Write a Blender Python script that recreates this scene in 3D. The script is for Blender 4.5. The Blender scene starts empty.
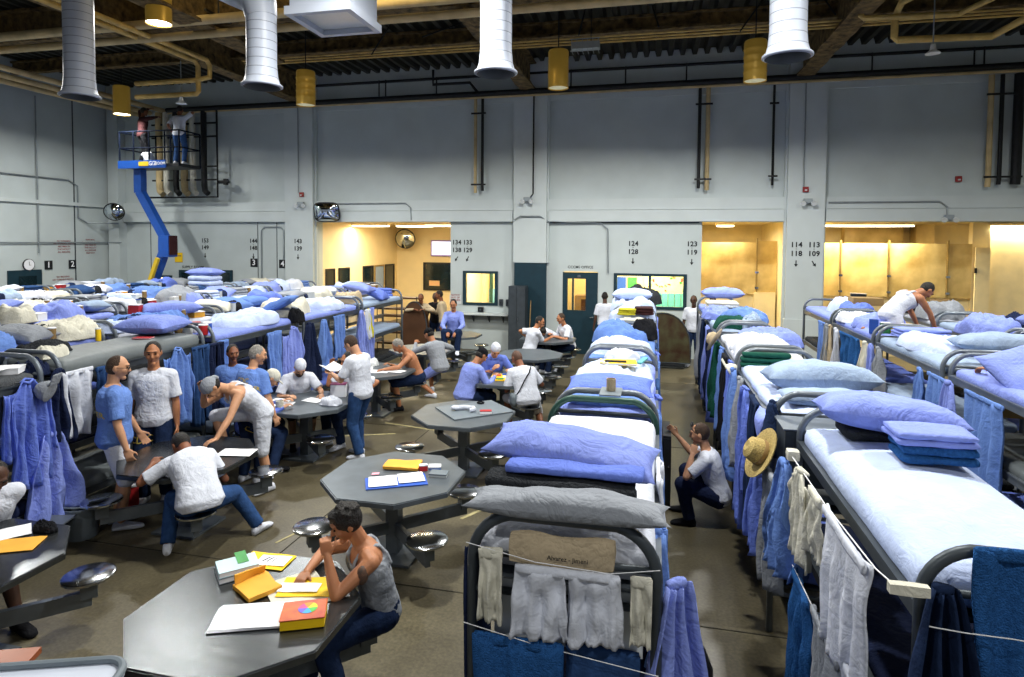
import bpy, bmesh, math, random
from math import sin, cos, pi, radians, sqrt, atan2
from mathutils import Vector, Matrix, noise
from mathutils.bvhtree import BVHTree

S = bpy.context.scene
COL = S.collection

# ------------------------------------------------------------------ camera
F_PX, CY, YAW, PITCH, ROLL, CAM_H = 619.43, 268.16, 0.22642, 0.041980, 0.0068502, 3.0
cam_d = bpy.data.cameras.new('camera')
cam = bpy.data.objects.new('camera', cam_d)
COL.objects.link(cam)
_f = Vector((-sin(YAW) * cos(PITCH), cos(YAW) * cos(PITCH), -sin(PITCH)))
_r = Vector((cos(YAW), sin(YAW), 0))
_u = _r.cross(_f)
_r2 = cos(ROLL) * _r + sin(ROLL) * _u
_u2 = -sin(ROLL) * _r + cos(ROLL) * _u
cam.matrix_world = Matrix(((_r2.x, _u2.x, -_f.x, 0), (_r2.y, _u2.y, -_f.y, 0), (_r2.z, _u2.z, -_f.z, CAM_H), (0, 0, 0, 1)))
cam_d.sensor_width = 36
cam_d.lens = F_PX / 1024 * 36
cam_d.shift_y = -(338.5 - CY) / 1024
cam_d.clip_end = 200
cam_d.clip_start = 0.05
S.camera = cam

# ------------------------------------------------------------------ world, exposure
w = bpy.data.worlds.new('ambient_fill')
S.world = w
w.use_nodes = True
w.node_tree.nodes['Background'].inputs[0].default_value = (0.78, 0.84, 0.95, 1)
w.node_tree.nodes['Background'].inputs[1].default_value = 0.27  # soft ambient fill let in through the open side behind the camera
S.view_settings.view_transform = 'Standard'
S.view_settings.look = 'None'
S.view_settings.gamma = 1
S.view_settings.use_curve_mapping = False
S.view_settings.exposure = 0.0
S.cycles.use_denoising = True
S.cycles.max_bounces = 6
S.cycles.diffuse_bounces = 3
S.cycles.glossy_bounces = 3
S.cycles.transparent_max_bounces = 6
S.cycles.caustics_reflective = False
S.cycles.caustics_refractive = False

LAMP_W = 225
# (x, y, z of the mouth, power factor, warm shell)
LAMPS = [(-8.4, 9.2, 6.72, .9, 1), (-14.0, 14.0, 6.35, .4, 2), (-7.6, 12.5, 6.0, 1.0, 0), (-1.95, 12.5, 6.1, 1.1, 2), (1.78, 12.5, 6.05, 1.1, 0),
         (-2.7, 5.6, 6.6, 1.25, 1), (.5, 5.2, 6.6, .9, 1), (-13.4, 10.0, 6.7, 1.8, 1), (6.6, 9.5, 6.7, 1.5, 1),  # third lamp here is unseen, added to brighten the left wall
         (-2.8, -1.6, 6.6, .5, 1), (3.0, -1.2, 6.6, .7, 1), (-4.6, 8.7, 6.75, .15, 1), (4.2, 5.0, 6.7, .9, 1), (1.2, 9.6, 6.95, .4, 1)]
LAMP_COLOR = (1.0, 0.985, 0.93)


def area_light(name, loc, rot, size, power, color=(1, 1, 1), sy=None, spread=pi, parent=None):
    d = bpy.data.lights.new(name, 'AREA')
    d.energy = power
    d.color = color
    d.spread = spread
    if sy:
        d.shape = 'RECTANGLE'
        d.size = size
        d.size_y = sy
    else:
        d.shape = 'DISK'
        d.size = size
    o = bpy.data.objects.new(name, d)
    o.location = loc
    o.rotation_euler = rot
    COL.objects.link(o)
    if parent:
        o.parent = parent
    return o


for i, (x, y, z, k, sh) in enumerate(LAMPS):
    area_light('high_bay_light', (x, y, z - .02), (0, 0, 0), .38, LAMP_W * k, LAMP_COLOR, spread=radians(165))


# ------------------------------------------------------------------ materials
def hx(s):
    s = s.lstrip('#')
    c = [int(s[i:i + 2], 16) / 255 for i in (0, 2, 4)]
    return tuple(v / 12.92 if v <= .04045 else ((v + .055) / 1.055) ** 2.4 for v in c)


MATS = {}


def mat(name, color, rough=.6, metal=0, var=.12, scale=6, bump=0, bscale=30, emit=None, estr=0, stretch=None, sheen=0, spec=.4, var2=None):
    if name in MATS:
        return MATS[name]
    m = bpy.data.materials.new(name)
    m.use_nodes = True
    nt = m.node_tree
    b = nt.nodes['Principled BSDF']
    c = hx(color) if isinstance(color, str) else color
    b.inputs['Roughness'].default_value = rough
    b.inputs['Metallic'].default_value = metal
    b.inputs['Specular IOR Level'].default_value = spec
    tc = nt.nodes.new('ShaderNodeTexCoord')
    vec = tc.outputs['Object']
    if stretch:
        mp = nt.nodes.new('ShaderNodeMapping')
        mp.inputs['Scale'].default_value = stretch
        nt.links.new(vec, mp.inputs[0])
        vec = mp.outputs[0]
    n = nt.nodes.new('ShaderNodeTexNoise')
    n.inputs['Scale'].default_value = scale
    n.inputs['Detail'].default_value = 5
    nt.links.new(vec, n.inputs['Vector'])
    r = nt.nodes.new('ShaderNodeValToRGB')
    lo = tuple(max(0, v * (1 - var)) for v in c) if var2 is None else hx(var2)
    hi = tuple(min(1, v * (1 + var)) for v in c)
    r.color_ramp.elements[0].position = .3
    r.color_ramp.elements[1].position = .7
    r.color_ramp.elements[0].color = (*lo, 1)
    r.color_ramp.elements[1].color = (*hi, 1)
    nt.links.new(n.outputs['Fac'], r.inputs[0])
    nt.links.new(r.outputs[0], b.inputs['Base Color'])
    if bump:
        n2 = nt.nodes.new('ShaderNodeTexNoise')
        n2.inputs['Scale'].default_value = bscale
        n2.inputs['Detail'].default_value = 4
        nt.links.new(vec, n2.inputs['Vector'])
        bp = nt.nodes.new('ShaderNodeBump')
        bp.inputs['Strength'].default_value = bump
        bp.inputs['Distance'].default_value = .02
        nt.links.new(n2.outputs['Fac'], bp.inputs['Height'])
        nt.links.new(bp.outputs[0], b.inputs['Normal'])
    if emit:
        b.inputs['Emission Color'].default_value = (*hx(emit), 1)
        b.inputs['Emission Strength'].default_value = estr
    if sheen:
        b.inputs['Sheen Weight'].default_value = sheen
    MATS[name] = m
    return m


def cloth(name, color, b=.35, s=14):
    """woven cloth: soft creases (distorted noise) plus a finer crumple"""
    m = mat(name, color, rough=.88, var=.07, scale=9, spec=.12)
    nt = m.node_tree; L = nt.links.new
    bs = nt.nodes['Principled BSDF']
    tc = nt.nodes.new('ShaderNodeTexCoord')
    n1 = nt.nodes.new('ShaderNodeTexNoise'); n1.inputs['Scale'].default_value = s * .45; n1.inputs['Detail'].default_value = 3; n1.inputs['Distortion'].default_value = 1.6
    n2 = nt.nodes.new('ShaderNodeTexNoise'); n2.inputs['Scale'].default_value = s * 1.9; n2.inputs['Detail'].default_value = 5; n2.inputs['Distortion'].default_value = .8
    L(tc.outputs['Object'], n1.inputs['Vector']); L(tc.outputs['Object'], n2.inputs['Vector'])
    # ridged: |n - .5|
    sb = nt.nodes.new('ShaderNodeMath'); sb.operation = 'SUBTRACT'; sb.inputs[1].default_value = .5; L(n1.outputs['Fac'], sb.inputs[0])
    ab = nt.nodes.new('ShaderNodeMath'); ab.operation = 'ABSOLUTE'; L(sb.outputs[0], ab.inputs[0])
    ad = nt.nodes.new('ShaderNodeMath'); ad.operation = 'MULTIPLY_ADD'; ad.inputs[1].default_value = .28; L(n2.outputs['Fac'], ad.inputs[0]); L(ab.outputs[0], ad.inputs[2])
    bp = nt.nodes.new('ShaderNodeBump'); bp.inputs['Strength'].default_value = min(1, b * 1.1); bp.inputs['Distance'].default_value = .075
    L(ad.outputs[0], bp.inputs['Height']); L(bp.outputs[0], bs.inputs['Normal'])
    return m


M = {}
M['peri'] = cloth('periwinkle_cotton', '#8393db')
M['peri2'] = cloth('deep_periwinkle_cotton', '#6479cb')
M['pale'] = cloth('pale_blue_sheet', '#b9c8ea', .25)
M['white'] = cloth('white_cotton', '#ccd1dd', .3)
M['offwhite'] = cloth('off_white_cotton', '#cdcbbd', .3)
M['greyblue'] = cloth('grey_blue_ticking', '#93a5bf', .3)
M['grey'] = cloth('grey_cotton', '#8b9098', .35)
M['greywool'] = cloth('grey_wool_blanket', '#55585c', .6, 40)
M['darkwool'] = cloth('charcoal_wool', '#2c2f33', .6, 40)
M['sky'] = cloth('sky_blue_chambray', '#6484c6')
M['denim'] = mat('dark_denim', '#1d2b48', rough=.9, var=.25, scale=16, bump=.3, bscale=60, spec=.1)
M['denim2'] = mat('mid_denim', '#2a4570', rough=.9, var=.2, scale=16, bump=.3, bscale=60, spec=.1)
M['navy'] = cloth('navy_cotton', '#1b2440')
M['black'] = cloth('black_cotton', '#17181c')
M['towel'] = mat('blue_terry_towel', '#2f609e', rough=.95, var=.25, scale=60, bump=.9, bscale=160, spec=.05)
M['green'] = cloth('dark_green_cloth', '#16483c')
M['tan'] = cloth('tan_cloth', '#b5a58a')
M['maroon'] = cloth('maroon_cotton', '#3b2224')
M['yellowc'] = cloth('yellow_cloth', '#c9c23a')
M['vinyl'] = mat('grey_mattress_vinyl', '#666d70', rough=.5, var=.1, scale=4, bump=.3, bscale=8)
M['straw'] = mat('straw', '#b09a5e', rough=.8, var=.3, scale=90, bump=.6, bscale=120)
M['frame'] = mat('grey_enamelled_steel', '#69717a', rough=.35, metal=.35, var=.12, scale=10)
M['framedark'] = mat('dark_grey_steel', '#454c52', rough=.4, metal=.4, var=.15, scale=8)
M['framegreen'] = mat('green_enamelled_steel', '#27483f', rough=.4, metal=.2, var=.15, scale=8)
M['steel'] = mat('brushed_stainless_steel', '#5c6063', rough=.24, metal=.9, var=.13, scale=3, bump=.05, bscale=90, stretch=(1, 8, 1))
M['tablegrey'] = mat('grey_table_paint', '#626a71', rough=.38, metal=.45, var=.12, scale=6)
M['chrome'] = mat('polished_steel', '#c0c4c8', rough=.16, metal=1, var=.06, scale=3)
M['paper'] = mat('white_paper', '#e9ebf0', rough=.7, var=.04)
M['manila'] = mat('manila_envelope', '#e3a63a', rough=.7, var=.08)
M['yellow'] = mat('yellow_card', '#f2c713', rough=.6, var=.05)
M['red'] = mat('red_print', '#b5262a', rough=.5, var=.15)
M['bluepr'] = mat('blue_card', '#2c56b4', rough=.5, var=.1)
M['greenpr'] = mat('green_card', '#3f8f4a', rough=.5, var=.2)
M['teal'] = mat('teal_paint', '#5aa9ab', rough=.5, var=.1)
M['card'] = mat('brown_cardboard', '#8f7448', rough=.8, var=.15)
M['bucket'] = mat('grey_plastic', '#6a747c', rough=.45, var=.08)
M['clear'] = mat('milky_plastic', '#cdd2d4', rough=.3, var=.05)
M['skinA'] = mat('tan_skin', '#a8714f', rough=.5, var=.1, scale=12, bump=.08, bscale=60)
M['skinB'] = mat('light_skin', '#c08f6e', rough=.5, var=.1, scale=12, bump=.08, bscale=60)
M['skinC'] = mat('dark_skin', '#4b3226', rough=.5, var=.12, scale=12)
M['skinD'] = mat('brown_skin', '#7e4e35', rough=.5, var=.12, scale=12)
M['hairblack'] = mat('black_hair', '#15110f', rough=.6, var=.3, scale=40, bump=.8, bscale=90)
M['hairbrown'] = mat('brown_hair', '#3b2a1e', rough=.7, var=.3, scale=40, bump=.8, bscale=90)
M['hairgrey'] = mat('grey_hair', '#88857f', rough=.7, var=.3, scale=40, bump=.8, bscale=90)
M['stubble'] = mat('shaved_hair', '#54392b', rough=.6, var=.2, scale=60)
M['eye'] = mat('dark_eye', '#1c1512', rough=.2, var=.05)
M['lip'] = mat('lip', '#744234', rough=.5, var=.05)
M['ink'] = mat('tattoo_ink', '#2c2622', rough=.6, var=.6, scale=50, var2='#6a4a38')
M['rubber'] = mat('black_rubber', '#121314', rough=.5, var=.1)
M['blackp'] = mat('black_paint', '#15181c', rough=.45, var=.15)
M['doorblue'] = mat('dark_blue_paint', '#13303c', rough=.45, var=.12)
M['wallp'] = mat('painted_precast_wall', '#b9c3c4', rough=.62, var=.06, scale=1.3, bump=.06, bscale=40)
M['trimp'] = mat('painted_beam', '#bfc8c9', rough=.55, var=.05, scale=1.5, bump=.05, bscale=30)
M['conduit'] = mat('painted_conduit', '#8e979c', rough=.4, metal=.4, var=.1)
M['pipeblack'] = mat('black_iron_pipe', '#1b1d1f', rough=.5, metal=.3, var=.3, scale=12)
M['pipebeige'] = mat('beige_lagged_pipe', '#bda87c', rough=.6, var=.22, scale=3)
M['pipeyellow'] = mat('yellowed_pipe', '#bfa15c', rough=.5, var=.25, scale=5)
M['deck'] = mat('dark_steel_deck', '#36362f', rough=.7, metal=.2, var=.3, scale=2)
M['fire'] = mat('sprayed_fireproofing', '#6b5836', rough=.95, var=.5, scale=7, bump=1, bscale=25, var2='#33291a')
M['duct'] = mat('white_enamelled_duct', '#b4bccb', rough=.45, var=.04, scale=4)
M['ductdark'] = mat('duct_inside', '#4a4f52', rough=.6, metal=.4, var=.1)
M['lampshell'] = mat('amber_lamp_shell', '#b3903c', rough=.35, metal=.3, var=.12, scale=2, emit='#b3903c', estr=.12)
M['lamplit'] = mat('lit_lamp_lens', '#ffffff', rough=.4, emit='#fffbe8', estr=9)
M['lampdim'] = mat('dim_lamp_lens', '#c7c4a0', rough=.4, emit='#cfc8a0', estr=.35)
M['tube'] = mat('lit_fluorescent_tube', '#ffffff', rough=.4, emit='#fff6cf', estr=7)
M['cream'] = mat('cream_wall', '#f0dcae', rough=.6, var=.05, scale=2)
M['yellowwall'] = mat('yellow_tiled_wall', '#efdcaa', rough=.45, var=.08, scale=3)
M['ochre'] = mat('ochre_sheet_panel', '#dcc384', rough=.35, metal=.05, var=.2, scale=1.6, var2='#b08f4c')
M['brass'] = mat('weathered_brass', '#a98d52', rough=.4, metal=.5, var=.2)
M['liftblue'] = mat('blue_lift_paint', '#1c4ea3', rough=.35, var=.1)
M['liftyel'] = mat('yellow_lift_paint', '#d8b62c', rough=.4, var=.1)
def seam_material():
    m = mat('seamed_duct', '#b4bccb', rough=.45, var=.04, scale=4)
    nt = m.node_tree; L = nt.links.new
    tc = nt.nodes.new('ShaderNodeTexCoord'); sp = nt.nodes.new('ShaderNodeSeparateXYZ'); L(tc.outputs['Object'], sp.inputs[0])
    mu = nt.nodes.new('ShaderNodeMath'); mu.operation = 'MULTIPLY'; mu.inputs[1].default_value = 9.0; L(sp.outputs[2], mu.inputs[0])
    fr = nt.nodes.new('ShaderNodeMath'); fr.operation = 'FRACT'; L(mu.outputs[0], fr.inputs[0])
    lt = nt.nodes.new('ShaderNodeMath'); lt.operation = 'LESS_THAN'; lt.inputs[1].default_value = .09; L(fr.outputs[0], lt.inputs[0])
    bs = nt.nodes['Principled BSDF']; src = bs.inputs['Base Color'].links[0].from_socket
    mx = nt.nodes.new('ShaderNodeMix'); mx.data_type = 'RGBA'; L(lt.outputs[0], mx.inputs[0]); L(src, mx.inputs[6]); mx.inputs[7].default_value = (.22, .24, .3, 1)
    L(mx.outputs[2], bs.inputs['Base Color'])
    return m


M['ductseam'] = seam_material()
M['rail'] = mat('dark_blue_rail', '#0c1322', rough=.8, spec=.05)
M['mirror'] = mat('convex_mirror', '#ccd4da', rough=.04, metal=1, var=.02)
M['brownpanel'] = mat('brown_laminate', '#4d3423', rough=.45, var=.25, scale=2)
M['greenpanel'] = mat('mottled_green_laminate', '#3a3a28', rough=.4, var=.5, scale=4, var2='#31190f')
M['redp'] = mat('red_paint', '#8c1f1f', rough=.4, var=.1)
M['darkglass'] = mat('dark_window', '#14242a', rough=.12, var=.3, scale=2, spec=.6)
M['rope'] = mat('white_cord', '#e9ebee', rough=.7, var=.05)
M['orangewood'] = mat('orange_varnished_wood', '#8d4a26', rough=.35, var=.2, scale=5)
M['screen'] = mat('lit_screen', '#ffffff', rough=.3, emit='#dfe8ff', estr=1.4)


def floor_material():
    m = bpy.data.materials.new('stained_concrete')
    m.use_nodes = True
    nt = m.node_tree
    L = nt.links.new
    b = nt.nodes['Principled BSDF']
    tc = nt.nodes.new('ShaderNodeTexCoord')
    n1 = nt.nodes.new('ShaderNodeTexNoise'); n1.inputs['Scale'].default_value = .55; n1.inputs['Detail'].default_value = 8; n1.inputs['Roughness'].default_value = .65
    n2 = nt.nodes.new('ShaderNodeTexNoise'); n2.inputs['Scale'].default_value = 38; n2.inputs['Detail'].default_value = 3
    L(tc.outputs['Object'], n1.inputs[0]); L(tc.outputs['Object'], n2.inputs[0])
    r1 = nt.nodes.new('ShaderNodeValToRGB')
    for e, p, c in zip(r1.color_ramp.elements, (.35, .68), ('#433d2e', '#6c654f')):
        e.position = p; e.color = (*hx(c), 1)
    r2 = nt.nodes.new('ShaderNodeValToRGB')
    for e, p, c in zip(r2.color_ramp.elements, (.35, .7), ((.72,) * 3, (1.15,) * 3)):
        e.position = p; e.color = (*c, 1)
    L(n1.outputs['Fac'], r1.inputs[0]); L(n2.outputs['Fac'], r2.inputs[0])
    mx = nt.nodes.new('ShaderNodeMix'); mx.data_type = 'RGBA'; mx.blend_type = 'MULTIPLY'; mx.inputs[0].default_value = 1
    L(r1.outputs[0], mx.inputs[6]); L(r2.outputs[0], mx.inputs[7])
    # old painted court line fragments, a pale worn colour
    L(mx.outputs[2], b.inputs['Base Color'])
    rr = nt.nodes.new('ShaderNodeMapRange'); rr.inputs[3].default_value = .22; rr.inputs[4].default_value = .5
    L(n1.outputs['Fac'], rr.inputs[0]); L(rr.outputs[0], b.inputs['Roughness'])
    bp = nt.nodes.new('ShaderNodeBump'); bp.inputs['Strength'].default_value = .08; bp.inputs['Distance'].default_value = .01
    L(n2.outputs['Fac'], bp.inputs['Height']); L(bp.outputs[0], b.inputs['Normal'])
    return m


M['floor'] = floor_material()
M['joint'] = mat('floor_joint_filler', '#2b281f', rough=.8)
M['floorline'] = mat('worn_floor_paint', '#9a9168', rough=.6, var=.3, scale=20)


def glass_material():
    m = bpy.data.materials.new('window_glass')
    m.use_nodes = True
    nt = m.node_tree
    nt.nodes.remove(nt.nodes['Principled BSDF'])
    out = nt.nodes['Material Output']
    t = nt.nodes.new('ShaderNodeBsdfTransparent')
    g = nt.nodes.new('ShaderNodeBsdfGlossy')
    g.inputs['Roughness'].default_value = .03
    mx = nt.nodes.new('ShaderNodeMixShader')
    fr = nt.nodes.new('ShaderNodeFresnel')
    fr.inputs[0].default_value = 1.35
    nt.links.new(fr.outputs[0], mx.inputs[0])
    nt.links.new(t.outputs[0], mx.inputs[1])
    nt.links.new(g.outputs[0], mx.inputs[2])
    nt.links.new(mx.outputs[0], out.inputs[0])
    return m


M['glass'] = glass_material()


# ------------------------------------------------------------------ mesh builder
class MB:
    def __init__(self):
        self.v = []
        self.f = []
        self.mi = []
        self.cur = 0

    def add(self, vs, fs):
        n = len(self.v)
        self.v += [tuple(p) for p in vs]
        self.f += [tuple(i + n for i in f) for f in fs]
        self.mi += [self.cur] * len(fs)
        return self

    def box(self, c, s, rot=None):
        hx_, hy_, hz_ = s[0] / 2, s[1] / 2, s[2] / 2
        vs = [Vector((sx * hx_, sy * hy_, sz * hz_)) for sx in (-1, 1) for sy in (-1, 1) for sz in (-1, 1)]
        if rot is not None:
            vs = [rot @ p for p in vs]
        vs = [p + Vector(c) for p in vs]
        return self.add(vs, [(0, 1, 3, 2), (4, 6, 7, 5), (0, 4, 5, 1), (2, 3, 7, 6), (0, 2, 6, 4), (1, 5, 7, 3)])

    def b2(self, x0, x1, y0, y1, z0, z1):
        return self.box(((x0 + x1) / 2, (y0 + y1) / 2, (z0 + z1) / 2), (abs(x1 - x0), abs(y1 - y0), abs(z1 - z0)))

    def loft(self, rings, caps=True, closed=False):
        n = len(rings[0])
        vs = [p for r in rings for p in r]
        fs = []
        R = len(rings)
        for i in range(R if closed else R - 1):
            for j in range(n):
                a = i * n + j; b = i * n + (j + 1) % n
                c = ((i + 1) % R) * n + (j + 1) % n; d = ((i + 1) % R) * n + j
                fs.append((a, b, c, d))
        if caps and not closed:
            fs.append(tuple(range(n))[::-1])
            fs.append(tuple((R - 1) * n + j for j in range(n)))
        return self.add(vs, fs)

    def tube(self, pts, r, n=8, closed=False, lat=None, caps=True):
        pts = [Vector(p) for p in pts]
        rings = []
        N = len(pts)
        prev = None
        for i, p in enumerate(pts):
            if closed:
                t = (pts[(i + 1) % N] - pts[i - 1])
            else:
                t = pts[min(i + 1, N - 1)] - pts[max(i - 1, 0)]
            t.normalize()
            if prev is None:
                a = Vector(lat) if lat is not None else (Vector((0, 0, 1)) if abs(t.z) < .9 else Vector((1, 0, 0)))
            else:
                a = prev
            a = (a - t * a.dot(t)).normalized()
            b = t.cross(a)
            prev = a
            ri = r[i] if isinstance(r, (list, tuple)) else r
            ra, rb = ri if isinstance(ri, tuple) else (ri, ri)
            rings.append([p + a * (ra * cos(2 * pi * k / n)) + b * (rb * sin(2 * pi * k / n)) for k in range(n)])
        return self.loft(rings, caps=caps, closed=closed)

    def lathe(self, prof, c=(0, 0, 0), n=20, rot=None):
        rings = []
        for rr, z in prof:
            ring = [Vector((max(rr, .0004) * cos(2 * pi * k / n), max(rr, .0004) * sin(2 * pi * k / n), z)) for k in range(n)]
            if rot is not None:
                ring = [rot @ p for p in ring]
            rings.append([p + Vector(c) for p in ring])
        return self.loft(rings)

    def ell(self, c, r, ax=None, nu=14, nv=10):
        """ellipsoid; ax = 3 axes"""
        X, Y, Z = ax if ax else (Vector((1, 0, 0)), Vector((0, 1, 0)), Vector((0, 0, 1)))
        c = Vector(c)
        rings = []
        for i in range(nv + 1):
            th = pi * (.02 + .96 * i / nv)
            rings.append([c + X * (r[0] * sin(th) * cos(2 * pi * k / nu)) + Y * (r[1] * sin(th) * sin(2 * pi * k / nu)) - Z * (r[2] * cos(th)) for k in range(nu)])
        return self.loft(rings)

    def capsule(self, a, b, ra, rb, n=12):
        a = Vector(a); b = Vector(b)
        t = (b - a)
        L = t.length
        t = t / L if L > 1e-6 else Vector((0, 0, 1))
        pts = []; rs = []
        for k in range(4):
            th = pi / 2 * (1 - (k + .15) / 4)
            pts.append(a - t * ra * sin(th)); rs.append(ra * cos(th))
        pts.append(a); rs.append(ra); pts.append(b); rs.append(rb)
        for k in range(4):
            th = pi / 2 * ((k + 1 - .15) / 4)
            pts.append(b + t * rb * sin(th)); rs.append(rb * cos(th))
        # straight chain
        x = Vector((0, 0, 1)) if abs(t.z) < .9 else Vector((1, 0, 0))
        x = (x - t * x.dot(t)).normalized()
        y = t.cross(x)
        return self.loft([[p + x * (r * cos(2 * pi * k / n)) + y * (r * sin(2 * pi * k / n)) for k in range(n)] for p, r in zip(pts, rs)])

    def prism(self, poly, z0, z1):
        n = len(poly)
        vs = [(x, y, z0) for x, y in poly] + [(x, y, z1) for x, y in poly]
        return self.add(vs, [tuple(range(n))[::-1], tuple(range(n, 2 * n))] + [(i, (i + 1) % n, n + (i + 1) % n, n + i) for i in range(n)])

    def rbox(self, c, s, r, seg=(8, 8, 3), disp=None, rot=None):
        """rounded box; disp(p, n) -> Vector offset"""
        h = [v / 2 for v in s]
        idx = {}
        vs = []; fs = []

        def vert(i, j, k):
            key = (i, j, k)
            if key in idx:
                return idx[key]
            p = Vector((-h[0] + s[0] * i / seg[0], -h[1] + s[1] * j / seg[1], -h[2] + s[2] * k / seg[2]))
            q = Vector([max(-h[a] + r, min(h[a] - r, p[a])) for a in range(3)])
            d = p - q
            if d.length > 1e-9:
                nn = d.normalized()
                p = q + nn * r
            else:
                nn = Vector((0, 0, 1))
            if disp:
                p = p + disp(p, nn)
            if rot is not None:
                p = rot @ p
            idx[key] = len(vs)
            vs.append(p + Vector(c))
            return idx[key]
        a, b, cc = seg
        for i in range(a):
            for j in range(b):
                fs.append((vert(i, j, cc), vert(i + 1, j, cc), vert(i + 1, j + 1, cc), vert(i, j + 1, cc)))
                fs.append((vert(i, j, 0), vert(i, j + 1, 0), vert(i + 1, j + 1, 0), vert(i + 1, j, 0)))
        for i in range(a):
            for k in range(cc):
                fs.append((vert(i, 0, k), vert(i + 1, 0, k), vert(i + 1, 0, k + 1), vert(i, 0, k + 1)))
                fs.append((vert(i, b, k), vert(i, b, k + 1), vert(i + 1, b, k + 1), vert(i + 1, b, k)))
        for j in range(b):
            for k in range(cc):
                fs.append((vert(0, j, k), vert(0, j, k + 1), vert(0, j + 1, k + 1), vert(0, j + 1, k)))
                fs.append((vert(a, j, k), vert(a, j + 1, k), vert(a, j + 1, k + 1), vert(a, j, k + 1)))
        return self.add(vs, fs)

    def mesh(self, name, mats, smooth=True, angle=None):
        me = bpy.data.meshes.new(name)
        me.from_pydata(self.v, [], self.f)
        if not isinstance(mats, (list, tuple)):
            mats = [mats]
        for m in mats:
            me.materials.append(m)
        me.polygons.foreach_set('material_index', self.mi)
        if smooth:
            me.polygons.foreach_set('use_smooth', [True] * len(me.polygons))
            me.update()
            if angle:
                bm = bmesh.new(); bm.from_mesh(me)
                bm.normal_update()
                for e in bm.edges:
                    if len(e.link_faces) == 2 and e.calc_face_angle(0) > radians(angle):
                        e.smooth = False
                bm.to_mesh(me); bm.free()
        me.validate()
        return me

    def build(self, name, mats, parent=None, loc=(0, 0, 0), rz=0, smooth=True, angle=35, rot=None):
        o = bpy.data.objects.new(name, self.mesh(name, mats, smooth, angle))
        COL.objects.link(o)
        o.location = loc
        o.rotation_euler = rot if rot else (0, 0, rz)
        if parent:
            o.parent = parent
        return o


LABELS = {}


def tag(o, label, cat, group=None):
    if label in LABELS and not group:
        print('DUPLICATE LABEL', label)
    LABELS[label] = 1
    o['label'] = label
    o['category'] = cat
    if group:
        o['group'] = group
    return o


def empty(name, loc=(0, 0, 0), rz=0, label=None, cat=None, group=None):
    o = bpy.data.objects.new(name, None)
    o.empty_display_size = .1
    COL.objects.link(o)
    o.location = loc
    o.rotation_euler = (0, 0, rz)
    if label:
        tag(o, label, cat, group)
    return o


def struct(o):
    o['kind'] = 'structure'
    return o


def inst(me, name, loc, rz=0, rot=None, parent=None, scale=None):
    o = bpy.data.objects.new(name, me)
    COL.objects.link(o)
    o.location = loc
    o.rotation_euler = rot if rot else (0, 0, rz)
    if scale:
        o.scale = scale
    if parent:
        o.parent = parent
    return o


def nz(p, s=1.0, seed=0.0):
    return noise.noise(Vector((p[0] * s + seed * 7.13, p[1] * s - seed * 3.7, p[2] * s + seed)))


def text_mesh(body, size, m, extrude=.002, align='CENTER', spacing=1.0, line=1.0, bold=0.012):
    cu = bpy.data.curves.new('lettering', 'FONT')
    cu.body = body
    cu.size = size
    cu.extrude = extrude
    cu.align_x = align
    cu.align_y = 'CENTER'
    cu.space_character = spacing
    cu.space_line = line
    cu.resolution_u = 2
    cu.offset = size * bold
    o = bpy.data.objects.new('tmp', cu)
    COL.objects.link(o)
    dg = bpy.context.evaluated_depsgraph_get()
    me = bpy.data.meshes.new_from_object(o.evaluated_get(dg))
    bpy.data.objects.remove(o)
    me.materials.clear()
    me.materials.append(m)
    return me


WY = 16.6   # far wall
exec_order = []

# ------------------------------------------------------------------ the room
mb = MB()
mb.add([(-17.3, -4, 0), (13, -4, 0), (13, 23, 0), (-17.3, 23, 0), (-17.3, -4, -.1), (13, -4, -.1), (13, 23, -.1), (-17.3, 23, -.1)],
       [(0, 1, 2, 3), (4, 7, 6, 5), (0, 4, 5, 1), (1, 5, 6, 2), (2, 6, 7, 3), (3, 7, 4, 0)])
struct(mb.build('floor', M['floor'], smooth=False))
mb = MB()
for y in (4.95, 9.3, 13.6):
    mb.b2(-17, 12.5, y - .006, y + .006, 0, .003)
for x in (-3.46, 2.3, -9.2):
    mb.b2(x - .006, x + .006, -4, WY, 0, .003)
struct(mb.build('trim_1', M['joint'], smooth=False))
mb = MB()
for (x0, y0, x1, y1, wd) in ((-3.05, 7.95, -3.6, 7.05, .022), (-3.62, 5.35, -3.38, 6.1, .014), (-4.6, 8.6, -3.9, 8.9, .022), (-2.0, 6.3, -1.6, 7.0, .022), (-3.25, 9.2, -4.3, 9.4, .022)):
    d = Vector((x1 - x0, y1 - y0, 0)).normalized(); q = Vector((-d.y, d.x, 0)) * wd
    a = Vector((x0, y0, .002)); b = Vector((x1, y1, .002))
    mb.add([a + q, a - q, b - q, b + q, a + q + Vector((0, 0, .002)), a - q + Vector((0, 0, .002)), b - q + Vector((0, 0, .002)), b + q + Vector((0, 0, .002))],
           [(0, 1, 2, 3), (4, 7, 6, 5), (0, 4, 5, 1), (1, 5, 6, 2), (2, 6, 7, 3), (3, 7, 4, 0)])
struct(mb.build('trim_2', M['floorline'], smooth=False))

# ceiling: ribbed steel deck, ribs running away from the camera
mb = MB()
prof = []
x = -17.3
while x < 13:
    prof += [(x, 7.95), (x + .12, 7.95), (x + .16, 7.8), (x + .26, 7.8)]
    x += .30
n = len(prof)
mb.add([(px, -4, pz) for px, pz in prof] + [(px, WY + .2, pz) for px, pz in prof], [(i, i + 1, n + i + 1, n + i) for i in range(n - 1)])
mb.b2(-17.3, 13, -4, WY + .2, 7.97, 8.1)
struct(mb.build('ceiling', M['deck'], smooth=False))

# beams (fireproofed)
mb = MB()


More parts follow.
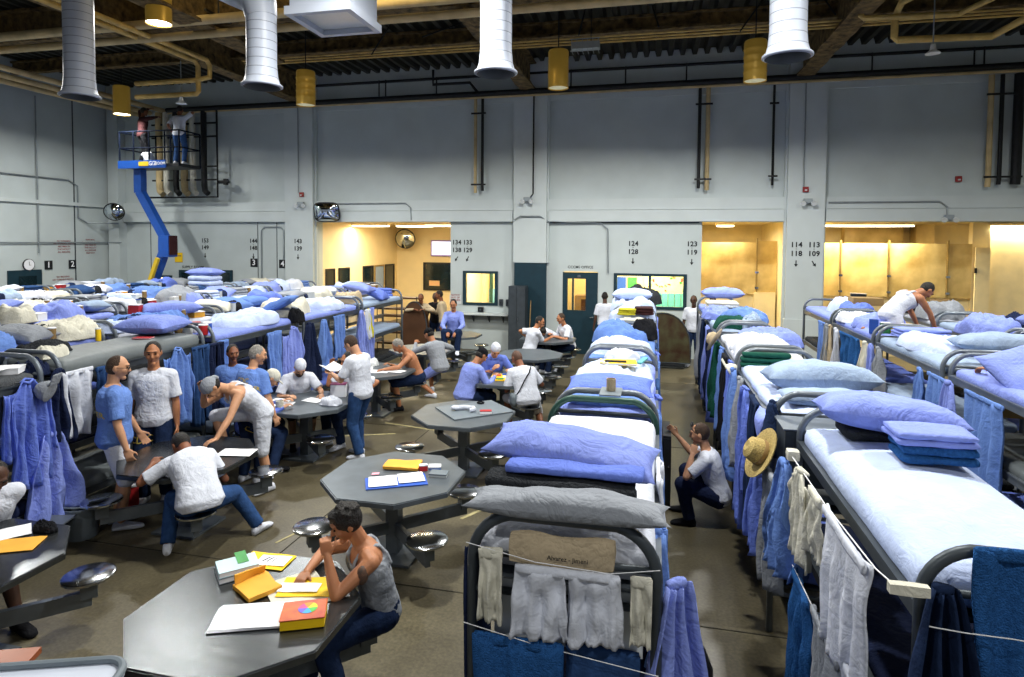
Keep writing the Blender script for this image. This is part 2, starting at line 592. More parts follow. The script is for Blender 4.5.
def ibeam(mb, a, b, wd=.3, h=.6, z=7.78):
    a = Vector(a); b = Vector(b)
    d = (b - a); L = d.length; ang = atan2(d.y, d.x)
    R = Matrix.Rotation(ang, 3, 'Z')
    c = (a + b) / 2
    for (dy, ww, zz, hh) in ((0, wd, z - .03, .05), (0, .07, z - h / 2, h), (0, wd, z - h + .03, .06)):
        segs = int(L / .4)
        mb.rbox((c.x, c.y, zz), (L, ww, hh), .015, (segs, 2, 1), disp=lambda p, nn: Vector((0, nz(p, 3, 1) * .04, nz(p, 4, 2) * .03)), rot=R)


for (a, b, wd, h) in (((-17, 10.6, 0), (12.5, 10.6, 0), .34, .62), ((-17, 5.3, 0), (12.5, 5.3, 0), .34, .62), ((3.45, 5.3, 0), (3.45, 16.4, 0), .4, .75),
                      ((-3.35, 10.6, 0), (-3.35, 16.4, 0), .4, .75), ((-10.2, 5.3, 0), (-10.2, 16.4, 0), .42, .75), ((-17, 13.5, 0), (12.5, 13.5, 0), .2, .34),
                      ((-8.4, 5.3, 0), (-8.4, 12.6, 0), .5, .8)):
    t = MB(); ibeam(t, a, b, wd, h)
    o = t.build('trim_%d' % (3 + len(exec_order)), M['fire'])
    exec_order.append(o)
    struct(o)

# far wall with its openings
OP1, OP2, OP3 = (-9.7, -5.6), (1.17, 3.17), (4.0, 12.4)
WIN1, WIN2, DOOR, WIN0 = (-5.2, -4.25, 1.24, 2.19), (-1.02, .79, 1.27, 2.2), (-2.41, -1.47, 0, 2.22), (-15.46, -14.84, 1.05, 1.88)
mb = MB()
Y0, Y1 = WY, WY + .22
mb.b2(-17.2, 12.6, Y0, Y1, 3.55, 7.95)


def wall_holes(x0, x1, holes, top=3.55):
    cur = x0
    for (a, b, c, d) in holes:
        mb.b2(cur, a, Y0, Y1, 0, top)
        if c > 0:
            mb.b2(a, b, Y0, Y1, 0, c)
        mb.b2(a, b, Y0, Y1, d, top)
        cur = b
    mb.b2(cur, x1, Y0, Y1, 0, top)


wall_holes(-17.2, OP1[0], [WIN0])
wall_holes(OP1[1], OP2[0], [WIN1, DOOR, WIN2])
mb.b2(OP2[1], OP3[0], Y0, Y1, 0, 3.55)
mb.b2(OP3[1], 12.6, Y0, Y1, 0, 3.55)
struct(mb.build('wall_back', M['wallp'], smooth=False))
mb = MB(); mb.b2(-17.3, -17.0, -4, WY + .1, 0, 7.95); struct(mb.build('wall_left', M['wallp'], smooth=False))
mb = MB(); mb.b2(12.4, 12.7, -4, WY + .1, 0, 7.95); struct(mb.build('wall_right', M['wallp'], smooth=False))
# pilasters, ledge beam, ribs
k = 11
for (x0, x1, z0) in ((-10.68, -9.76, 0), (-3.74, -2.84, 2.45), (3.15, 4.0, 0)):
    mb = MB(); mb.b2(x0, x1, WY - .22, WY, z0, 7.9); mb.b2(x0 - .05, x0, WY - .1, WY, z0, 7.9); mb.b2(x1, x1 + .05, WY - .1, WY, z0, 7.9)
    if z0 == 0:
        mb.b2(x0 - .03, x1 + .03, WY - .25, WY, 0, 1.15)
    struct(mb.build('trim_%d' % k, M['trimp'], smooth=False)); k += 1
mb = MB()
for x0, x1 in ((-17, -10.73), (-9.71, -3.79), (-2.79, 3.1), (4.05, 12.4)):
    mb.b2(x0, x1, WY - .14, WY, 3.56, 3.86)
    mb.b2(x0, x1, WY - .10, WY, 3.87, 4.16)
    mb.b2(x0, x1, WY - .05, WY, 6.78, 6.95)
struct(mb.build('trim_%d' % k, M['trimp'], smooth=False)); k += 1
mb = MB()
mb.b2(-16.9, -16.5, WY - .3, WY, 0, 7.9)
mb.b2(-17.0, -16.93, 8, WY, 4.0, 4.1)
struct(mb.build('trim_%d' % k, M['trimp'], smooth=False)); k += 1
# dark grooves between the precast panels
mb = MB()
for x in (-13.2, -11.9, -7.6, 5.9):
    pass
for y in (7.2, 10.3, 12.9, 15.2):
    mb.b2(-17.0, -16.985, y, y + .03, 0, 7.9)
for x in (-11.75, -11.1, -15.6):
    mb.b2(x, x + .02, WY - .01, WY + .01, 0, 3.55)
mb.b2(-2.78, 1.1, WY - .012, WY, 3.52, 3.55)
struct(mb.build('trim_%d' % k, M['framedark'], smooth=False)); k += 1

# recess behind opening 1 (cream day room), office and shower room behind
def room(name, x0, x1, y0, y1, z1, m, floor_m=None, thick=.1, sides='lrbt'):
    mb = MB()
    if 'l' in sides: mb.b2(x0 - thick, x0, y0, y1, 0, z1)
    if 'r' in sides: mb.b2(x1, x1 + thick, y0, y1, 0, z1)
    if 'b' in sides: mb.b2(x0 - thick, x1 + thick, y1, y1 + thick, 0, z1)
    if 't' in sides: mb.b2(x0 - thick, x1 + thick, y0, y1 + thick, z1, z1 + thick)
    return struct(mb.build(name, m, smooth=False))


room('wall_dayroom', OP1[0], OP1[1], Y1, 22.3, 3.62, M['cream'])
room('wall_office', -5.45, 1.0, Y1, 19.4, 3.0, M['cream'])
mb = MB(); mb.b2(-3.1, -3.0, Y1, 19.4, 0, 3.0); mb.b2(-1.35, -1.28, Y1, 19.4, 0, 3.0); struct(mb.build('wall_office_partition', M['cream'], smooth=False))
room('wall_shower', OP2[0], OP3[1], Y1, 21.0, 3.6, M['yellowwall'])
room('wall_store', -16.4, -13.9, Y1, 18.6, 3.0, M['cream'])


def strip_light(loc, L, W, power, label, along='x', col=(1, .85, .5), wd=.28):
    e = empty('ceiling_light', loc, 0, label, 'ceiling light')
    mb = MB()
    sx, sy = (L, wd) if along == 'x' else (wd, L)
    mb.rbox((0, 0, .04), (sx + .06, sy + .06, .07), .015, (2, 2, 1)); mb.build('housing', M['cream'], e)
    mb = MB(); mb.rbox((0, 0, -.01), (sx, sy, .05), .02, (4, 3, 1)); mb.build('diffuser', M['tube'], e)
    area_light('tube_light', (loc[0], loc[1], loc[2] - .05), (0, 0, 0), sx, power, col, sy=sy)
    return e


WARM = (1, .89, .64)
strip_light((-9.0, 18.6, 3.5), 1.2, 1, 80, 'lit strip light on the day room ceiling, nearest the left pilaster', col=(1, .85, .58))
strip_light((-7.6, 18.9, 3.5), 1.2, 1, 80, 'lit strip light in the middle of the day room ceiling', col=(1, .85, .58))
strip_light((-6.3, 18.2, 3.5), 1.3, 1, 80, 'lit strip light above the screen on the day room ceiling', col=(1, .85, .58))
strip_light((1.9, 18.2, 3.5), .45, 1, 100, 'small round-ended lit lamp in the narrow shower room opening', col=WARM)
strip_light((5.4, 18.0, 3.5), 2.2, 1, 190, 'long lit strip light above the left shower panels', col=WARM)
strip_light((9.3, 18.4, 3.5), 1.8, 1, 150, 'lit strip light above the cream wall at the right edge', col=WARM)
area_light('office_light', (-4.2, 18.0, 2.9), (0, 0, 0), 1.2, 170, (1, .93, .6), sy=.4)
area_light('office_light', (-2.1, 18.0, 2.9), (0, 0, 0), .8, 60, (1, .85, .45), sy=.4)
area_light('office_light', (-.2, 18.0, 2.9), (0, 0, 0), 1.2, 190, (1, .98, .66), sy=.4)
area_light('store_light', (-15.1, 17.6, 2.9), (0, 0, 0), .8, 150, (1, .9, .55), sy=.4)

# shower room: cream plinth wall, ochre sheets between posts
mb = MB()
mb.b2(4.1, 8.0, 18.4, 18.5, 0, 1.6); mb.b2(8.0, 8.4, 18.3, 18.5, 0, 3.6); mb.b2(8.4, 12.4, 18.4, 18.5, 0, 3.6); mb.b2(1.17, 2.7, 18.4, 18.5, 0, 1.6); mb.b2(2.7, 3.25, 18.2, 18.5, 0, 1.65)
mb.b2(3.3, 4.1, 16.85, 21, 0, 3.6)
struct(mb.build('wall_shower_plinth', M['yellowwall'], smooth=False))
for i, (x0, x1, z0) in enumerate(((1.2, 2.74, 1.62), (2.78, 3.28, 1.66), (4.15, 4.85, 1.62), (4.9, 6.02, 1.62), (6.07, 7.4, 1.62), (7.45, 7.98, 1.62))):
    e = empty('shower_panel', ((x0 + x1) / 2, 18.26, z0), 0, ('ochre sheet panel of the shower room, ' + ('left one in the narrow opening', 'right one in the narrow opening',
              'leftmost in the wide opening', 'second from left in the wide opening', 'third from left in the wide opening', 'rightmost in the wide opening')[i]), 'panel')
    hw = (x1 - x0) / 2
    mb = MB(); mb.rbox((0, 0, .71), (2 * hw, .03, 1.42), .008, (6, 1, 8)); mb.build('sheet', M['ochre'], e)
    mb = MB()
    mb.b2(-hw - .035, -hw - .005, -.04, .02, 0, 1.5); mb.build('post', M['brass'], e)
    for zb in (.55, .12):
        mb = MB(); mb.rbox((-hw - .02, -.05, zb), (.1, .04, .06), .01, (2, 1, 1)); mb.build('bracket', M['chrome'], e)

mb = MB(); mb.b2(5.6, 7.2, 20.6, 20.99, 2.4, 3.6); mb.b2(7.5, 7.98, 20.5, 20.99, 0, 3.6); struct(mb.build('wall_shower_bulkhead', M['ochre'], smooth=False))
e = empty('swing_door', (8.2, 18.2, 0), 0, 'pale yellow door with black handle beside the shower panels', 'door')
mb = MB(); mb.rbox((0, 0, 1.5), (.34, .05, 2.9), .01, (2, 1, 4)); mb.build('door_leaf', M['yellowwall'], e)
mb = MB(); mb.rbox((-.17, -.05, 2.35), (.05, .06, .14), .01, (1, 1, 1)); mb.build('handle', M['blackp'], e)

# windows and door in the far wall
def window(i, x0, x1, z0, z1, mull=(), y=WY):
    e = struct(empty('window_%d' % i, ((x0 + x1) / 2, y, z0)))
    hw = (x1 - x0) / 2; h = z1 - z0
    mb = MB()
    for a in ((-hw - .03, -hw + .06, 0, h), (hw - .06, hw + .03, 0, h)):
        mb.b2(a[0], a[1], -.03, .08, a[2], a[3])
    mb.b2(-hw + .06, hw - .06, -.03, .08, 0, .07); mb.b2(-hw + .06, hw - .06, -.03, .08, h - .07, h)
    for q in mull:
        mb.b2(q - .035, q + .035, -.03, .08, .07, h - .07)
    mb.build('window_frame', M['doorblue'], e, smooth=False)
    mb = MB(); mb.b2(-hw + .06, hw - .06, .02, .028, .07, h - .07)
    mb.build('window_pane', M['glass'], e, smooth=False)
    return e


window(1, *WIN1)
window(2, *WIN2, mull=(0.0,))
window(3, *WIN0)
e = struct(empty('door_1', ((DOOR[0] + DOOR[1]) / 2, WY, 0)))
mb = MB()
for a in ((-.47, -.34, 0, 2.2), (.15, .47, 0, 2.2)):
    mb.b2(a[0], a[1], -.02, .05, a[2], a[3])
mb.b2(-.34, .15, -.02, .05, 0, 1.18); mb.b2(-.34, .15, -.02, .05, 2.03, 2.2); mb.b2(-.22, -.17, -.02, .05, 1.18, 2.03)
mb.build('door_leaf', M['doorblue'], e, smooth=False)
mb = MB(); mb.b2(-.34, .15, .0, .008, 1.18, 2.03); mb.build('door_pane', M['glass'], e, smooth=False)
mb = MB(); mb.tube([(.36, -.02, 1.0), (.36, -.07, 1.0), (.28, -.07, 1.0)], .012); mb.build('door_handle', M['chrome'], e)
mb = MB(); mb.rbox((-.03, -.03, 2.1), (.09, .01, .07), .003, (1, 1, 1)); mb.build('door_plate', M['chrome'], e)
# dark double leaf recess door beside the cabinet, and plain dark doors
for i, (x0, x1, z0, z1) in enumerate(((-3.71, -2.82, 0, 2.44), (-11.3, -9.8, 0, 1.6))):
    e = struct(empty('door_%d' % (2 + i), ((x0 + x1) / 2, WY - .02 - (.2 if i == 0 else .02), 0)))
    mb = MB(); mb.rbox((0, 0, (z0 + z1) / 2), (x1 - x0, .06, z1 - z0), .01, (2, 1, 4)); mb.build('door_leaf', M['doorblue'], e)
    mb = MB(); mb.tube([((x1 - x0) / 2 - .1, -.03, 1), ((x1 - x0) / 2 - .1, -.08, 1), ((x1 - x0) / 2 - .2, -.08, 1)], .012); mb.build('door_handle', M['chrome'], e)
for i, (x0, x1, z0, z1, fr) in enumerate(((-14.53, -13.62, .9, 2.06, 0), (-13.54, -12.62, .9, 2.08, 1))):
    e = struct(empty('window_%d' % (4 + i), ((x0 + x1) / 2, WY - .03, z0)))
    hw = (x1 - x0) / 2; h = z1 - z0
    mb = MB(); mb.b2(-hw, hw, -.02, .02, h - .08, h); mb.b2(-hw, hw, -.02, .02, 0, .08); mb.b2(-hw, -hw + .08, -.02, .02, .08, h - .08); mb.b2(hw - .08, hw, -.02, .02, .08, h - .08)
    if fr:
        mb.b2(-.03, .03, -.02, .02, .08, h - .08)
    mb.build('window_frame', M['doorblue'], e, smooth=False)
    mb = MB(); mb.b2(-hw + .08, hw - .08, 0, .01, .08, h - .08); mb.build('window_pane', M['darkglass'], e, smooth=False)
e = struct(empty('door_4', (-16.99, 13.65, 0), pi / 2))
mb = MB(); mb.rbox((0, -.02, 1.07), (.95, .05, 2.14), .01, (2, 1, 4)); mb.build('door_leaf', M['doorblue'], e)
mb = MB(); mb.rbox((.05, -.06, 1.8), (.5, .03, .35), .02, (2, 1, 2)); mb.build('door_glass', M['darkglass'], e)
mb = MB(); mb.tube([(.36, -.04, 1.0), (.36, -.1, 1.0), (.26, -.1, 1.0)], .012); mb.build('door_handle', M['chrome'], e)
e = empty('yellow_placard', (-14.55, WY - .02, 2.45), 0, 'plain yellow placard above the small lit window by the lift', 'placard')
mb = MB(); mb.rbox((0, 0, 0), (.28, .01, .3), .004, (1, 1, 1)); mb.build('plate', M['yellow'], e)
mb = MB(); mb.rbox((0, -.007, .05), (.2, .004, .03), .001, (1, 1, 1)); mb.build('dark_stripe', M['card'], e)
e = empty('wall_shelf', (-16.8, 15.2, 1.45), pi / 2, 'long dark shelf low on the left side wall', 'shelf')
mb = MB(); mb.rbox((0, 0, 0), (2.2, .35, .12), .01, (4, 2, 1)); mb.build('board', M['framedark'], e)
mb = MB(); mb.rbox((-.9, .05, -.2), (.04, .25, .3), .01, (1, 1, 1)); mb.build('bracket', M['framedark'], e)
# day room windows
n = 6
for i, (x, y0, y1) in enumerate(((-9.69, 16.95, 17.5), (-9.69, 17.75, 18.45), (-9.69, 19.4, 20.2), (-9.69, 20.3, 21.1), (-9.69, 21.2, 22.0))):
    e = struct(empty('window_%d' % (n + i), (x, (y0 + y1) / 2, 1.05)))
    hw = (y1 - y0) / 2
    mb = MB(); mb.b2(0, .03, -hw, hw, 0, .05); mb.b2(0, .03, -hw, hw, 1.05, 1.1); mb.b2(0, .03, -hw, -hw + .05, .05, 1.05); mb.b2(0, .03, hw - .05, hw, .05, 1.05)
    mb.build('window_frame', M['blackp'] if i != 3 else M['brass'], e, smooth=False)
    mb = MB(); mb.b2(.002, .012, -hw + .05, hw - .05, .05, 1.05); mb.build('window_pane', M['darkglass'] if i != 3 else M['greyblue'], e, smooth=False)
e = struct(empty('window_11', (-8.0, 22.27, 1.15)))
mb = MB(); mb.b2(-.6, .6, -.03, .02, 0, .06); mb.b2(-.6, .6, -.03, .02, 1.0, 1.06); mb.b2(-.6, -.54, -.03, .02, .06, 1.0); mb.b2(.54, .6, -.03, .02, .06, 1.0); mb.build('window_frame', M['blackp'], e, smooth=False)
mb = MB(); mb.b2(-.54, .54, -.01, .0, .06, 1.0); mb.build('window_pane', M['darkglass'], e, smooth=False)
e = empty('notice_sheet', (-8.15, 22.24, 1.42), 0, 'peach paper notice stuck low on the dark day room window', 'notice')
mb = MB(); mb.rbox((0, 0, 0), (.42, .006, .2), .002, (2, 1, 1)); mb.build('sheet', mat('peach_paper', '#e8b98a', var=.05), e)
e = empty('wall_screen', (-7.85, 22.2, 2.75), 0, 'bright white screen hung high on the day room wall', 'screen')
mb = MB(); mb.rbox((0, 0, 0), (.85, .06, .62), .02, (2, 1, 2)); mb.build('frame', mat('lilac_plastic', '#9a86c8', rough=.4), e)
mb = MB(); mb.rbox((0, -.034, 0), (.74, .01, .5), .003, (2, 1, 2)); mb.build('display', M['screen'], e)

# things seen inside the office
e = empty('notice_board', (-.45 + 1.0, 19.3, 1.95), 0, 'pale board pinned with many small coloured notes in the office', 'notice board')
mb = MB(); mb.rbox((-.1, 0, 0), (1.5, .03, 1.0), .01, (2, 1, 2)); mb.build('board', mat('pale_yellow_board', '#dfe6a8', rough=.7), e)
rnd = random.Random(4)
for c, mm in enumerate((M['greenpr'], M['red'], M['card'])):
    mb = MB()
    for i in range(14):
        a = rnd.uniform(0, pi)
        mb.box((rnd.uniform(-.75, .55), -.022, rnd.uniform(-.42, .45)), (rnd.uniform(.04, .1), .004, rnd.uniform(.03, .08)), Matrix.Rotation(a, 3, 'Y'))
    mb.build('pinned_notes', mm, e, smooth=False)
e = empty('low_partition', (.25, 19.2, 0), 0, 'teal low partition under the pinned board in the office', 'partition')
mb = MB()
for i in range(8):
    mb.rbox((-.7 + i * .19, 0, .75), (.18, .05, 1.5), .01, (1, 1, 2))
mb.build('panel', M['teal'], e)
e = empty('yellow_board', (-4.55, 19.34, 1.9), 0, 'bright yellow board above a light blue band behind the small window', 'board')
mb = MB(); mb.rbox((.1, 0, .1), (.75, .03, .75), .01, (2, 1, 2)); mb.build('panel', M['yellow'], e)
mb = MB(); mb.rbox((0, -.05, -.85), (1.3, .05, .9), .01, (2, 1, 2)); mb.build('lower_panel', mat('light_blue_paint', '#7fb4cf', rough=.5), e)
mb = MB(); mb.b2(-.62, -.52, -.1, 0, -1.9, .7); mb.build('post', M['framegreen'], e, smooth=False)
e = empty('office_poster', (-1.0, 19.36, 1.75), 0, 'blue and green poster pair behind the left half of the wide window', 'poster')
mb = MB(); mb.rbox((-.0, 0, 0), (.3, .02, .4), .005, (1, 1, 1)); mb.build('blue_sheet', M['bluepr'], e)
mb = MB(); mb.rbox((.34, 0, 0), (.28, .02, .4), .005, (1, 1, 1)); mb.build('green_sheet', M['greenpr'], e)
e = empty('wooden_cabinet', (-2.0, 18.9, 0), 0, 'brown wooden cupboard seen through the office door window', 'cupboard')
mb = MB(); mb.rbox((0, 0, .7), (.7, .5, 1.4), .02, (2, 2, 3)); mb.build('body', M['card'], e)
mb = MB(); mb.rbox((.0, -.26, .7), (.3, .02, 1.2), .01, (1, 1, 1)); mb.build('door', M['brownpanel'], e)

# ------------------------------------------------------------------ painted numbers and wall fittings
def wall_text(lines, x, z, arrow, y=WY - .005, size=.175, label=''):
    e = empty('painted_number', (x, y, z), 0, label, 'painted sign')
    for i, t in enumerate(lines):
        o = inst(text_mesh(t, size, M['blackp'], .001, bold=.03, spacing=1.05), 'number', (0, 0, -.215 * i), rot=(pi / 2, 0, 0), parent=e)
    mb = MB(); mb.rbox((0, 0, -.1), (.03, .004, .015), .001, (1, 1, 1)); mb.build('dash', M['blackp'], e)
    mb = MB()
    R = Matrix.Rotation(arrow, 3, 'Y')
    pts = [(-.012, .07), (.012, .07), (.012, -.02), (.045, -.02), (0, -.09), (-.045, -.02), (-.012, -.02)]
    fr = [R @ Vector((a, -.001, b)) + Vector((0, 0, -.45)) for a, b in pts]
    bk = [p + Vector((0, .003, 0)) for p in fr]
    n_ = len(pts)
    mb.add(fr + bk, [tuple(range(n_)), tuple(range(n_, 2 * n_))[::-1]] + [(i, n_ + i, n_ + (i + 1) % n_, (i + 1) % n_) for i in range(n_)])
    mb.build('arrow', M['blackp'], e, smooth=False)


for a, b, x, ar, yy, wh in (('153', '149', -13.6, 0, WY - .005, 'above the left dark windows'), ('144', '148', -11.9, 0, WY - .005, 'above the black plate with a 3'), ('143', '139', -10.25, 0, WY - .225, 'on the left pilaster'),
                            ('134', '138', -5.42, radians(35), WY - .005, 'just right of the day room opening'), ('133', '129', -5.1, radians(25), WY - .005, 'above the small lit window, right one of a pair'), ('124', '128', -.56, 0, WY - .005, 'above the wide lit window'),
                            ('123', '119', .93, 0, WY - .005, 'left of the narrow shower opening'), ('114', '118', 3.38, 0, WY - .225, 'at the left of the right pilaster'), ('113', '109', 3.78, radians(-35), WY - .225, 'with slanting arrow on the right pilaster')):
    wall_text((a, b), x, 2.98, ar, yy, label='painted numbers %s and %s %s' % (a, b, wh))


def number_plate(t, loc, rz, label):
    e = empty('number_plate', loc, rz, label, 'number plate')
    mb = MB(); mb.rbox((0, 0, 0), (.24, .01, .26), .004, (1, 1, 1)); mb.build('plate', M['blackp'], e)
    inst(text_mesh(t, .24, M['paper'], .001), 'number', (0, -.007, 0), rot=(pi / 2, 0, 0), parent=e)


number_plate('3', (-11.88, WY - .01, 2.32), 0, 'black plate with a white 3 below numbers 144 to 148')
number_plate('4', (-10.9, WY - .01, 2.3), 0, 'black plate with a white 4 left of numbers 143 to 139')
number_plate('1', (-16.98, 14.35, 2.25), pi / 2, 'black plate with a white 1 beside the wall clock')
number_plate('2', (-16.98, 15.1, 2.25), pi / 2, 'black plate with a white 2 on the left wall')
for t, x, z, s, lb in (('CCCMS OFFICE', -1.94, 2.34, .1, 'small black lettering above the dark office door'), ('SUPPLY ROOM', -14.05, 2.15, .12, 'small black lettering above the left dark windows')):
    e = empty('door_lettering', (x, WY - .004, z), 0, lb, 'painted sign')
    inst(text_mesh(t, s, M['blackp'], .001), 'lettering', (0, 0, 0), rot=(pi / 2, 0, 0), parent=e)
# red notices painted on the left wall (illegible lines of red lettering)
for j, (y, z, ttl, nl) in enumerate(((15.15, 2.78, 'NO WARNING', 5), (16.03, 2.78, 'WARNING', 6), (15.1, 1.85, 'NO SMOKING', 2))):
    e = empty('painted_notice', (-16.99, y - 0.3, z), pi / 2, ('red painted notice of five lines left on the side wall', 'red painted notice of six lines nearer the corner', 'small faint red notice low on the side wall')[j], 'painted sign')
    rows = [ttl] + ['NO WARNING SHOTS', 'ARE FIRED IN', 'THIS FACILITY', 'ALL PERSONS', 'KEEP OUT'][:nl - 1]
    inst(text_mesh('\n'.join(rows), .065, M['redp'], .001, line=1.25, bold=0), 'lettering', (0, 0, 0), rot=(pi / 2, 0, 0), parent=e)
e = empty('wall_notice', (-5.45, WY - .01, 1.38), 0, 'pale sheet of red lettering left of the small lit window', 'notice')
mb = MB(); mb.rbox((0, 0, 0), (.34, .006, .26), .002, (1, 1, 1)); mb.build('sheet', M['clear'], e)
inst(text_mesh('NOTICE\nOUT OF\nBOUNDS', .07, M['redp'], .001), 'lettering', (0, -.006, .05), rot=(pi / 2, 0, 0), parent=e)
for x, lb in ((-4.12, 'left'), (-3.93, 'right')):
    e = empty('switch_box', (x, WY - .03, 1.33), 0, '%s one of two small grey switch boxes beside the lit window' % lb, 'switch box')
    mb = MB(); mb.rbox((0, 0, 0), (.11, .06, .19), .01, (2, 1, 2)); mb.build('body', M['framedark'], e)
    mb = MB(); mb.rbox((0, -.035, 0), (.03, .02, .06), .005, (1, 1, 1)); mb.build('switch', M['blackp'], e)
e = empty('wall_intercom', (-4.7, WY - .04, .98 + .14), 0, 'small black intercom box below the lit window', 'intercom')
mb = MB(); mb.rbox((0, 0, 0), (.16, .08, .14), .01, (2, 1, 2)); mb.build('body', M['blackp'], e)
mb = MB(); mb.lathe([(.03, 0), (.03, .01), (.0, .012)], (0, -.05, 0), 12, Matrix.Rotation(pi / 2, 3, 'X')); mb.build('speaker', M['framedark'], e)

# counter panel below the small window
e = empty('wall_counter', (-4.55, WY - .2, 0), 0, 'pale grey wall counter below the small lit window', 'counter')
mb = MB(); mb.rbox((0, 0, 1.02), (1.42, .4, .05), .01, (4, 2, 1)); mb.build('counter_top', M['trimp'], e)
mb = MB(); mb.rbox((0, .15, .5), (1.38, .06, 1.0), .01, (4, 1, 3)); mb.build('front_panel', M['wallp'], e)
for x in (-.35, .1, .5):
    mb = MB(); mb.add([(x, .12, 1.0), (x, -.12, 1.0), (x, .12, .78), (x + .03, .12, 1.0), (x + .03, -.12, 1.0), (x + .03, .12, .78)], [(0, 1, 2), (3, 5, 4), (0, 3, 4, 1), (1, 4, 5, 2), (0, 2, 5, 3)]); mb.build('bracket', M['framedark'], e, smooth=False)

# clock
e = empty('wall_clock', (-16.97, 13.75, 2.28), pi / 2, 'round white wall clock with black rim on the left wall', 'clock')
RX = Matrix.Rotation(pi / 2, 3, 'X')
mb = MB(); mb.lathe([(.0, -.0), (.15, .0), (.165, .02), (.165, .05), (.15, .05)], (0, .02, 0), 24, RX); mb.build('case', M['blackp'], e)
mb = MB(); mb.lathe([(0, 0), (.148, 0), (.148, .006)], (0, -.028, 0), 24, RX); mb.build('dial', M['paper'], e)
mb = MB(); mb.rbox((0, -.038, .035), (.012, .004, .1), .001, (1, 1, 1)); mb.build('minute_hand', M['blackp'], e)
mb = MB(); mb.rbox((.02, -.038, -.01), (.06, .004, .012), .001, (1, 1, 1)); mb.build('hour_hand', M['blackp'], e)


# convex mirrors
def convex(loc, rx_, rz_, label, square=False, rot=(0, 0, 0)):
    e = empty('convex_mirror', loc, 0, label, 'mirror')
    e.rotation_euler = rot
    mb = MB()
    rings = []
    N = 32
    for i in range(9):
        t = max(i / 8, .01)
        ring = []
        for k_ in range(N):
            a = 2 * pi * k_ / N
            ex = .45 if square else 1
            cx_ = math.copysign(abs(cos(a)) ** ex, cos(a)); cz_ = math.copysign(abs(sin(a)) ** ex, sin(a))
            ring.append(Vector((cx_ * rx_ * t, -.13 * (1 - t * t) - .03, cz_ * rz_ * t)))
        rings.append(ring)
    mb.loft(rings, caps=False); mb.build('mirror_dome', M['mirror'], e)
    mb = MB(); mb.tube([p + Vector((0, .01, 0)) for p in rings[-1]], .022, 8, closed=True); mb.build('rim', M['blackp'], e)
    mb = MB(); mb.tube([(0, .0, 0), (0, .16, .05)], .02); mb.build('bracket', M['blackp'], e)


convex((-9.2, WY - .4, 3.83), .36, .27, 'large rectangular convex mirror on the beam beside the day room opening', True, (radians(15), 0, radians(10)))
convex((-16.2, WY - .75, 3.85), .28, .26, 'round convex mirror in the far left corner', False, (radians(15), 0, radians(25)))
convex((-9.1, 21.7, 3.1), .36, .36, 'round golden-lit convex mirror inside the day room', False, (radians(15), 0, radians(10)))

# small red alarm devices and lights on pilasters
for x, z, y, cx_, lb in ((-10.1, 4.35, WY - .25, 0, 'left pilaster'), (3.55, 4.33, WY - .25, 0, 'right pilaster'), (-14.2, 3.93, WY - .05, 0, 'wall under the lift basket'), (6.9, 4.55, WY - .05, 1, 'wall right of the right pilaster')):
    e = empty('fire_strobe', (x, y, z), 0, 'small red alarm strobe on the ' + lb, 'alarm')
    mb = MB(); mb.rbox((0, 0, 0), (.14, .06, .14), .015, (2, 1, 2)); mb.build('body', M['redp'], e)
    mb = MB(); mb.rbox((0, -.04, -.02), (.06, .03, .04), .01, (1, 1, 1)); mb.build('lens', M['clear'], e)
for x, z, y, lb in ((-10.1, 4.08, WY - .3, 'left pilaster'), (3.6, 4.05, WY - .3, 'right pilaster'), (-3.35, 4.15, WY - .3, 'centre pilaster'), (6.65, 3.65, WY - .25, 'beam over the wide shower opening')):
    e = empty('twin_emergency_light', (x, y, z), 0, 'twin headed emergency light on the ' + lb, 'emergency light')
    mb = MB(); mb.rbox((0, 0, 0), (.2, .1, .12), .015, (2, 1, 2)); mb.build('body', M['conduit'], e)
    for s_ in (-1, 1):
        mb = MB(); mb.lathe([(.0, -.05), (.05, -.03), (.065, .03), (.06, .035), (0, .03)], (s_ * .12, -.06, -.06), 12, Matrix.Rotation(radians(115), 3, 'X')); mb.build('lamp_head', M['clear'], e)

# conduits on the walls
def pipe(label, pts, r, m, cat='pipe', name='pipe', group=None, rings=None, rm=None):
    mb = MB(); mb.tube(pts, r, 10)
    o = mb.build(name, m)
    tag(o, label, cat, group)
    return o


pipe('thin grey conduit on the left pilaster', [(-10.2, WY - .26, 6.9), (-10.2, WY - .26, 4.4)], .015, M['conduit'], 'conduit', 'conduit')
pipe('thin grey conduit down the right pilaster', [(3.5, WY - .26, 6.9), (3.5, WY - .26, 4.4)], .015, M['conduit'], 'conduit', 'conduit')
pipe('dark cable down the centre pilaster to its emergency light', [(-3.2, WY - .26, 7.0), (-3.2, WY - .26, 4.3), (-3.3, WY - .3, 4.15)], .02, M['pipeblack'], 'cable', 'cable')
pipe('grey conduit arching under the beam beside the centre pilaster', [(-3.7, WY - .27, 3.6), (-3.55, WY - .27, 3.7), (-3.0, WY - .27, 3.7), (-2.8, WY - .16, 3.57), (-1.4, WY - .05, 3.52), (-1.22, WY - .05, 3.35), (-1.2, WY - .05, 2.2)], .018, M['conduit'], 'conduit', 'conduit')
pipe('grey conduit along the beam above the day room opening', [(-9.6, WY - .13, 4.08), (-6.9, WY - .13, 4.08), (-6.75, WY - .13, 3.95), (-6.72, WY - .16, 3.6)], .018, M['conduit'], 'conduit', 'conduit')
pipe('grey conduit along the beam above the wide shower opening', [(4.1, WY - .13, 4.02), (6.5, WY - .13, 4.02), (6.65, WY - .13, 3.9), (6.65, WY - .16, 3.7)], .02, M['conduit'], 'conduit', 'conduit')
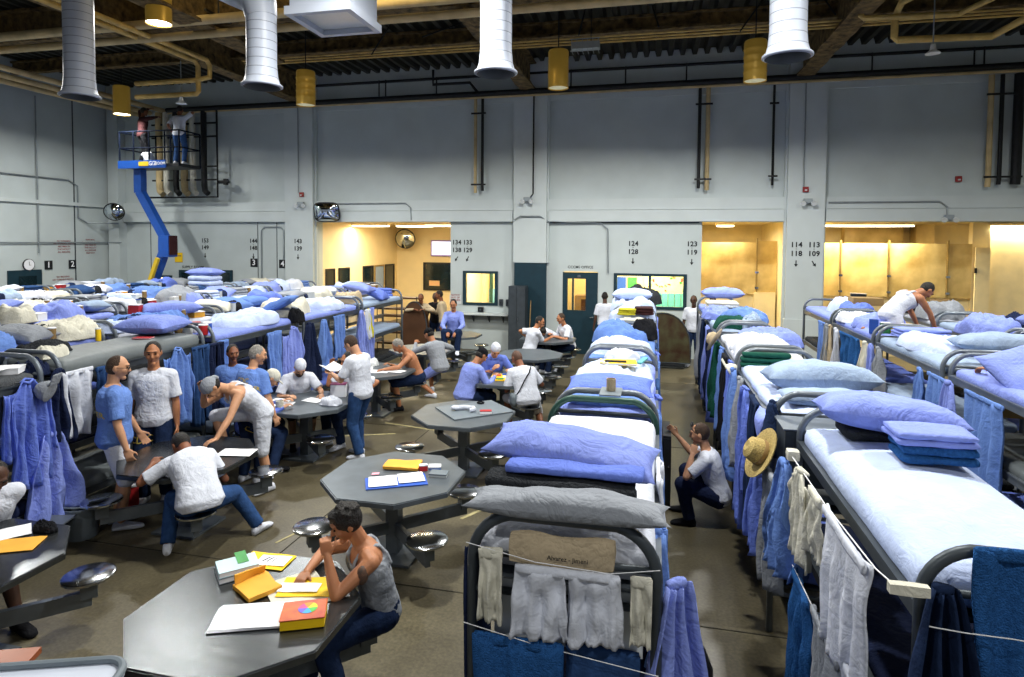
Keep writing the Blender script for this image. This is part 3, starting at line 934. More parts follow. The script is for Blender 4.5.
pipe('high grey conduit along the left wall', [(-16.95, 8, 4.75), (-16.95, 15.0, 4.75), (-16.95, 15.3, 4.6), (-16.95, 15.3, 3.65), (-16.95, 15.6, 3.5), (-16.4, 16.2, 3.5)], .02, M['conduit'], 'conduit', 'conduit')
pipe('low grey conduit along the left wall over the red notices', [(-16.95, 9, 2.9), (-16.95, 16.3, 2.9), (-16.4, 16.28, 2.9)], .018, M['conduit'], 'conduit', 'conduit')
pipe('vertical grey conduit left of the clock', [(-16.95, 14.05, 7.0), (-16.95, 14.05, 2.6)], .018, M['conduit'], 'conduit', 'conduit')
pipe('bent grey conduit dropping beside plate number four', [(-11.6, WY - .03, 0.9), (-11.6, WY - .03, 3.3), (-11.5, WY - .03, 3.4), (-10.95, WY - .03, 3.4), (-10.85, WY - .03, 3.3), (-10.85, WY - .03, 2.45)], .018, M['conduit'], 'conduit', 'conduit')

# service pipes near the ceiling
e = empty('sprinkler_main', (0, 0, 0), 0, 'long black iron pipe running along the far wall below the ceiling', 'pipe')
mb = MB(); mb.tube([(-14.6, WY - .35, 6.95), (12.3, WY - .35, 7.05)], .075, 12); mb.build('main_pipe', M['pipeblack'], e)
mb = MB(); mb.tube([(-14.6, WY - .3, 6.88), (12.3, WY - .3, 6.94)], .035, 8); mb.build('lower_pipe', M['pipebeige'], e)
for x in (-7.6, -7.4, -5.9, -2.2, -.8, .7, 4.9, 7.0, 7.2):
    mb = MB(); mb.tube([(x, WY - .35, 7.05), (x, WY - .35, 7.5)], .02, 6); mb.build('hanger', M['pipeblack'], e)
pipe('thinner black pipe above the sprinkler main along the far wall', [(-10, WY - .2, 7.48), (-5.2, WY - .2, 7.5), (12.3, WY - .2, 7.5)], .04, M['pipeblack'])
pipe('black pipe jogging down left of the centre pilaster', [(-6.0, WY - .35, 7.7), (-6.0, WY - .35, 7.3), (-4.95, WY - .35, 7.3), (-4.75, WY - .3, 7.05)], .04, M['pipeblack'])


def drop(x0, label, heights, mats_, rads, y=WY - .16):
    e = empty('pipe_drop', (x0, y, 0), 0, label, 'pipes')
    for i, ((dx, z0, z1), mm, r_) in enumerate(zip(heights, mats_, rads)):
        mb = MB(); mb.tube([(dx, 0, z1), (dx, 0, z0 + .12), (dx, .02, z0)], r_, 10); mb.build('pipe', mm, e)
    w_ = heights[-1][0] - heights[0][0]
    for z in (heights[0][1] + .22, heights[0][2] - .45):
        mb = MB(); mb.rbox((w_ / 2, -.05, z), (w_ + .22, .03, .05), .005, (2, 1, 1)); mb.build('clamp', M['pipeblack'], e)


drop(-4.84, 'pair of beige and black pipe drops left of the centre pilaster', ((0, 4.35, 6.95), (.2, 4.4, 6.95)), (M['pipebeige'], M['pipeblack']), (.045, .04))
drop(1.05, 'black and beige pipe drops in the middle wall panel', ((0, 4.4, 6.95), (.2, 4.35, 6.95)), (M['pipeblack'], M['pipebeige']), (.04, .055))
drop(2.8, 'single thin black pipe drop left of the right pilaster', ((0, 4.45, 6.9), (.001, 4.45, 6.9)), (M['pipeblack'], M['pipeblack']), (.03, .03))
drop(7.45, 'three tall pipe drops at the right end of the wall', ((0, 4.35, 6.9), (.22, 4.4, 6.9), (.55, 4.4, 6.9)), (M['pipebeige'], M['pipeblack'], M['pipeblack']), (.06, .045, .1))

e = empty('pipe_run', (0, 0, 0), 0, 'pair of beige lagged pipes crossing the ceiling in front', 'pipes')
for dy, dz, r_ in ((0, 0.0, .085), (.38, -.12, .075)):
    mb = MB(); mb.tube([(-17, 10.0 + dy, 7.05 + dz), (12.4, 10.0 + dy, 7.05 + dz)], r_, 12); mb.build('pipe', M['pipebeige'], e)
for x in (-14, -11, -8, -5, -2, 1, 4, 7):
    mb = MB(); mb.b2(x - .02, x + .02, 9.85, 10.55, 7.15, 7.19); mb.tube([(x, 10.2, 7.17), (x, 10.2, 7.8)], .015, 6); mb.build('hanger', M['pipeblack'], e, smooth=False)
e = empty('pipe_run', (0, 0, 0), 0, 'pair of yellowed pipes running back along the ceiling at left', 'pipes')
for dx in (0, .3):
    mb = MB(); mb.tube([(-9.95 + dx, 5.5, 6.95), (-9.95 + dx, 11.9, 6.95), (-9.95 + dx, 12.0, 6.85), (-9.95 + dx, 12.0, 6.3 + dx), (-10.0, 12.0, 6.25 + dx), (-11.6, 12.0, 6.25 + dx)], .055, 10); mb.build('pipe', M['pipeyellow'], e)
e = empty('pipe_run', (0, 0, 0), 0, 'beige pipes running back high along the left wall', 'pipes')
for dx, dz in ((0, 0), (.35, .05), (.85, .1)):
    mb = MB(); mb.tube([(-15.6 + dx, 8, 6.85 + dz), (-15.6 + dx, 16.3, 6.85 + dz)], .07, 10); mb.build('pipe', M['pipebeige'], e)
e = empty('pipe_run', (0, 0, 0), 0, 'looped pair of orange-beige pipes on the ceiling at right', 'pipes')
mb = MB(); mb.tube([(4.7, 9.5, 7.3), (3.45, 11.8, 7.2), (3.45, 12.1, 7.1), (3.45, 12.1, 7.0), (3.5, 12.1, 6.95), (5.0, 12.2, 6.95), (5.4, 11.6, 7.05)], .05, 10); mb.build('pipe', M['pipeyellow'], e)
mb = MB(); mb.tube([(5.2, 9.5, 7.3), (4.05, 12.0, 7.15), (4.05, 12.3, 7.0), (4.05, 12.3, 6.65), (4.1, 12.3, 6.6), (5.6, 12.4, 6.6), (5.9, 12.0, 6.75)], .06, 10); mb.build('pipe', M['pipeyellow'], e)
e = empty('pipe_run', (0, 0, 0), 0, 'bundle of thin golden conduits crossing the ceiling behind the ducts', 'pipes')
for i in range(4):
    mb = MB(); mb.tube([(-9.5, 12.9 + .09 * i, 7.2 - .03 * (i % 2)), (12.3, 12.9 + .09 * i, 7.2 - .03 * (i % 2))], .022, 6); mb.build('conduit', M['pipeyellow'], e)
e = empty('ceiling_hangers', (0, 0, 0), 0, 'slanting thin tie rods below the steel deck', 'rods')
rnd = random.Random(2)
for i in range(9):
    x = -6 + i * 1.5
    mb = MB(); mb.tube([(x, 11.5 + rnd.random(), 7.0), (x + rnd.uniform(-.6, .6), 12.5 + rnd.random(), 7.85)], .016, 6); mb.build('rod', M['pipeblack'], e)
e = empty('cage_light', (-1.35, 12.0, 6.75), 0, 'wire cage box light hanging between the amber lamps', 'light')
mb = MB(); mb.rbox((0, 0, 0), (.55, .2, .14), .02, (3, 1, 1)); mb.build('body', M['conduit'], e)
mb = MB()
for i in range(6):
    mb.tube([(-.25 + i * .1, -.14, .1), (-.25 + i * .1, -.14, -.12), (-.25 + i * .1, .1, -.12)], .006, 5)
mb.tube([(-.28, -.14, .1), (.28, -.14, .1)], .008, 5); mb.tube([(-.28, -.14, -.12), (.28, -.14, -.12)], .008, 5)
mb.build('wire_cage', M['conduit'], e)
mb = MB(); mb.tube([(.1, 0, .07), (.1, 0, 1.05)], .008, 5); mb.build('cord', M['pipeblack'], e)
for x, y, z, lb in ((-10.4, 12.0, 6.05, 'left of the near lamp'), (4.55, 12.0, 6.25, 'under the looped pipes')):
    e = empty('pendant_cone', (x, y, z), 0, 'small pale cone pendant on a rod, ' + lb, 'pendant')
    mb = MB(); mb.lathe([(.0, .16), (.035, .15), (.05, .06), (.11, .01), (.12, 0), (.1, .0), (.0, .03)], (0, 0, 0), 16); mb.build('cone', M['clear'], e)
    mb = MB(); mb.tube([(0, 0, .15), (0, 0, .95)], .012, 6); mb.build('rod', M['conduit'], e)

# white duct drops
for i, x in enumerate((-7.68, -4.87, -1.82, 1.31)):
    e = empty('air_duct', (x, 7.0, 4.93), 0, ('leftmost white ribbed air duct hanging from the ceiling', 'white ribbed air duct joined to the hanging white box',
              'white ribbed air duct just left of the centre pilaster', 'rightmost white ribbed air duct hanging from the ceiling')[i], 'air duct')
    top = 1.0 if i == 1 else 2.9
    pr = [(.0, .02)] if 0 else []
    prof = [(.225, 0), (.25, .012), (.25, .03), (.215, .06), (.195, .14), (.183, .28)]
    z = .3
    while z < top:
        prof += [(.183, z)]
        z += .13
    mb = MB()
    rings = [[Vector((r_ * cos(2 * pi * q / 28), r_ * sin(2 * pi * q / 28), zz)) for q in range(28)] for r_, zz in prof]
    mb.loft(rings, caps=False); mb.build('duct_shell', M['ductseam'], e, angle=80)
    mb = MB(); mb.loft([[Vector((r_ * cos(2 * pi * q / 28), r_ * sin(2 * pi * q / 28), zz)) for q in range(28)] for r_, zz in ((.222, .0), (.205, .02), (.18, .1), (.17, .25), (.02, .27))], caps=False); mb.build('duct_throat', M['ductdark'], e)
e = empty('duct_elbow', (-4.87, 7.0, 5.9), 0, 'thick white duct elbow branching to the left above the second duct', 'air duct')
mb = MB(); mb.tube([(0, 0, -.1), (-.02, 0, .05), (-.12, 0, .2), (-.35, -.0, .36), (-.8, -.05, .6), (-2.2, -.1, 1.1)], [.19, .21, .25, .29, .31, .31], 24)
mb.build('duct_bend', M['duct'], e)
mb = MB(); mb.tube([(-.8, -.05, .6), (-.86, -.053, .62)], .325, 24); mb.build('duct_collar', M['duct'], e)
e = empty('air_box', (-4.02, 7.3, 5.74), 0, 'white sheet metal air box with open flanged underside', 'air duct')
mb = MB()
mb.b2(-.40, .40, -.38, .38, .12, 1.6)
mb.build('box_body', M['duct'], e, smooth=False)
mb = MB()
for a in ((-.44, .44, -.44, -.36), (-.44, .44, .36, .44)):
    mb.b2(a[0], a[1], a[2], a[3], .02, .12)
mb.b2(-.44, -.36, -.36, .36, .02, .12); mb.b2(.36, .44, -.36, .36, .02, .12)
mb.build('flange', M['duct'], e, smooth=False)
mb = MB(); mb.b2(-.36, .36, -.36, .36, .09, .118); mb.build('grille', M['clear'], e, smooth=False)

# drum lamps
for i, (x, y, z, kk, sh) in enumerate(LAMPS):
    lb = ['amber drum lamp with a bright lit mouth beside the leftmost ducts', 'drum lamp with a bright lit mouth near the lift basket', 'amber drum lamp hanging in front of the left pilaster',
          'pale amber drum lamp hanging right of the centre pilaster', 'amber drum lamp behind the rightmost duct', 'drum lamp high above the second stainless table', 'drum lamp high above the right bunk rows',
          'unseen drum lamp added to brighten the far left wall', 'drum lamp high above the rightmost bunk row', 'drum lamp behind the viewer at left', 'drum lamp behind the viewer at right', 'drum lamp hidden behind the white air box', 'drum lamp high above the far right bunk row', 'drum lamp tucked above the rightmost duct'][i]
    e = empty('drum_lamp', (x, y, z), 0, lb, 'lamp')
    mb = MB()
    prof = [(.205, 0)]
    if sh == 0:
        for q in range(4):
            prof += [(.205, .15 + q * .14), (.216, .17 + q * .14), (.205, .19 + q * .14)]
    prof += [(.205, .72), (.19, .75), (.0, .78)]
    mb.loft([[Vector((r_ * cos(2 * pi * q / 28), r_ * sin(2 * pi * q / 28), zz)) for q in range(28)] for r_, zz in prof], caps=False)
    mb.build('lamp_shade', M['lampshell'], e, angle=60)
    mb = MB(); mb.lathe([(.0, .05), (.195, .04), (.195, .02), (.0, -.005)], (0, 0, 0), 28); mb.build('lens', M['lampdim'] if i in (2, 3, 4) else M['lamplit'], e)
    mb = MB(); mb.tube([(0, 0, .77), (0, 0, 7.78 - z)], .012, 6); mb.build('stem', M['pipeblack'], e)
    if i in (0, 11, 13, 5):
        # added point light above the closed drum spills warm light on the deck
        d_ = bpy.data.lights.new('lamp_upspill', 'POINT'); d_.energy = {0: 40, 11: 110, 13: 90, 5: 30}[i]; d_.color = (1, .78, .38); d_.shadow_soft_size = .12
        o_ = bpy.data.objects.new('lamp_upspill', d_); COL.objects.link(o_); o_.location = (.0, .12, .9); o_.parent = e

# ------------------------------------------------------------------ boom lift
e = empty('boom_lift', (-13.45, 14.7, 0), 0, 'blue boom lift with raised railed basket in the far left corner', 'lift')
mb = MB(); mb.rbox((-.9, .0, .55), (1.9, .9, .5), .08, (4, 3, 2)); mb.build('chassis', M['liftblue'], e)
for sx in (-1.6, -.2):
    for sy in (-.45, .45):
        mb = MB(); mb.lathe([(0, -.09), (.22, -.09), (.26, -.05), (.26, .05), (.22, .09), (0, .09)], (sx, sy, .26), 18, Matrix.Rotation(pi / 2, 3, 'X')); mb.build('wheel', M['rubber'], e)


def arm(a, b, wd, name, m):
    a = Vector(a); b = Vector(b); d = b - a
    R = d.to_track_quat('X', 'Z').to_matrix()
    mb = MB(); mb.rbox((a + b) / 2, (d.length, wd, wd * 1.15), .02, (3, 1, 1), rot=R); return mb.build(name, m, e)


arm((-.75, 0, .8), (.12, 0, 2.75), .2, 'lower_boom', M['liftblue'])
arm((-.62, -.2, .9), (.05, -.2, 2.5), .1, 'yellow_stripe_arm', M['liftyel'])
mb = MB(); mb.rbox((.2, 0, 2.82), (.36, .36, .62), .04, (2, 2, 3)); mb.build('knuckle', M['liftblue'], e)
mb = MB(); mb.rbox((.40, -.02, 2.85), (.04, .3, .55), .02, (1, 2, 2)); mb.build('knuckle_cover', M['maroon'], e)
arm((.12, 0, 3.05), (-.68, 0, 4.35), .2, 'upper_boom', M['liftblue'])
arm((-.68, 0, 4.3), (-.68, 0, 5.0), .22, 'jib', M['liftblue'])
mb = MB()
mb.rbox((.0, 0, 5.02), (1.95, .8, .1), .02, (4, 2, 1)); mb.build('platform', M['blackp'], e)
mb = MB(); mb.rbox((-.2, -.43, 5.05), (1.55, .05, .22), .015, (4, 1, 1)); mb.build('platform_apron', M['liftblue'], e)
mb = MB(); mb.rbox((-.12, -.46, 5.06), (.32, .01, .12), .003, (1, 1, 1)); mb.build('yellow_decal', M['liftyel'], e)
inst(text_mesh('G/Z', .15, M['paper'], .003), 'lettering', (.17, -.465, 5.06), rot=(pi / 2, 0, 0), parent=e)
inst(text_mesh('BOOM', .11, M['paper'], .003), 'lettering', (.42, -.465, 5.06), rot=(pi / 2, 0, 0), parent=e)
for z in (5.5, 5.95):
    mb = MB(); mb.tube([(-.96, -.39, z), (.96, -.39, z), (.96, .39, z), (-.96, .39, z)], .02, 8, closed=True); mb.build('guard_rail', M['rail'], e)
for x in (-.96, -.5, 0, .5, .96):
    for y in (-.39, .39):
        mb = MB(); mb.tube([(x, y, 5.0), (x, y, 5.95)], .02, 8); mb.build('rail_post', M['rail'], e)
tag(inst(None, 'x', (0, 0, 0)), 'x', 'x') if 0 else None
mb = MB(); mb.rbox((0, 0, 0), (.28, .22, .3), .1, (4, 4, 4), disp=lambda p, n_: n_ * nz(p, 9) * .08)
tag(mb.build('plastic_bag', M['clear'], None, (-13.55, 14.4, 5.24)), 'crumpled white bag on the floor of the lift basket', 'bag')
# pipe stack behind the basket
e = empty('valve_station', (-14.2, WY - .3, 0), 0, 'bank of elbowed pipes in a dark frame behind the lift', 'pipes')
for i, dx in enumerate((-.75, -.5, -.15, .15, .45, .85)):
    mb = MB(); mb.tube([(dx, 0, 6.9), (dx, 0, 4.65), (dx + .02, -.0, 4.5), (dx + .14, -.02, 4.4)], .085 if i % 3 else .1, 10); mb.build('pipe', (M['pipebeige'], M['offwhite'], M['pipeblack'])[i % 3], e)
mb = MB(); mb.tube([(-1.1, -.05, 4.3), (1.35, -.05, 4.3), (1.35, -.05, 6.9)], .03, 8); mb.build('frame_pipe', M['pipeblack'], e)
mb = MB()
for z in (4.8, 5.2, 6.1, 6.5):
    mb.b2(-1.0, 1.3, -.03, .02, z, z + .05)
mb.build('frame_bars', M['pipeblack'], e, smooth=False)
mb = MB(); mb.tube([(1.35, 0, 4.75), (1.7, 0, 4.75)], .05, 8); mb.rbox((1.6, -.0, 4.75), (.12, .12, .2), .02, (1, 1, 1)); mb.build('valve', M['pipeblack'], e)

# ------------------------------------------------------------------ soft goods
CACHE = {}


def cached(key, fn):
    if key not in CACHE:
        CACHE[key] = fn()
    return CACHE[key]


def soft(name, key, builder, m):
    """mesh for a soft thing, cached per shape and material"""
    kk = (key, m.name)

    def mk():
        base = ('raw', key)
        if base not in CACHE:
            mb = MB(); builder(mb); CACHE[base] = mb
        mb = CACHE[base]
        return mb.mesh(name, m)
    return cached(kk, mk)


def mattress_mesh(m, seed=0, bulge=0.0, w=.74, l=1.93, h=.11, wr=.012):
    def b(mb):
        def disp(p, n_):
            t = max(0, 1 - (p.x / (w / 2)) ** 2) * max(0, 1 - (p.y / (l / 2)) ** 4)
            up = (1 if p.z > 0 else 0)
            return Vector((0, 0, up * bulge * t)) + n_ * (nz((p.x * 2.2, p.y * 1.3, p.z), 2.2, seed) * wr * 1.6 + abs(nz((p.x + p.y * .4, p.y * .6, 0), 6, seed + 3)) * wr)
        mb.rbox((0, 0, h / 2), (w, l, h), min(.05, h * .45), (14, 34, 3), disp)
    return soft('mattress', ('matt', seed, bulge, w, l, h, wr), b, m)


def pillow_mesh(m, seed=0, w=.66, l=.42, t=.15):
    def b(mb):
        nx, ny = 22, 16
        top, bot = [], []
        for j in range(ny + 1):
            for i in range(nx + 1):
                u = -1 + 2 * i / nx; v = -1 + 2 * j / ny
                k_ = (1 - abs(u) ** 3.2) ** .55 * (1 - abs(v) ** 3.0) ** .6 if abs(u) < 1 and abs(v) < 1 else 0
                pin = 1 - .07 * (1 - abs(v) ** 2) * abs(u) ** 6 * 1.0
                pinv = 1 - .09 * (1 - abs(u) ** 2) * abs(v) ** 6
                x_ = u * w / 2 * pin; y_ = v * l / 2 * pinv
                wv = nz((x_, y_, 0), 7, seed) * .02 + abs(nz((x_, y_, 0), 12, seed + 2)) * .012
                wave = nz((x_, y_, 0), 3, seed + 5) * .03
                z_ = t / 2 * k_
                top.append((x_, y_, t / 2 + z_ + (wv + wave * .3) * k_ + wave * .3)); bot.append((x_, y_, t / 2 - z_ * .9 + wave * .3 - .0005))
        W = nx + 1
        n0 = len(top)
        fs = []
        for j in range(ny):
            for i in range(nx):
                a = j * W + i
                fs.append((a, a + 1, a + W + 1, a + W))
                fs.append((n0 + a, n0 + a + W, n0 + a + W + 1, n0 + a + 1))
        ed = [i for i in range(W)] + [j * W + nx for j in range(1, ny + 1)] + [ny * W + i for i in range(nx - 1, -1, -1)] + [j * W for j in range(ny - 1, 0, -1)]
        for q in range(len(ed)):
            a = ed[q]; b_ = ed[(q + 1) % len(ed)]
            fs.append((b_, a, n0 + a, n0 + b_))
        mb.add(top + bot, fs)
    return soft('pillow', ('pil', seed, w, l, t), b, m)


def heap_mesh(m, seed=0, w=.7, l=1.2, h=.22, rough=1.0):
    def b(mb):
        nx, ny = 24, 34
        top, bot = [], []
        for j in range(ny + 1):
            for i in range(nx + 1):
                u = -1 + 2 * i / nx; v = -1 + 2 * j / ny
                # squircle map
                x_ = u * sqrt(1 - v * v / 2.4); y_ = v * sqrt(1 - u * u / 2.4)
                r_ = min(1, sqrt(u ** 4 + v ** 4))
                edge = 1 + .14 * nz((u, v, 0), 1.8, seed)
                k_ = max(0, 1 - r_ ** 2.2) ** .5
                big = .72 + .45 * nz((u, v, 0), 1.3, seed + 4)
                ridge = 1 - abs(nz((u * 1.0 + .4 * v, v * .8, 0), 4.2, seed + 9)) * 2.2
                ridge2 = 1 - abs(nz((u * .7 - .6 * v, v, 0), 7, seed + 19)) * 2.4
                z_ = h * k_ * (max(.2, big) + rough * (.12 * ridge + .06 * ridge2)) + rough * k_ * (.012 * ridge + .008 * ridge2)
                top.append((x_ * w / 2 * edge, y_ * l / 2 * edge, max(.004, z_) + .012)); bot.append((x_ * w / 2 * edge, y_ * l / 2 * edge, 0))
        W = nx + 1; n0 = len(top); fs = []
        for j in range(ny):
            for i in range(nx):
                a = j * W + i
                fs.append((a, a + 1, a + W + 1, a + W)); fs.append((n0 + a, n0 + a + W, n0 + a + W + 1, n0 + a + 1))
        ed = [i for i in range(W)] + [j * W + nx for j in range(1, ny + 1)] + [ny * W + i for i in range(nx - 1, -1, -1)] + [j * W for j in range(ny - 1, 0, -1)]
        for q in range(len(ed)):
            a = ed[q]; b_ = ed[(q + 1) % len(ed)]
            fs.append((b_, a, n0 + a, n0 + b_))
        mb.add(top + bot, fs)
    return soft('heap', ('heap', seed, w, l, h, rough), b, m)


def folded_mesh(m, seed=0, w=.5, l=.36, h=.16, n=3):
    def b(mb):
        for i in range(n):
            t = h / n
            mb.rbox((nz((i, 0, 0), 3, seed) * .02, nz((i, 5, 0), 3, seed) * .015, t * (i + .5)), (w * (1 - .02 * i), l * (1 - .02 * i), t * 1.02), t * .48, (10, 8, 3),
                    disp=lambda p, n_: n_ * nz(p, 6, seed + i) * .012)
    return soft('folded', ('fold', seed, w, l, h, n), b, m)


def hang_mesh(m, kind='towel', w=.5, h=.9, seed=0, depth=.035, folds=4):
    """hangs in local XZ from z=0, X along the rail"""
    def panel(mb, xoff, w_, h_, wf, sd, z0=0, slant=0, over=True, dp=depth, fl=folds):
        nu, nv = max(8, int(fl * 7)), 18
        F, B = [], []
        for j in range(nv + 1):
            v = j / nv
            for i in range(nu + 1):
                u = i / nu
                x_ = xoff + (u - .5) * w_ * wf(v) + slant * v + nz((u * 2, v * 2, 0), 1.6, sd) * .05 * v * w_ / .5
                a = dp * (.3 + .7 * min(1, v * 1.6))
                y_ = a * sin(2 * pi * fl * u + sd * 1.3 + 1.4 * nz((u, v * 1.5, 0), 2, sd)) + a * .5 * sin(2 * pi * fl * 2.3 * u + sd) * v + nz((u, v, 0), 3, sd + 5) * .03
                z_ = z0 - h_ * v * (1 + .07 * nz((u * 2, 0, 0), 1.5, sd + 2)) - .02 * sin(pi * u) * (1 - v)
                F.append((x_, y_ - .005, z_)); B.append((x_, y_ + .005, z_))
        W = nu + 1; n0 = len(F); fs = []
        for j in range(nv):
            for i in range(nu):
                a = j * W + i
                fs.append((a, a + W, a + W + 1, a + 1)); fs.append((n0 + a, n0 + a + 1, n0 + a + W + 1, n0 + a + W))
        ed = [i for i in range(W)] + [j * W + nu for j in range(1, nv + 1)] + [nv * W + i for i in range(nu - 1, -1, -1)] + [j * W for j in range(nv - 1, 0, -1)]
        for q in range(len(ed)):
            a = ed[q]; b_ = ed[(q + 1) % len(ed)]
            fs.append((a, b_, n0 + b_, n0 + a))
        mb.add(F + B, fs)

    def b(mb):
        if kind == 'towel':
            panel(mb, 0, w, h, lambda v: 1 - .05 * v, seed)
            mb.rbox((0, .006, -.02), (w * .98, .026, .05), .012, (8, 2, 3), disp=lambda p, n_: n_ * nz(p, 8, seed) * .01)
        elif kind == 'bunch':
            panel(mb, 0, w, h, lambda v: .3 + .7 * min(1, v * 1.2) ** .7, seed, dp=depth * 1.5)
            mb.rbox((0, .01, -.01), (w * .26, .045, .05), .02, (4, 3, 3), disp=lambda p, n_: n_ * nz(p, 9, seed) * .015)
        elif kind == 'shirt':
            panel(mb, 0, w * .8, h, lambda v: (.34 + 3.6 * v if v < .16 else .92 + .1 * v), seed)
            panel(mb, -w * .4, w * .24, h * .62, lambda v: 1, seed + 1, z0=-h * .09, slant=-w * .06, fl=2, dp=depth * .8)
            panel(mb, w * .4, w * .24, h * .6, lambda v: 1, seed + 2, z0=-h * .09, slant=w * .08, fl=2, dp=depth * .8)
            mb.tube([(-w * .13, 0, -.0), (0, .02, .015), (w * .13, 0, 0), (0, -.03, -.02)], .014, 8, closed=True)
        elif kind == 'pants':
            panel(mb, -w * .25, w * .5, h, lambda v: 1 - .12 * v, seed, fl=2, slant=-w * .04)
            panel(mb, w * .25, w * .5, h * .97, lambda v: 1 - .12 * v, seed + 3, fl=2, slant=w * .04)
            mb.rbox((0, 0, -.02), (w, .05, .05), .02, (8, 2, 2))
        elif kind == 'shorts':
            panel(mb, -w * .25, w * .5, h, lambda v: .9 + .2 * v, seed, fl=3)
            panel(mb, w * .25, w * .5, h, lambda v: .9 + .2 * v, seed + 3, fl=3)
            mb.rbox((0, 0, -.015), (w * .96, .035, .04), .015, (8, 2, 2))
    return soft('hung_' + kind, ('hang', kind, w, h, seed, depth, folds), b, m)


# ------------------------------------------------------------------ bunks
ARCH = 1.87
TIERS = (.36, .98, 1.60)
BL, BW = 2.0, .76


def bunk_meshes(fm, rm, key):
    def arch():
        mb = MB()
        pts = [(-BW / 2, 0, 0), (-BW / 2, 0, ARCH - .2)]
        for q in range(1, 8):
            a = pi - q * pi / 16
            pts.append((-BW / 2 + .2 + .2 * cos(a), 0, ARCH - .2 + .2 * sin(a)))
        pts2 = [(-p[0], p[1], p[2]) for p in pts[::-1]]
        mb.tube(pts + pts2, .024, 10, lat=(0, 1, 0))
        return mb.mesh('end_arch', fm)

    def bar():
        mb = MB()
        mb.tube([(-BW / 2, 0, 0), (BW / 2, 0, 0)], .016, 8)
        return mb.mesh('cross_bar', fm)

    def rail():
        mb = MB()
        mb.b2(-.018, .018, -BL / 2 + .01, BL / 2 - .01, -.035, .035)
        mb.b2(-.03, .03, -BL / 2 + .01, BL / 2 - .01, .03, .045)
        return mb.mesh('side_rail', rm, smooth=False)

    def deck():
        mb = MB()
        mb.rbox((0, 0, 0), (BW - .05, BL - .03, .03), .01, (3, 8, 1))
        for q in range(5):
            mb.b2(-BW / 2 + .04, BW / 2 - .04, -.8 + q * .4, -.77 + q * .4, -.045, -.014)
        return mb.mesh('sleeping_pan', rm, smooth=True, angle=35)
    return tuple(cached((n_, key), f_) for n_, f_ in (('arch', arch), ('bar', bar), ('rail', rail), ('deck', deck)))


def bunk(x, y0, label, near='frame', far='frame', rm='frame', group=None):
    """x = centre, y0 = near end"""
    e = empty('bunk_bed', (x, y0 + BL / 2, 0), 0, label, 'bunk bed', group)
    for s_, mk in ((-1, near), (1, far)):
        a, b_, r_, d_ = bunk_meshes(M[mk], M[rm], (mk, rm))
        o = inst(a, 'end_arch', (0, s_ * BL / 2, 0), parent=e)
        for z in (.3, .92, 1.54, 1.7):
            inst(b_, 'cross_bar', (0, s_ * BL / 2, z), parent=e)
    for z in TIERS:
        for sx in (-1, 1):
            inst(r_, 'side_rail', (sx * (BW / 2 - .01), 0, z), parent=e)
        inst(d_, 'sleeping_pan', (0, 0, z - .005), parent=e)
    return e


ORD = ['nearest', 'second', 'third', 'fourth', 'fifth', 'sixth']
ROWS = {
    'C': (-.35, [2.47, 4.72, 6.87, 9.0, 11.2], 'centre row'),
    'A': (1.29, [2.58, 5.02, 7.28, 9.5, 11.7], 'row right of the aisle'),
    'B': (3.42, [3.1, 5.3, 7.5, 9.68, 11.85], 'far right row'),
    'G': (5.0, [7.5, 9.68, 11.85], 'rightmost row'),
    'L1': (-6.13, [2.75, 4.95, 7.15, 9.33, 11.5], 'front left row'),
    'L2': (-7.55, [4.8, 7.0, 9.2, 11.4, 13.55], 'second left row'),
    'L3': (-9.55, [7.0, 9.2, 11.4, 13.55], 'third left row'),
    'L4': (-10.95, [7.6, 9.8, 12.0, 14.15], 'fourth left row'),
    'L5': (-12.95, [9.2, 11.4, 13.4], 'fifth left row'),
    'L6': (-14.4, [9.9, 12.05], 'sixth left row'),
}
XOFF = {('A', 0): .09}
TOPZ = TIERS[2] + .012
for rk, (x, ys, rn) in ROWS.items():
    for i, y in enumerate(ys):
        near = far = 'frame'
        if rk == 'C' and i == 0:
            far = 'framegreen'; near = 'framedark'
        if rk == 'A' and i == 0:
            near = 'framedark'
        desc = 'grey steel three-tier bunk, %s from the camera in the %s' % (ORD[i], rn)
        if rk == 'C' and i == 0: desc = 'three-tier bunk with dark near arch and green far arch, nearest in the centre row'
        if rk == 'A' and i == 0: desc = 'dark-arched three-tier bunk with a clothes line, nearest in the row right of the aisle'
        bunk(x + XOFF.get((rk, i), 0), y, desc, near, far, 'framedark' if rk in ('L1', 'A') else 'frame')


def spot(rk, i, f, dx=0):
    x, ys, rn = ROWS[rk]
    x += XOFF.get((rk, i), 0)
    return x + dx, ys[i] + BL * f


CN = {'peri': 'periwinkle', 'peri2': 'deep blue', 'pale': 'pale blue', 'white': 'white', 'offwhite': 'cream', 'greyblue': 'grey-blue', 'grey': 'grey', 'greywool': 'grey wool', 'darkwool': 'charcoal',
      'sky': 'sky blue', 'denim': 'dark denim', 'denim2': 'blue denim', 'navy': 'navy', 'black': 'black', 'towel': 'blue terry', 'green': 'dark green', 'tan': 'tan', 'yellowc': 'yellow', 'vinyl': 'bare grey vinyl'}


def where(rk, i):
    return 'the %s bunk, %s' % (ORD[i], ROWS[rk][2])


TIERN = ('bottom', 'middle', 'top')


def mattress(rk, i, tier=2, m='pale', seed=0, bulge=.0, h=.11, label=None, wr=.012):
    x, y = spot(rk, i, .5)
    o = inst(mattress_mesh(M[m], seed, bulge, h=h, wr=wr), 'mattress', (x, y, TIERS[tier] + .012))
    tag(o, label or '%s %s mattress of %s' % (CN[m], TIERN[tier], where(rk, i)), 'mattress')
    return o


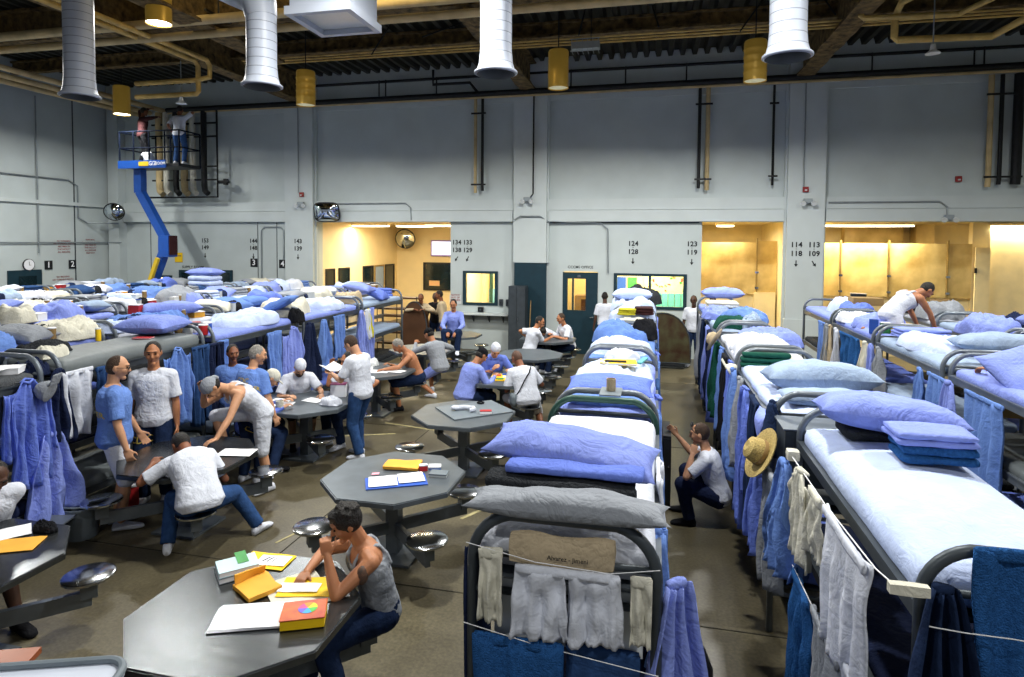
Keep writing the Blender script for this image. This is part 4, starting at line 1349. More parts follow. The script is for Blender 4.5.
def on_top(kind, rk, i, f, m, seed=0, dx=0, dz=.11, rz=0, name=None, label=None, extra='', **kw):
    x, y = spot(rk, i, f, dx)
    fn = {'pillow': pillow_mesh, 'heap': heap_mesh, 'folded': folded_mesh}[kind]
    nm = name or {'pillow': 'pillow', 'heap': 'crumpled_bedding', 'folded': 'folded_blanket'}[kind]
    cat = {'pillow': 'pillow', 'heap': 'bedding', 'folded': 'blanket'}[kind] if not name else name.replace('_', ' ')
    o = inst(fn(M[m], seed, **kw), nm, (x, y, TIERS[2] + dz), rz)
    if not label:
        pos = 'near end' if f < .34 else ('far end' if f > .66 else 'middle')
        label = '%s %s%s on the %s of %s' % (CN[m], nm.replace('_', ' '), (' ' + extra) if extra else '', pos, where(rk, i))
    tag(o, label, cat)
    return o


# small goods
def box_thing(name, cat, label, loc, size, m, rz=0, lid=None, lidm=None):
    e = empty(name, loc, rz, label, cat)
    mb = MB(); mb.rbox((0, 0, size[2] / 2), size, min(size) * .06, (2, 2, 2)); mb.build('body', m, e)
    if lidm:
        mb = MB(); mb.rbox((0, 0, size[2] + .006), (size[0] * 1.03, size[1] * 1.03, .014), .004, (2, 2, 1)); mb.build(lid or 'lid', lidm, e)
    return e


def tub(label, loc, m, r=.05, h=.12, lidm=None, name='tub', cat='tub'):
    e = empty(name, loc, 0, label, cat)
    mb = MB(); mb.lathe([(0, 0), (r * .9, 0), (r, .01), (r, h), (r * .94, h), (r * .9, h * .5), (0, h * .5)], (0, 0, 0), 18); mb.build('body', m, e)
    if lidm:
        mb = MB(); mb.lathe([(0, h), (r * 1.05, h), (r * 1.05, h + .014), (0, h + .016)], (0, 0, 0), 18); mb.build('lid', lidm, e)
    return e


def book(label, loc, size, cover, rz=0, open_=False, name='book'):
    e = empty(name, loc, rz, label, 'book')
    w_, l_, t_ = size
    mb = MB(); mb.rbox((0, 0, t_ / 2), (w_ * .97, l_ * .97, t_ * .8), .002, (1, 1, 1)); mb.build('pages', M['paper'], e)
    mb = MB(); mb.rbox((0, 0, t_ - .0015), (w_, l_, .003), .001, (1, 1, 1)); mb.rbox((0, 0, .0015), (w_, l_, .003), .001, (1, 1, 1)); mb.rbox((-w_ / 2, 0, t_ / 2), (.003, l_, t_), .001, (1, 1, 1)); mb.build('cover', cover, e)
    return e


def sheet(label, loc, size, m, rz=0, name='paper_sheet', cat='paper', seed=0):
    def b(mb):
        mb.rbox((0, 0, .003), (size[0], size[1], .004), .0015, (6, 8, 1), disp=lambda p, n_: Vector((0, 0, (nz(p, 6, seed) + .5) * .006)))
    mb = MB(); b(mb)
    return tag(mb.build(name, m, None, loc, rz), label, cat)

# ------------------------------------------------------------------ tables with stools
def table_proto():
    r = {}
    c = .36; h = .63
    poly = [(-h + c, -h), (h - c, -h), (h, -h + c), (h, h - c), (h - c, h), (-h + c, h), (-h, h - c), (-h, -h + c)]
    for k_ in ('steel', 'tablegrey'):
        mb = MB(); mb.prism(poly, .715, .755)
        s = .985
        mb.prism([(a * s, b * s) for a, b in poly], .755, .762)
        r['top' + k_] = mb.mesh('tabletop', M[k_], smooth=False)
    mb = MB(); mb.rbox((0, 0, .37), (.13, .13, .70), .01, (1, 1, 2)); r['col'] = mb.mesh('column', M['tablegrey'], angle=35)
    mb = MB(); mb.rbox((0, 0, .015), (.5, .5, .03), .008, (2, 2, 1)); r['base'] = mb.mesh('base_plate', M['tablegrey'], angle=35)
    mb = MB(); mb.rbox((.42, 0, .27), (.72, .05, .12), .006, (2, 1, 1)); r['beam'] = mb.mesh('stool_arm', M['tablegrey'], angle=35)
    mb = MB(); mb.rbox((0, 0, .37), (.12, .1, .13), .01, (1, 1, 1)); r['post'] = mb.mesh('stool_post', M['tablegrey'], angle=35)
    mb = MB(); mb.lathe([(0, .425), (.165, .425), (.18, .435), (.18, .45), (.165, .458), (0, .45)], (0, 0, 0), 28); r['seat'] = mb.mesh('stool_seat', M['chrome'], angle=50)
    return r


TP = table_proto()


def table(x, y, m, label):
    e = empty('octagonal_table', (x, y, 0), 0, label, 'table')
    inst(TP['top' + m], 'tabletop', (0, 0, 0), parent=e)
    inst(TP['col'], 'column', (0, 0, 0), parent=e)
    inst(TP['base'], 'base_plate', (0, 0, 0), parent=e)
    for q in range(4):
        a = pi / 4 + q * pi / 2
        ar = inst(TP['beam'], 'stool_arm', (0, 0, 0), a, parent=e)
        inst(TP['post'], 'stool_post', (.76, 0, -.03), 0, parent=ar)
        inst(TP['seat'], 'stool_seat', (.76, 0, 0), 0, parent=ar)


TY = [3.24, 5.45, 7.68, 9.9, 12.1, 14.2]
for i, y in enumerate(TY):
    table(-2.4, y, 'steel' if i == 0 else 'tablegrey', ['shiny steel octagonal table holding books and envelopes in the foreground', 'grey octagonal table with an open notebook and yellow envelope',
          'grey octagonal table with a dark board and white cloth on it', 'grey octagonal table with a coloured board game, three men around it', 'empty grey octagonal table behind the man with a shoulder strap',
          'farthest right octagonal table, with two white-shirted men talking'][i])
    table(-4.7, y, 'steel' if i < 2 else 'tablegrey', ['octagonal table cut off at the left edge with an orange envelope', 'octagonal table where a man in white leans over another man',
          'octagonal table with the bearded man, papers and cartons', 'octagonal table with papers where the shirtless man sits', 'octagonal table beside the man in a grey sweatshirt',
          'farthest left octagonal table, where the man in blue sits on top'][i])

# ------------------------------------------------------------------ people
def rotm(axis, ang):
    return Matrix.Rotation(ang, 3, axis)


def ik(a, b, l1, l2, hint):
    a = Vector(a); b = Vector(b)
    d = b - a
    L = max(.05, min(d.length, (l1 + l2) * .995))
    t = d.normalized()
    b = a + t * L
    k_ = (l1 * l1 - l2 * l2 + L * L) / (2 * L)
    hgt = sqrt(max(0, l1 * l1 - k_ * k_))
    hv = Vector(hint)
    hv = hv - t * hv.dot(t)
    if hv.length < 1e-4:
        hv = Vector((0, 0, 1)) - t * t.z
    return a + t * k_ + hv.normalized() * hgt, b


def person(label, x, y, face, z0=0, pel=(0, 0, .95), lean=3, bend=4, twist=0, head=(5, 0, 0), R=(.28, .05, .80), L=(-.28, .05, .80), eR=None, eL=None,
           fR=(.11, .02, .0), fL=(-.11, -.02, .0), kR=(.1, 1, 0), kL=(-.1, 1, 0), wR=None, wL=None, wfR=None, wfL=None, skin='skinA', top=('tee', 'white'), legs=('jeans', 'denim'),
           hair=('short', 'hairblack'), shoe='white', vox=.010, sc=1.0, curlR=.5, curlL=.5, dR=None, dL=None, nR=None, nL=None, face_detail=True, beard=None, extra=None, group=None, fat=1.0, toeR=8, toeL=-8):
    E = empty('person', (x, y, z0), radians(face), label, 'person', group)
    Wm = (Matrix.Translation((x, y, z0)) @ Matrix.Rotation(radians(face), 4, 'Z')).inverted()

    def wl(p):
        return Wm @ Vector(p)
    if wR: R = wl(wR)
    if wL: L = wl(wL)
    if wfR: fR = wl(wfR)
    if wfL: fL = wl(wfL)
    U = Vector((0, 0, 1))
    P0 = Vector(pel)
    # spine
    th0 = radians(lean); thb = radians(bend); tw = radians(twist)

    def frame(s):
        """s metres above pelvis centre; returns pos, lateral, forward, up"""
        n_ = 8
        p = P0.copy(); ds = s / n_
        for i in range(n_):
            u = ds * (i + .5) / .5
            th = th0 * (.55 + .45 * min(1, max(0, u * 2))) + thb * max(0, u)
            p = p + Vector((0, sin(th), cos(th))) * ds
        u = s / .5
        th = th0 * (.55 + .45 * min(1, max(0, u * 2))) + thb * max(0, u)
        a = tw * max(0, min(1.2, u))
        up = Vector((0, sin(th), cos(th))); fw = Vector((0, cos(th), -sin(th))); lat = Vector((1, 0, 0))
        Rm = Matrix.Rotation(a, 3, up)
        return p, Rm @ lat, Rm @ fw, up

    sc_ = sc

    def ringpt(s, rx, ry, infl=0, n=20, fwd=0):
        p, lat, fw, up = frame(s * sc_)
        rx = (rx * fat + infl) * sc_; ry = (ry * fat + infl) * sc_
        out = []
        for q in range(n):
            a = 2 * pi * q / n
            cx, sy = cos(a), sin(a)
            cx = math.copysign(abs(cx) ** .85, cx); sy = math.copysign(abs(sy) ** .85, sy)
            out.append(p + lat * (rx * cx) + fw * (ry * sy + fwd * sc_))
        return out
    TOR = [(-.12, .07, .06, 0), (-.10, .12, .09, 0), (-.03, .165, .115, -.005), (.06, .155, .108, 0), (.14, .14, .10, .005), (.24, .15, .108, .005), (.33, .165, .115, 0), (.41, .16, .105, -.005), (.455, .135, .085, -.012), (.49, .08, .06, -.02), (.51, .055, .055, -.02)]

    def torso(mb, infl, s0=-1, s1=9, hem=0):
        rr = [t for t in TOR if s0 <= t[0] <= s1]
        rings = []
        for k_, t in enumerate(rr):
            ex = hem if k_ == 0 else (hem * .5 if k_ == 1 else 0)
            rings.append(ringpt(t[0], t[1], t[2], infl + ex, fwd=t[3]))
        mb.loft(rings)
    # shoulders & arms
    ps, lat_s, fw_s, up_s = frame(.425 * sc)
    SH = {'R': ps + lat_s * .165 * sc * (fat * .4 + .6), 'L': ps - lat_s * .165 * sc * (fat * .4 + .6)}
    lu, lf = .285 * sc, .255 * sc
    J = {}
    for sd, tgt, hint in (('R', R, eR), ('L', L, eL)):
        if hint is None:
            hint = (.5 if sd == 'R' else -.5, -1, -.4)
        J[sd] = ik(SH[sd], tgt, lu, lf, hint)
    # legs
    pp, lat_p, fw_p, up_p = frame(0.0)
    HP = {'R': pp + Vector((.09 * sc, 0, -.03)), 'L': pp + Vector((-.09 * sc, 0, -.03))}
    lt, lc = .43 * sc, .42 * sc
    K = {}
    for sd, tgt, hint in (('R', fR, kR), ('L', fL, kL)):
        t_ = Vector(tgt) + Vector((0, 0, .085 * sc))
        K[sd] = ik(HP[sd], t_, lt, lc, hint)
    # head frame
    pn, lat_n, fw_n, up_n = frame(.50 * sc)
    pn = pn - fw_n * .02
    hp, hy, hr = [radians(v) for v in head]
    th = 0
    upd = Vector((0, 0, 1)).lerp(up_n, .45).normalized()
    lat_h = Vector((lat_n.x, lat_n.y, 0)).normalized()
    fw_h = upd.cross(lat_h).normalized()
    Rh = Matrix.Rotation(hy, 3, upd)
    lat_h = Rh @ lat_h; fw_h = Rh @ fw_h
    Rp = Matrix.Rotation(-hp, 3, lat_h)
    fw_h = Rp @ fw_h; uph = Rp @ upd
    Rr = Matrix.Rotation(hr, 3, fw_h)
    lat_h = Rr @ lat_h; uph = Rr @ uph
    hc = pn + up_n * .065 * sc + uph * .115 * sc + fw_h * .02 * sc

    def H(a, b, c):
        return hc + (lat_h * a + fw_h * b + uph * c) * sc
    ax = (lat_h, fw_h, uph)
    mb = MB()
    torso(mb, 0)
    # head
    rings = []
    for i in range(15):
        t = pi * (.02 + .96 * i / 14); c = -cos(t); rr_ = sin(t)
        ring = []
        for q in range(24):
            a = 2 * pi * q / 24
            X_, Y_ = rr_ * cos(a), rr_ * sin(a)
            wx = .076 * (1 - .30 * max(0, -c) ** 1.3)
            yy = .097 * Y_
            if c < 0 and Y_ < 0: yy *= (1 - .35 * (-c))
            if c < 0 and Y_ > 0: yy *= (1 - .06 * (-c))
            ring.append(H(X_ * wx, yy + (.008 if c < -.3 else 0), c * .118))
        rings.append(ring)
    mb.loft(rings)
    mb.ell(H(0, .068, -.098), [v * sc for v in (.030, .026, .022)], ax)
    mb.tube([H(0, .086, .028), H(0, .100, .005), H(0, .114, -.022), H(0, .100, -.032)], [.009 * sc, .011 * sc, .015 * sc, .011 * sc], 10)
    mb.ell(H(0, .088, .038), [v * sc for v in (.052, .014, .010)], ax)
    for s_ in (-1, 1):
        mb.ell(H(s_ * .078, -.006, -.004), [v * sc for v in (.010, .020, .032)], ax, 10, 8)
        mb.ell(H(s_ * .038, .070, -.022), [v * sc for v in (.026, .024, .026)], ax, 10, 8)
    mb.capsule(pn - up_n * .03 * sc, H(0, -.02, -.06), .058 * sc, .054 * sc)
    # arms
    hands = {}
    for sd in 'RL':
        s_ = 1 if sd == 'R' else -1
        el, wr = J[sd]
        sh = SH[sd]
        mb.capsule(ps + lat_s * s_ * .10 * sc + up_s * .015 * sc, sh, .062 * sc, .056 * sc)
        mb.capsule(sh, sh.lerp(el, .45), .055 * sc, .050 * sc)
        mb.capsule(sh.lerp(el, .45), el, .050 * sc, .038 * sc)
        mb.capsule(el, el.lerp(wr, .35), .039 * sc, .040 * sc)
        mb.capsule(el.lerp(wr, .35), wr, .040 * sc, .026 * sc)
        d = Vector(dR if sd == 'R' else dL) if (dR if sd == 'R' else dL) else (wr - el).normalized()
        d.normalize()
        n_ = Vector(nR if sd == 'R' else nL) if (nR if sd == 'R' else nL) else Vector((-s_, .2, 0)) if abs(d.z) > .6 else Vector((0, 0, -1))
        n_ = (n_ - d * n_.dot(d)).normalized()           # palm faces n_
        side = d.cross(n_) * (s_)                         # thumb side
        curl = curlR if sd == 'R' else curlL
        pc = wr + d * .05 * sc
        mb.rbox(pc, (.078 * sc, .095 * sc, .028 * sc), .012 * sc, (3, 3, 2), rot=Matrix((side, d, side.cross(d))).transposed())
        fr = max(.0085, vox * .95) * sc
        for q, (off, ln) in enumerate(((.030, .070), (.010, .078), (-.010, .074), (-.029, .058))):
            b0 = wr + d * .088 * sc + side * off * sc
            c1 = curl * 1.0; c2 = curl * 2.2
            m1 = b0 + (d * cos(c1) + n_ * sin(c1)) * ln * .55 * sc + side * off * .15 * sc
            m2 = m1 + (d * cos(c2) + n_ * sin(c2)) * ln * .50 * sc
            mb.capsule(b0, m1, fr * 1.08, fr, 8); mb.capsule(m1, m2, fr, fr * .82, 8)
        t0 = wr + d * .03 * sc + side * .034 * sc
        t1 = t0 + (d * .75 + side * .62 + n_ * .25).normalized() * .045 * sc
        t2 = t1 + (d * .95 + side * .05 + n_ * (.3 + curl * .6)).normalized() * .034 * sc
        mb.capsule(t0, t1, fr * 1.4, fr * 1.15, 8); mb.capsule(t1, t2, fr * 1.12, fr * .9, 8)
        hands[sd] = (wr + d * .09 * sc, d, n_, side)
    # legs
    for sd in 'RL':
        kn, an = K[sd]; hp_ = HP[sd]
        mb.capsule(hp_, hp_.lerp(kn, .5), .088 * sc * fat, .074 * sc); mb.capsule(hp_.lerp(kn, .5), kn, .074 * sc, .056 * sc)
        mb.capsule(kn, kn.lerp(an, .35), .056 * sc, .057 * sc); mb.capsule(kn.lerp(an, .35), an, .057 * sc, .036 * sc)
        yawf = radians(toeR if sd == 'R' else toeL)
        fd = Vector((sin(yawf), cos(yawf), 0))
        foot_pitch = 0
        mb.capsule(an + Vector((0, 0, -.045 * sc)) - fd * .02, an + fd * .15 * sc + Vector((0, 0, -.06 * sc)), .033 * sc, .024 * sc)

    def skinned(mb_, name, m, vx, smooth_it=2, disp=0, dscale=.1, sd_=1):
        o = mb_.build(name, m, E, angle=None)
        md = o.modifiers.new('Remesh', 'REMESH'); md.mode = 'VOXEL'; md.voxel_size = vx; md.use_smooth_shade = True
        if smooth_it:
            ms = o.modifiers.new('Smooth', 'SMOOTH'); ms.factor = .5; ms.iterations = smooth_it
        if disp:
            tx = cached(('tex', dscale), lambda: bpy.data.textures.new('folds', 'CLOUDS'))
            tx.noise_scale = dscale; tx.noise_depth = 2
            mdp = o.modifiers.new('Displace', 'DISPLACE'); mdp.texture = tx; mdp.strength = disp; mdp.mid_level = .45; mdp.texture_coords = 'GLOBAL'
        return o
    body = skinned(mb, 'body', M[skin], vox, 2)
    gv = max(vox * 1.15, .011)
    # upper garment
    if top:
        tk, tm = top
        mb = MB()
        if tk in ('tee', 'long'):
            torso(mb, .020, -.11 if legs[0] != 'none' else -.1, .46, hem=.016)
            rings = [ringpt(.44, .13, .082, .016, fwd=-.012), ringpt(.475, .095, .068, .014, fwd=-.016), ringpt(.492, .072, .06, .012, fwd=-.018)]
            mb.loft(rings)
            for sd in 'RL':
                s_ = 1 if sd == 'R' else -1
                el, wr = J[sd]; sh = SH[sd]
                mb.capsule(ps + lat_s * s_ * .08 * sc + up_s * .015, sh, .078 * sc, .074 * sc)
                if tk == 'tee':
                    mb.tube([sh, sh.lerp(el, .4), sh.lerp(el, .82)], [.072 * sc, .070 * sc, .072 * sc], 14)
                else:
                    mb.capsule(sh, el, .070 * sc, .055 * sc); mb.capsule(el, el.lerp(wr, .93), .055 * sc, .036 * sc)
        elif tk == 'tank':
            torso(mb, .016, -.11, .34, hem=.012)
            for s_ in (-1, 1):
                pts = []
                for (s2, la, f2) in ((.30, .10, .118), (.38, .09, .118), (.44, .075, .095), (.475, .07, .03), (.478, .068, -.03), (.44, .075, -.10), (.38, .095, -.118), (.30, .11, -.118)):
                    p_, l_, f_, u_ = frame(s2 * sc); pts.append(p_ + l_ * s_ * la * sc + f_ * f2 * sc * fat)
                mb.tube(pts, [(.012, .026)] * 8, 8, lat=fw_s)
            # chest and back panels
            mb.loft([ringpt(.33, .165, .115, .012), ringpt(.37, .15, .113, .012), ringpt(.395, .11, .108, .01)])
        skinned(mb, {'tee': 'tshirt', 'long': 'shirt', 'tank': 'tank_top'}[tk], M[tm], gv, 3, disp=.012, dscale=.11)
    if legs[0] != 'none':
        lk, lm = legs
        mb = MB()
        torso(mb, .014, -.13, .07)
        for sd in 'RL':
            kn, an = K[sd]; hp_ = HP[sd]
            mb.capsule(hp_, kn, .108 * sc * (.5 + fat * .5), .080 * sc)
            if lk == 'jeans':
                mb.capsule(kn, kn.lerp(an, .35), .080 * sc, .074 * sc); mb.tube([kn.lerp(an, .3), kn.lerp(an, .7), an + Vector((0, 0, -.0))], [.074 * sc, .068 * sc, .066 * sc], 14)
        skinned(mb, 'trousers' if lk == 'jeans' else 'shorts', M[lm], gv, 3, disp=.013, dscale=.1)
    # shoes
    if shoe:
        for sd in 'RL':
            kn, an = K[sd]
            yawf = radians(toeR if sd == 'R' else toeL)
            fd = Vector((sin(yawf), cos(yawf), 0))
            sdv = Vector((fd.y, -fd.x, 0))
            b0 = Vector((an.x, an.y, an.z - .085 * sc))
            rings = []
            for (t_, hw, ht) in ((-.075, .022, .05), (-.06, .036, .085), (-.02, .040, .10), (.04, .042, .085), (.10, .048, .06), (.155, .047, .045), (.19, .036, .035), (.205, .015, .02)):
                ring = []
                for q in range(14):
                    a = 2 * pi * q / 14
                    cx, cz = cos(a), sin(a)
                    cx = math.copysign(abs(cx) ** .7, cx); cz = math.copysign(abs(cz) ** .7, cz)
                    ring.append(b0 + fd * t_ * sc + sdv * hw * cx * sc + Vector((0, 0, (ht / 2 + ht / 2 * cz) * sc + .003)))
                rings.append(ring)
            mb = MB(); mb.loft(rings); o = mb.build('shoe', M[shoe], E, angle=None)
    # hair and hats
    hk, hm = hair
    mb = MB()
    if hk == 'short':
        mb.ell(H(0, -.018, .022), [v * sc for v in (.083, .097, .106)], ax)
    elif hk == 'full':
        mb.ell(H(0, -.016, .03), [v * sc for v in (.09, .104, .112)], ax)
        mb.ell(H(0, .05, .095), [v * sc for v in (.06, .045, .03)], ax)
        for s_ in (-1, 1): mb.ell(H(s_ * .07, .012, .035), [v * sc for v in (.018, .035, .05)], ax)
        for i in range(26):
            rn_ = random.Random(i)
            a = rn_.uniform(0, 2 * pi); b_ = rn_.uniform(.1, 1.4)
            mb.ell(H(.085 * cos(a) * sin(b_), -.016 + .1 * sin(a) * sin(b_), .035 + .105 * cos(b_)), [.018 * sc] * 3, None, 8, 6)
    elif hk == 'balding':
        mb.ell(H(0, -.03, -.012), [v * sc for v in (.082, .085, .072)], ax)
    elif hk == 'shaved':
        mb.ell(H(0, -.014, .012), [v * sc for v in (.079, .094, .109)], ax)
    if hk in ('short', 'full', 'balding', 'shaved'):
        o = skinned(mb, 'hair', M[hm], max(vox, .009), 1, disp=.006, dscale=.03)
    else:
        if hk == 'kufi':
            mb.ell(H(0, -.012, .040), [v * sc for v in (.085, .104, .088)], ax)
        elif hk in ('cap', 'bandana'):
            mb.ell(H(0, -.010, .038), [v * sc for v in (.087, .106, .090)], ax)
            if hk == 'cap':
                mb.ell(H(0, .11, .045), [v * sc for v in (.066, .065, .010)], ax)
            else:
                mb.ell(H(0, -.115, .0), [v * sc for v in (.03, .025, .045)], ax)
        o = skinned(mb, {'kufi': 'knit_cap', 'cap': 'cap', 'bandana': 'bandana'}[hk], M[hm], max(vox, .009), 1)
        if hk != 'bandana' and beard is None or hk == 'bandana':
            mb = MB(); mb.ell(H(0, -.035, -.02), [v * sc for v in (.080, .078, .06)], ax); skinned(mb, 'hair', M['hairblack' if hm != 'kufi' else 'hairgrey'], max(vox, .009), 1)
    if beard:
        mb = MB(); mb.ell(H(0, .055, -.10), [v * sc for v in (.052, .05, .07)], ax); mb.ell(H(0, .05, -.16), [v * sc for v in (.035, .035, .06)], ax)
        skinned(mb, 'beard', M[beard], max(vox, .009), 1, disp=.01, dscale=.03)
    if face_detail:
        for s_ in (-1, 1):
            mb = MB(); mb.ell(H(s_ * .031, .0895, .012), [v * sc for v in (.014, .008, .006)], ax, 10, 8); mb.build('eye', M['eye'], E, angle=None)
            mb = MB(); mb.ell(H(s_ * .032, .099, .036), [v * sc for v in (.020, .005, .005)], ax, 10, 6); mb.build('eyebrow', M['hairblack'] if 'grey' not in hm else M['hairgrey'], E, angle=None)
        mb = MB(); mb.ell(H(0, .095, -.058), [v * sc for v in (.019, .006, .0055)], ax, 12, 6); mb.build('mouth', M['lip'], E, angle=None)
    return dict(E=E, H=H, ax=ax, J=J, SH=SH, K=K, hands=hands, frame=frame, sc=sc, ring=ringpt)


def letters_on(E, targetname, body, size, center, normal, upv, m, off=.006, name='lettering'):
    """project flat letters onto a garment along -normal (local coordinates of E)"""
    tgt = [c for c in E.children if c.name.split('.')[0] == targetname][0]
    bpy.context.view_layer.update()
    dg = bpy.context.evaluated_depsgraph_get()
    ev = tgt.evaluated_get(dg)
    me = ev.to_mesh()
    bvh = BVHTree.FromPolygons([v.co for v in me.vertices], [p.vertices for p in me.polygons])
    ev.to_mesh_clear()
    t = text_mesh(body, size, m, 0)
    bm = bmesh.new(); bm.from_mesh(t)
    bmesh.ops.triangulate(bm, faces=bm.faces)
    bmesh.ops.subdivide_edges(bm, edges=[e for e in bm.edges if e.calc_length() > size * .3], cuts=1)
    n_ = Vector(normal).normalized(); u_ = Vector(upv); u_ = (u_ - n_ * u_.dot(n_)).normalized(); r_ = u_.cross(n_)
    c = Vector(center)
    for v in bm.verts:
        p = c + r_ * v.co.x + u_ * v.co.y + n_ * .4
        hit = bvh.ray_cast(p, -n_)
        v.co = (hit[0] + n_ * off) if hit[0] is not None else c
    me2 = bpy.data.meshes.new(name); bm.to_mesh(me2); bm.free()
    me2.materials.append(m)
    return inst(me2, name, (0, 0, 0), parent=E)
M['lettery'] = mat('yellow_lettering', '#b8a44a', rough=.8, var=.15, scale=30)

SIT = dict(pel=(0, 0, .575), kR=(.15, 1, .3), kL=(-.15, 1, .3))
# near man at the steel table, cheek on hand
P = person('seated person in grey tank top resting cheek on hand, writing at the steel table', -1.80, 3.80, 134, lean=6, bend=26, twist=0, head=(9, -4, 0), pel=(0, -.02, .53),
           wR=(-2.22, 3.62, .80), eR=(.9, -.2, -.1), wL=(-2.00, 3.50, 1.00), eL=(-.4, .1, -1), dL=(.15, .1, 1), nL=(1, -.3, .2), fR=(.16, .42, 0), fL=(-.2, .30, 0), skin='skinA', top=('tank', 'grey'), legs=('jeans', 'denim'),
           hair=('full', 'hairblack'), shoe='white', vox=.0065, curlL=1.1, curlR=.75, sc=.97)
_e, _w = P['J']['L']
mb = MB(); mb.ell(P['SH']['L'].lerp(_e, .34) + Vector((-.026, -.010, 0)), (.032, .040, .062), None); mb.build('tattoo', M['ink'], P['E'], angle=None)


def seated(label, x, y, face, **kw):
    a = dict(SIT)
    a.update(kw)
    a.setdefault('lean', 18); a.setdefault('bend', 14); a.setdefault('fR', (.13, .40, 0)); a.setdefault('fL', (-.13, .34, 0))
    return person(label, x, y, face, **a)


# man in white tee, back to camera, at the second left table
seated('person in white tee with back to camera, bending over the second left table', -4.12, 4.91, 56, lean=34, bend=34, head=(42, 8, 0), wR=(-4.32, 5.30, .80), wL=(-4.72, 5.00, .82), eR=(.5, -.5, -1), eL=(-.8, -.2, -.5),
       wfR=(-3.92, 5.50, 0), wfL=(-4.42, 4.84, .06), kR=(.3, 1, .7), kL=(-.05, 1, -.1), skin='skinD', top=('tee', 'white'), legs=('jeans', 'denim2'), hair=('short', 'hairblack'), fat=1.15, vox=.008, toeR=60, toeL=20)
# leaning man in tank top and bandana
person('person in white tank top and grey bandana leaning over the second left table', -4.62, 6.42, 150, pel=(0, -.06, .96), lean=42, bend=26, head=(38, 0, 0), wR=(-4.98, 6.02, 1.28), eR=(.7, .3, -1), dR=(0, .3, 1),
       wL=(-4.62, 5.72, .79), eL=(-.5, -.6, 0), dL=(0, 1, -.2), fR=(.16, .25, .45), fL=(-.12, -.12, 0), kR=(.4, 1, .6), skin='skinB', top=('tank', 'white'), legs=('shorts', 'white'), hair=('bandana', 'grey'), vox=.008, fat=1.1)
p5 = person('person in blue tee and grey shorts with glasses, standing beside the front left bunks', -5.42, 5.28, -46, pel=(0, -.02, .98), lean=-2, bend=6, head=(8, -10, 0), R=(.30, .10, .82), L=(-.24, .22, .85), skin='skinB',
            top=('tee', 'sky'), legs=('shorts', 'white'), hair=('shaved', 'hairbrown'), vox=.008, fat=1.22, sc=1.03)
letters_on(p5['E'], 'tshirt', 'CDC\nPRISONER', .085, (0, -.05, 1.26), (0, -1, 0.1), (0, 0, 1), M['lettery'])
_h = p5['H']
mb = MB()
for s_ in (-1, 1):
    mb.tube([_h(s_ * .033 + .022 * cos(a), .108, .010 + .017 * sin(a)) for a in [2 * pi * q / 12 for q in range(12)]], .003, 6, closed=True)
    mb.tube([_h(s_ * .055, .107, .014), _h(s_ * .08, .06, .014), _h(s_ * .08, .0, .010)], .003, 6)
mb.tube([_h(-.012, .108, .014), _h(.012, .108, .014)], .003, 6)
mb.build('glasses', M['blackp'], p5['E'], angle=None)
p6 = person('person in white tee and dark jeans standing facing the camera by the front left bunks', -5.54, 5.90, 206, pel=(0, 0, 1.0), lean=-2, bend=4, head=(6, 12, 0), R=(.27, .08, .85), L=(-.26, .05, .82), skin='skinA',
            top=('tee', 'white'), legs=('jeans', 'denim'), hair=('short', 'hairblack'), vox=.008, sc=1.06, fat=1.05)
letters_on(p6['E'], 'trousers', 'CDC', .11, (.10, .1, .76), (0, 1, 0), (0, 0, 1), M['lettery'])
p7 = person('person in blue tee and jeans with grey hair, standing with back to camera', -4.84, 6.66, -14, pel=(0, 0, .93), lean=4, bend=8, head=(10, -38, 0), R=(.30, .12, .80), L=(-.28, .08, .85), skin='skinB',
            top=('tee', 'sky'), legs=('jeans', 'denim'), hair=('short', 'hairgrey'), vox=.008, fat=1.18, sc=.97)
letters_on(p7['E'], 'tshirt', 'CDC\nPRISONER', .09, (0, -.05, 1.24), (0, -1, 0.1), (0, 0, 1), M['lettery'])
letters_on(p7['E'], 'trousers', 'CDC', .10, (.14, 0, .68), (1, -.3, 0), (0, 0, 1), M['lettery'])
person('person in blue shirt standing mostly hidden behind the grey-haired one', -5.45, 7.15, 200, head=(5, 30, 0), skin='skinD', top=('tee', 'sky'), legs=('jeans', 'denim'), vox=.012, sc=.93, pel=(0, 0, .88))
seated('person in white cap and long blue shirt seated at the left of the third table', -5.20, 7.08, -48, head=(34, 0, 0), wR=(-4.75, 7.2, .80), wL=(-4.95, 7.5, .80), skin='skinB', top=('long', 'peri2'), legs=('jeans', 'denim'), hair=('cap', 'offwhite'),
       vox=.009, shoe='black', wfR=(-4.75, 6.98, .02), fL=(-.1, .35, 0))
seated('bearded person in white knit cap and white tee reading at the third table', -5.18, 8.22, 222, head=(38, 0, 0), lean=14, wR=(-5.02, 7.75, .80), wL=(-4.62, 7.95, .80), skin='skinB', top=('tee', 'white'), legs=('shorts', 'black'), hair=('kufi', 'white'),
       beard='hairbrown', vox=.009, shoe='black', fat=1.1)
seated('person hidden behind the standing reader, raising a bare forearm', -4.32, 8.42, 150, lean=4, head=(5, 0, 0), wR=(-4.66, 8.32, 1.12), dR=(0, 0, 1), eR=(.2, 1, -1), skin='skinA', top=('tee', 'white'), legs=('jeans', 'denim'), vox=.010)
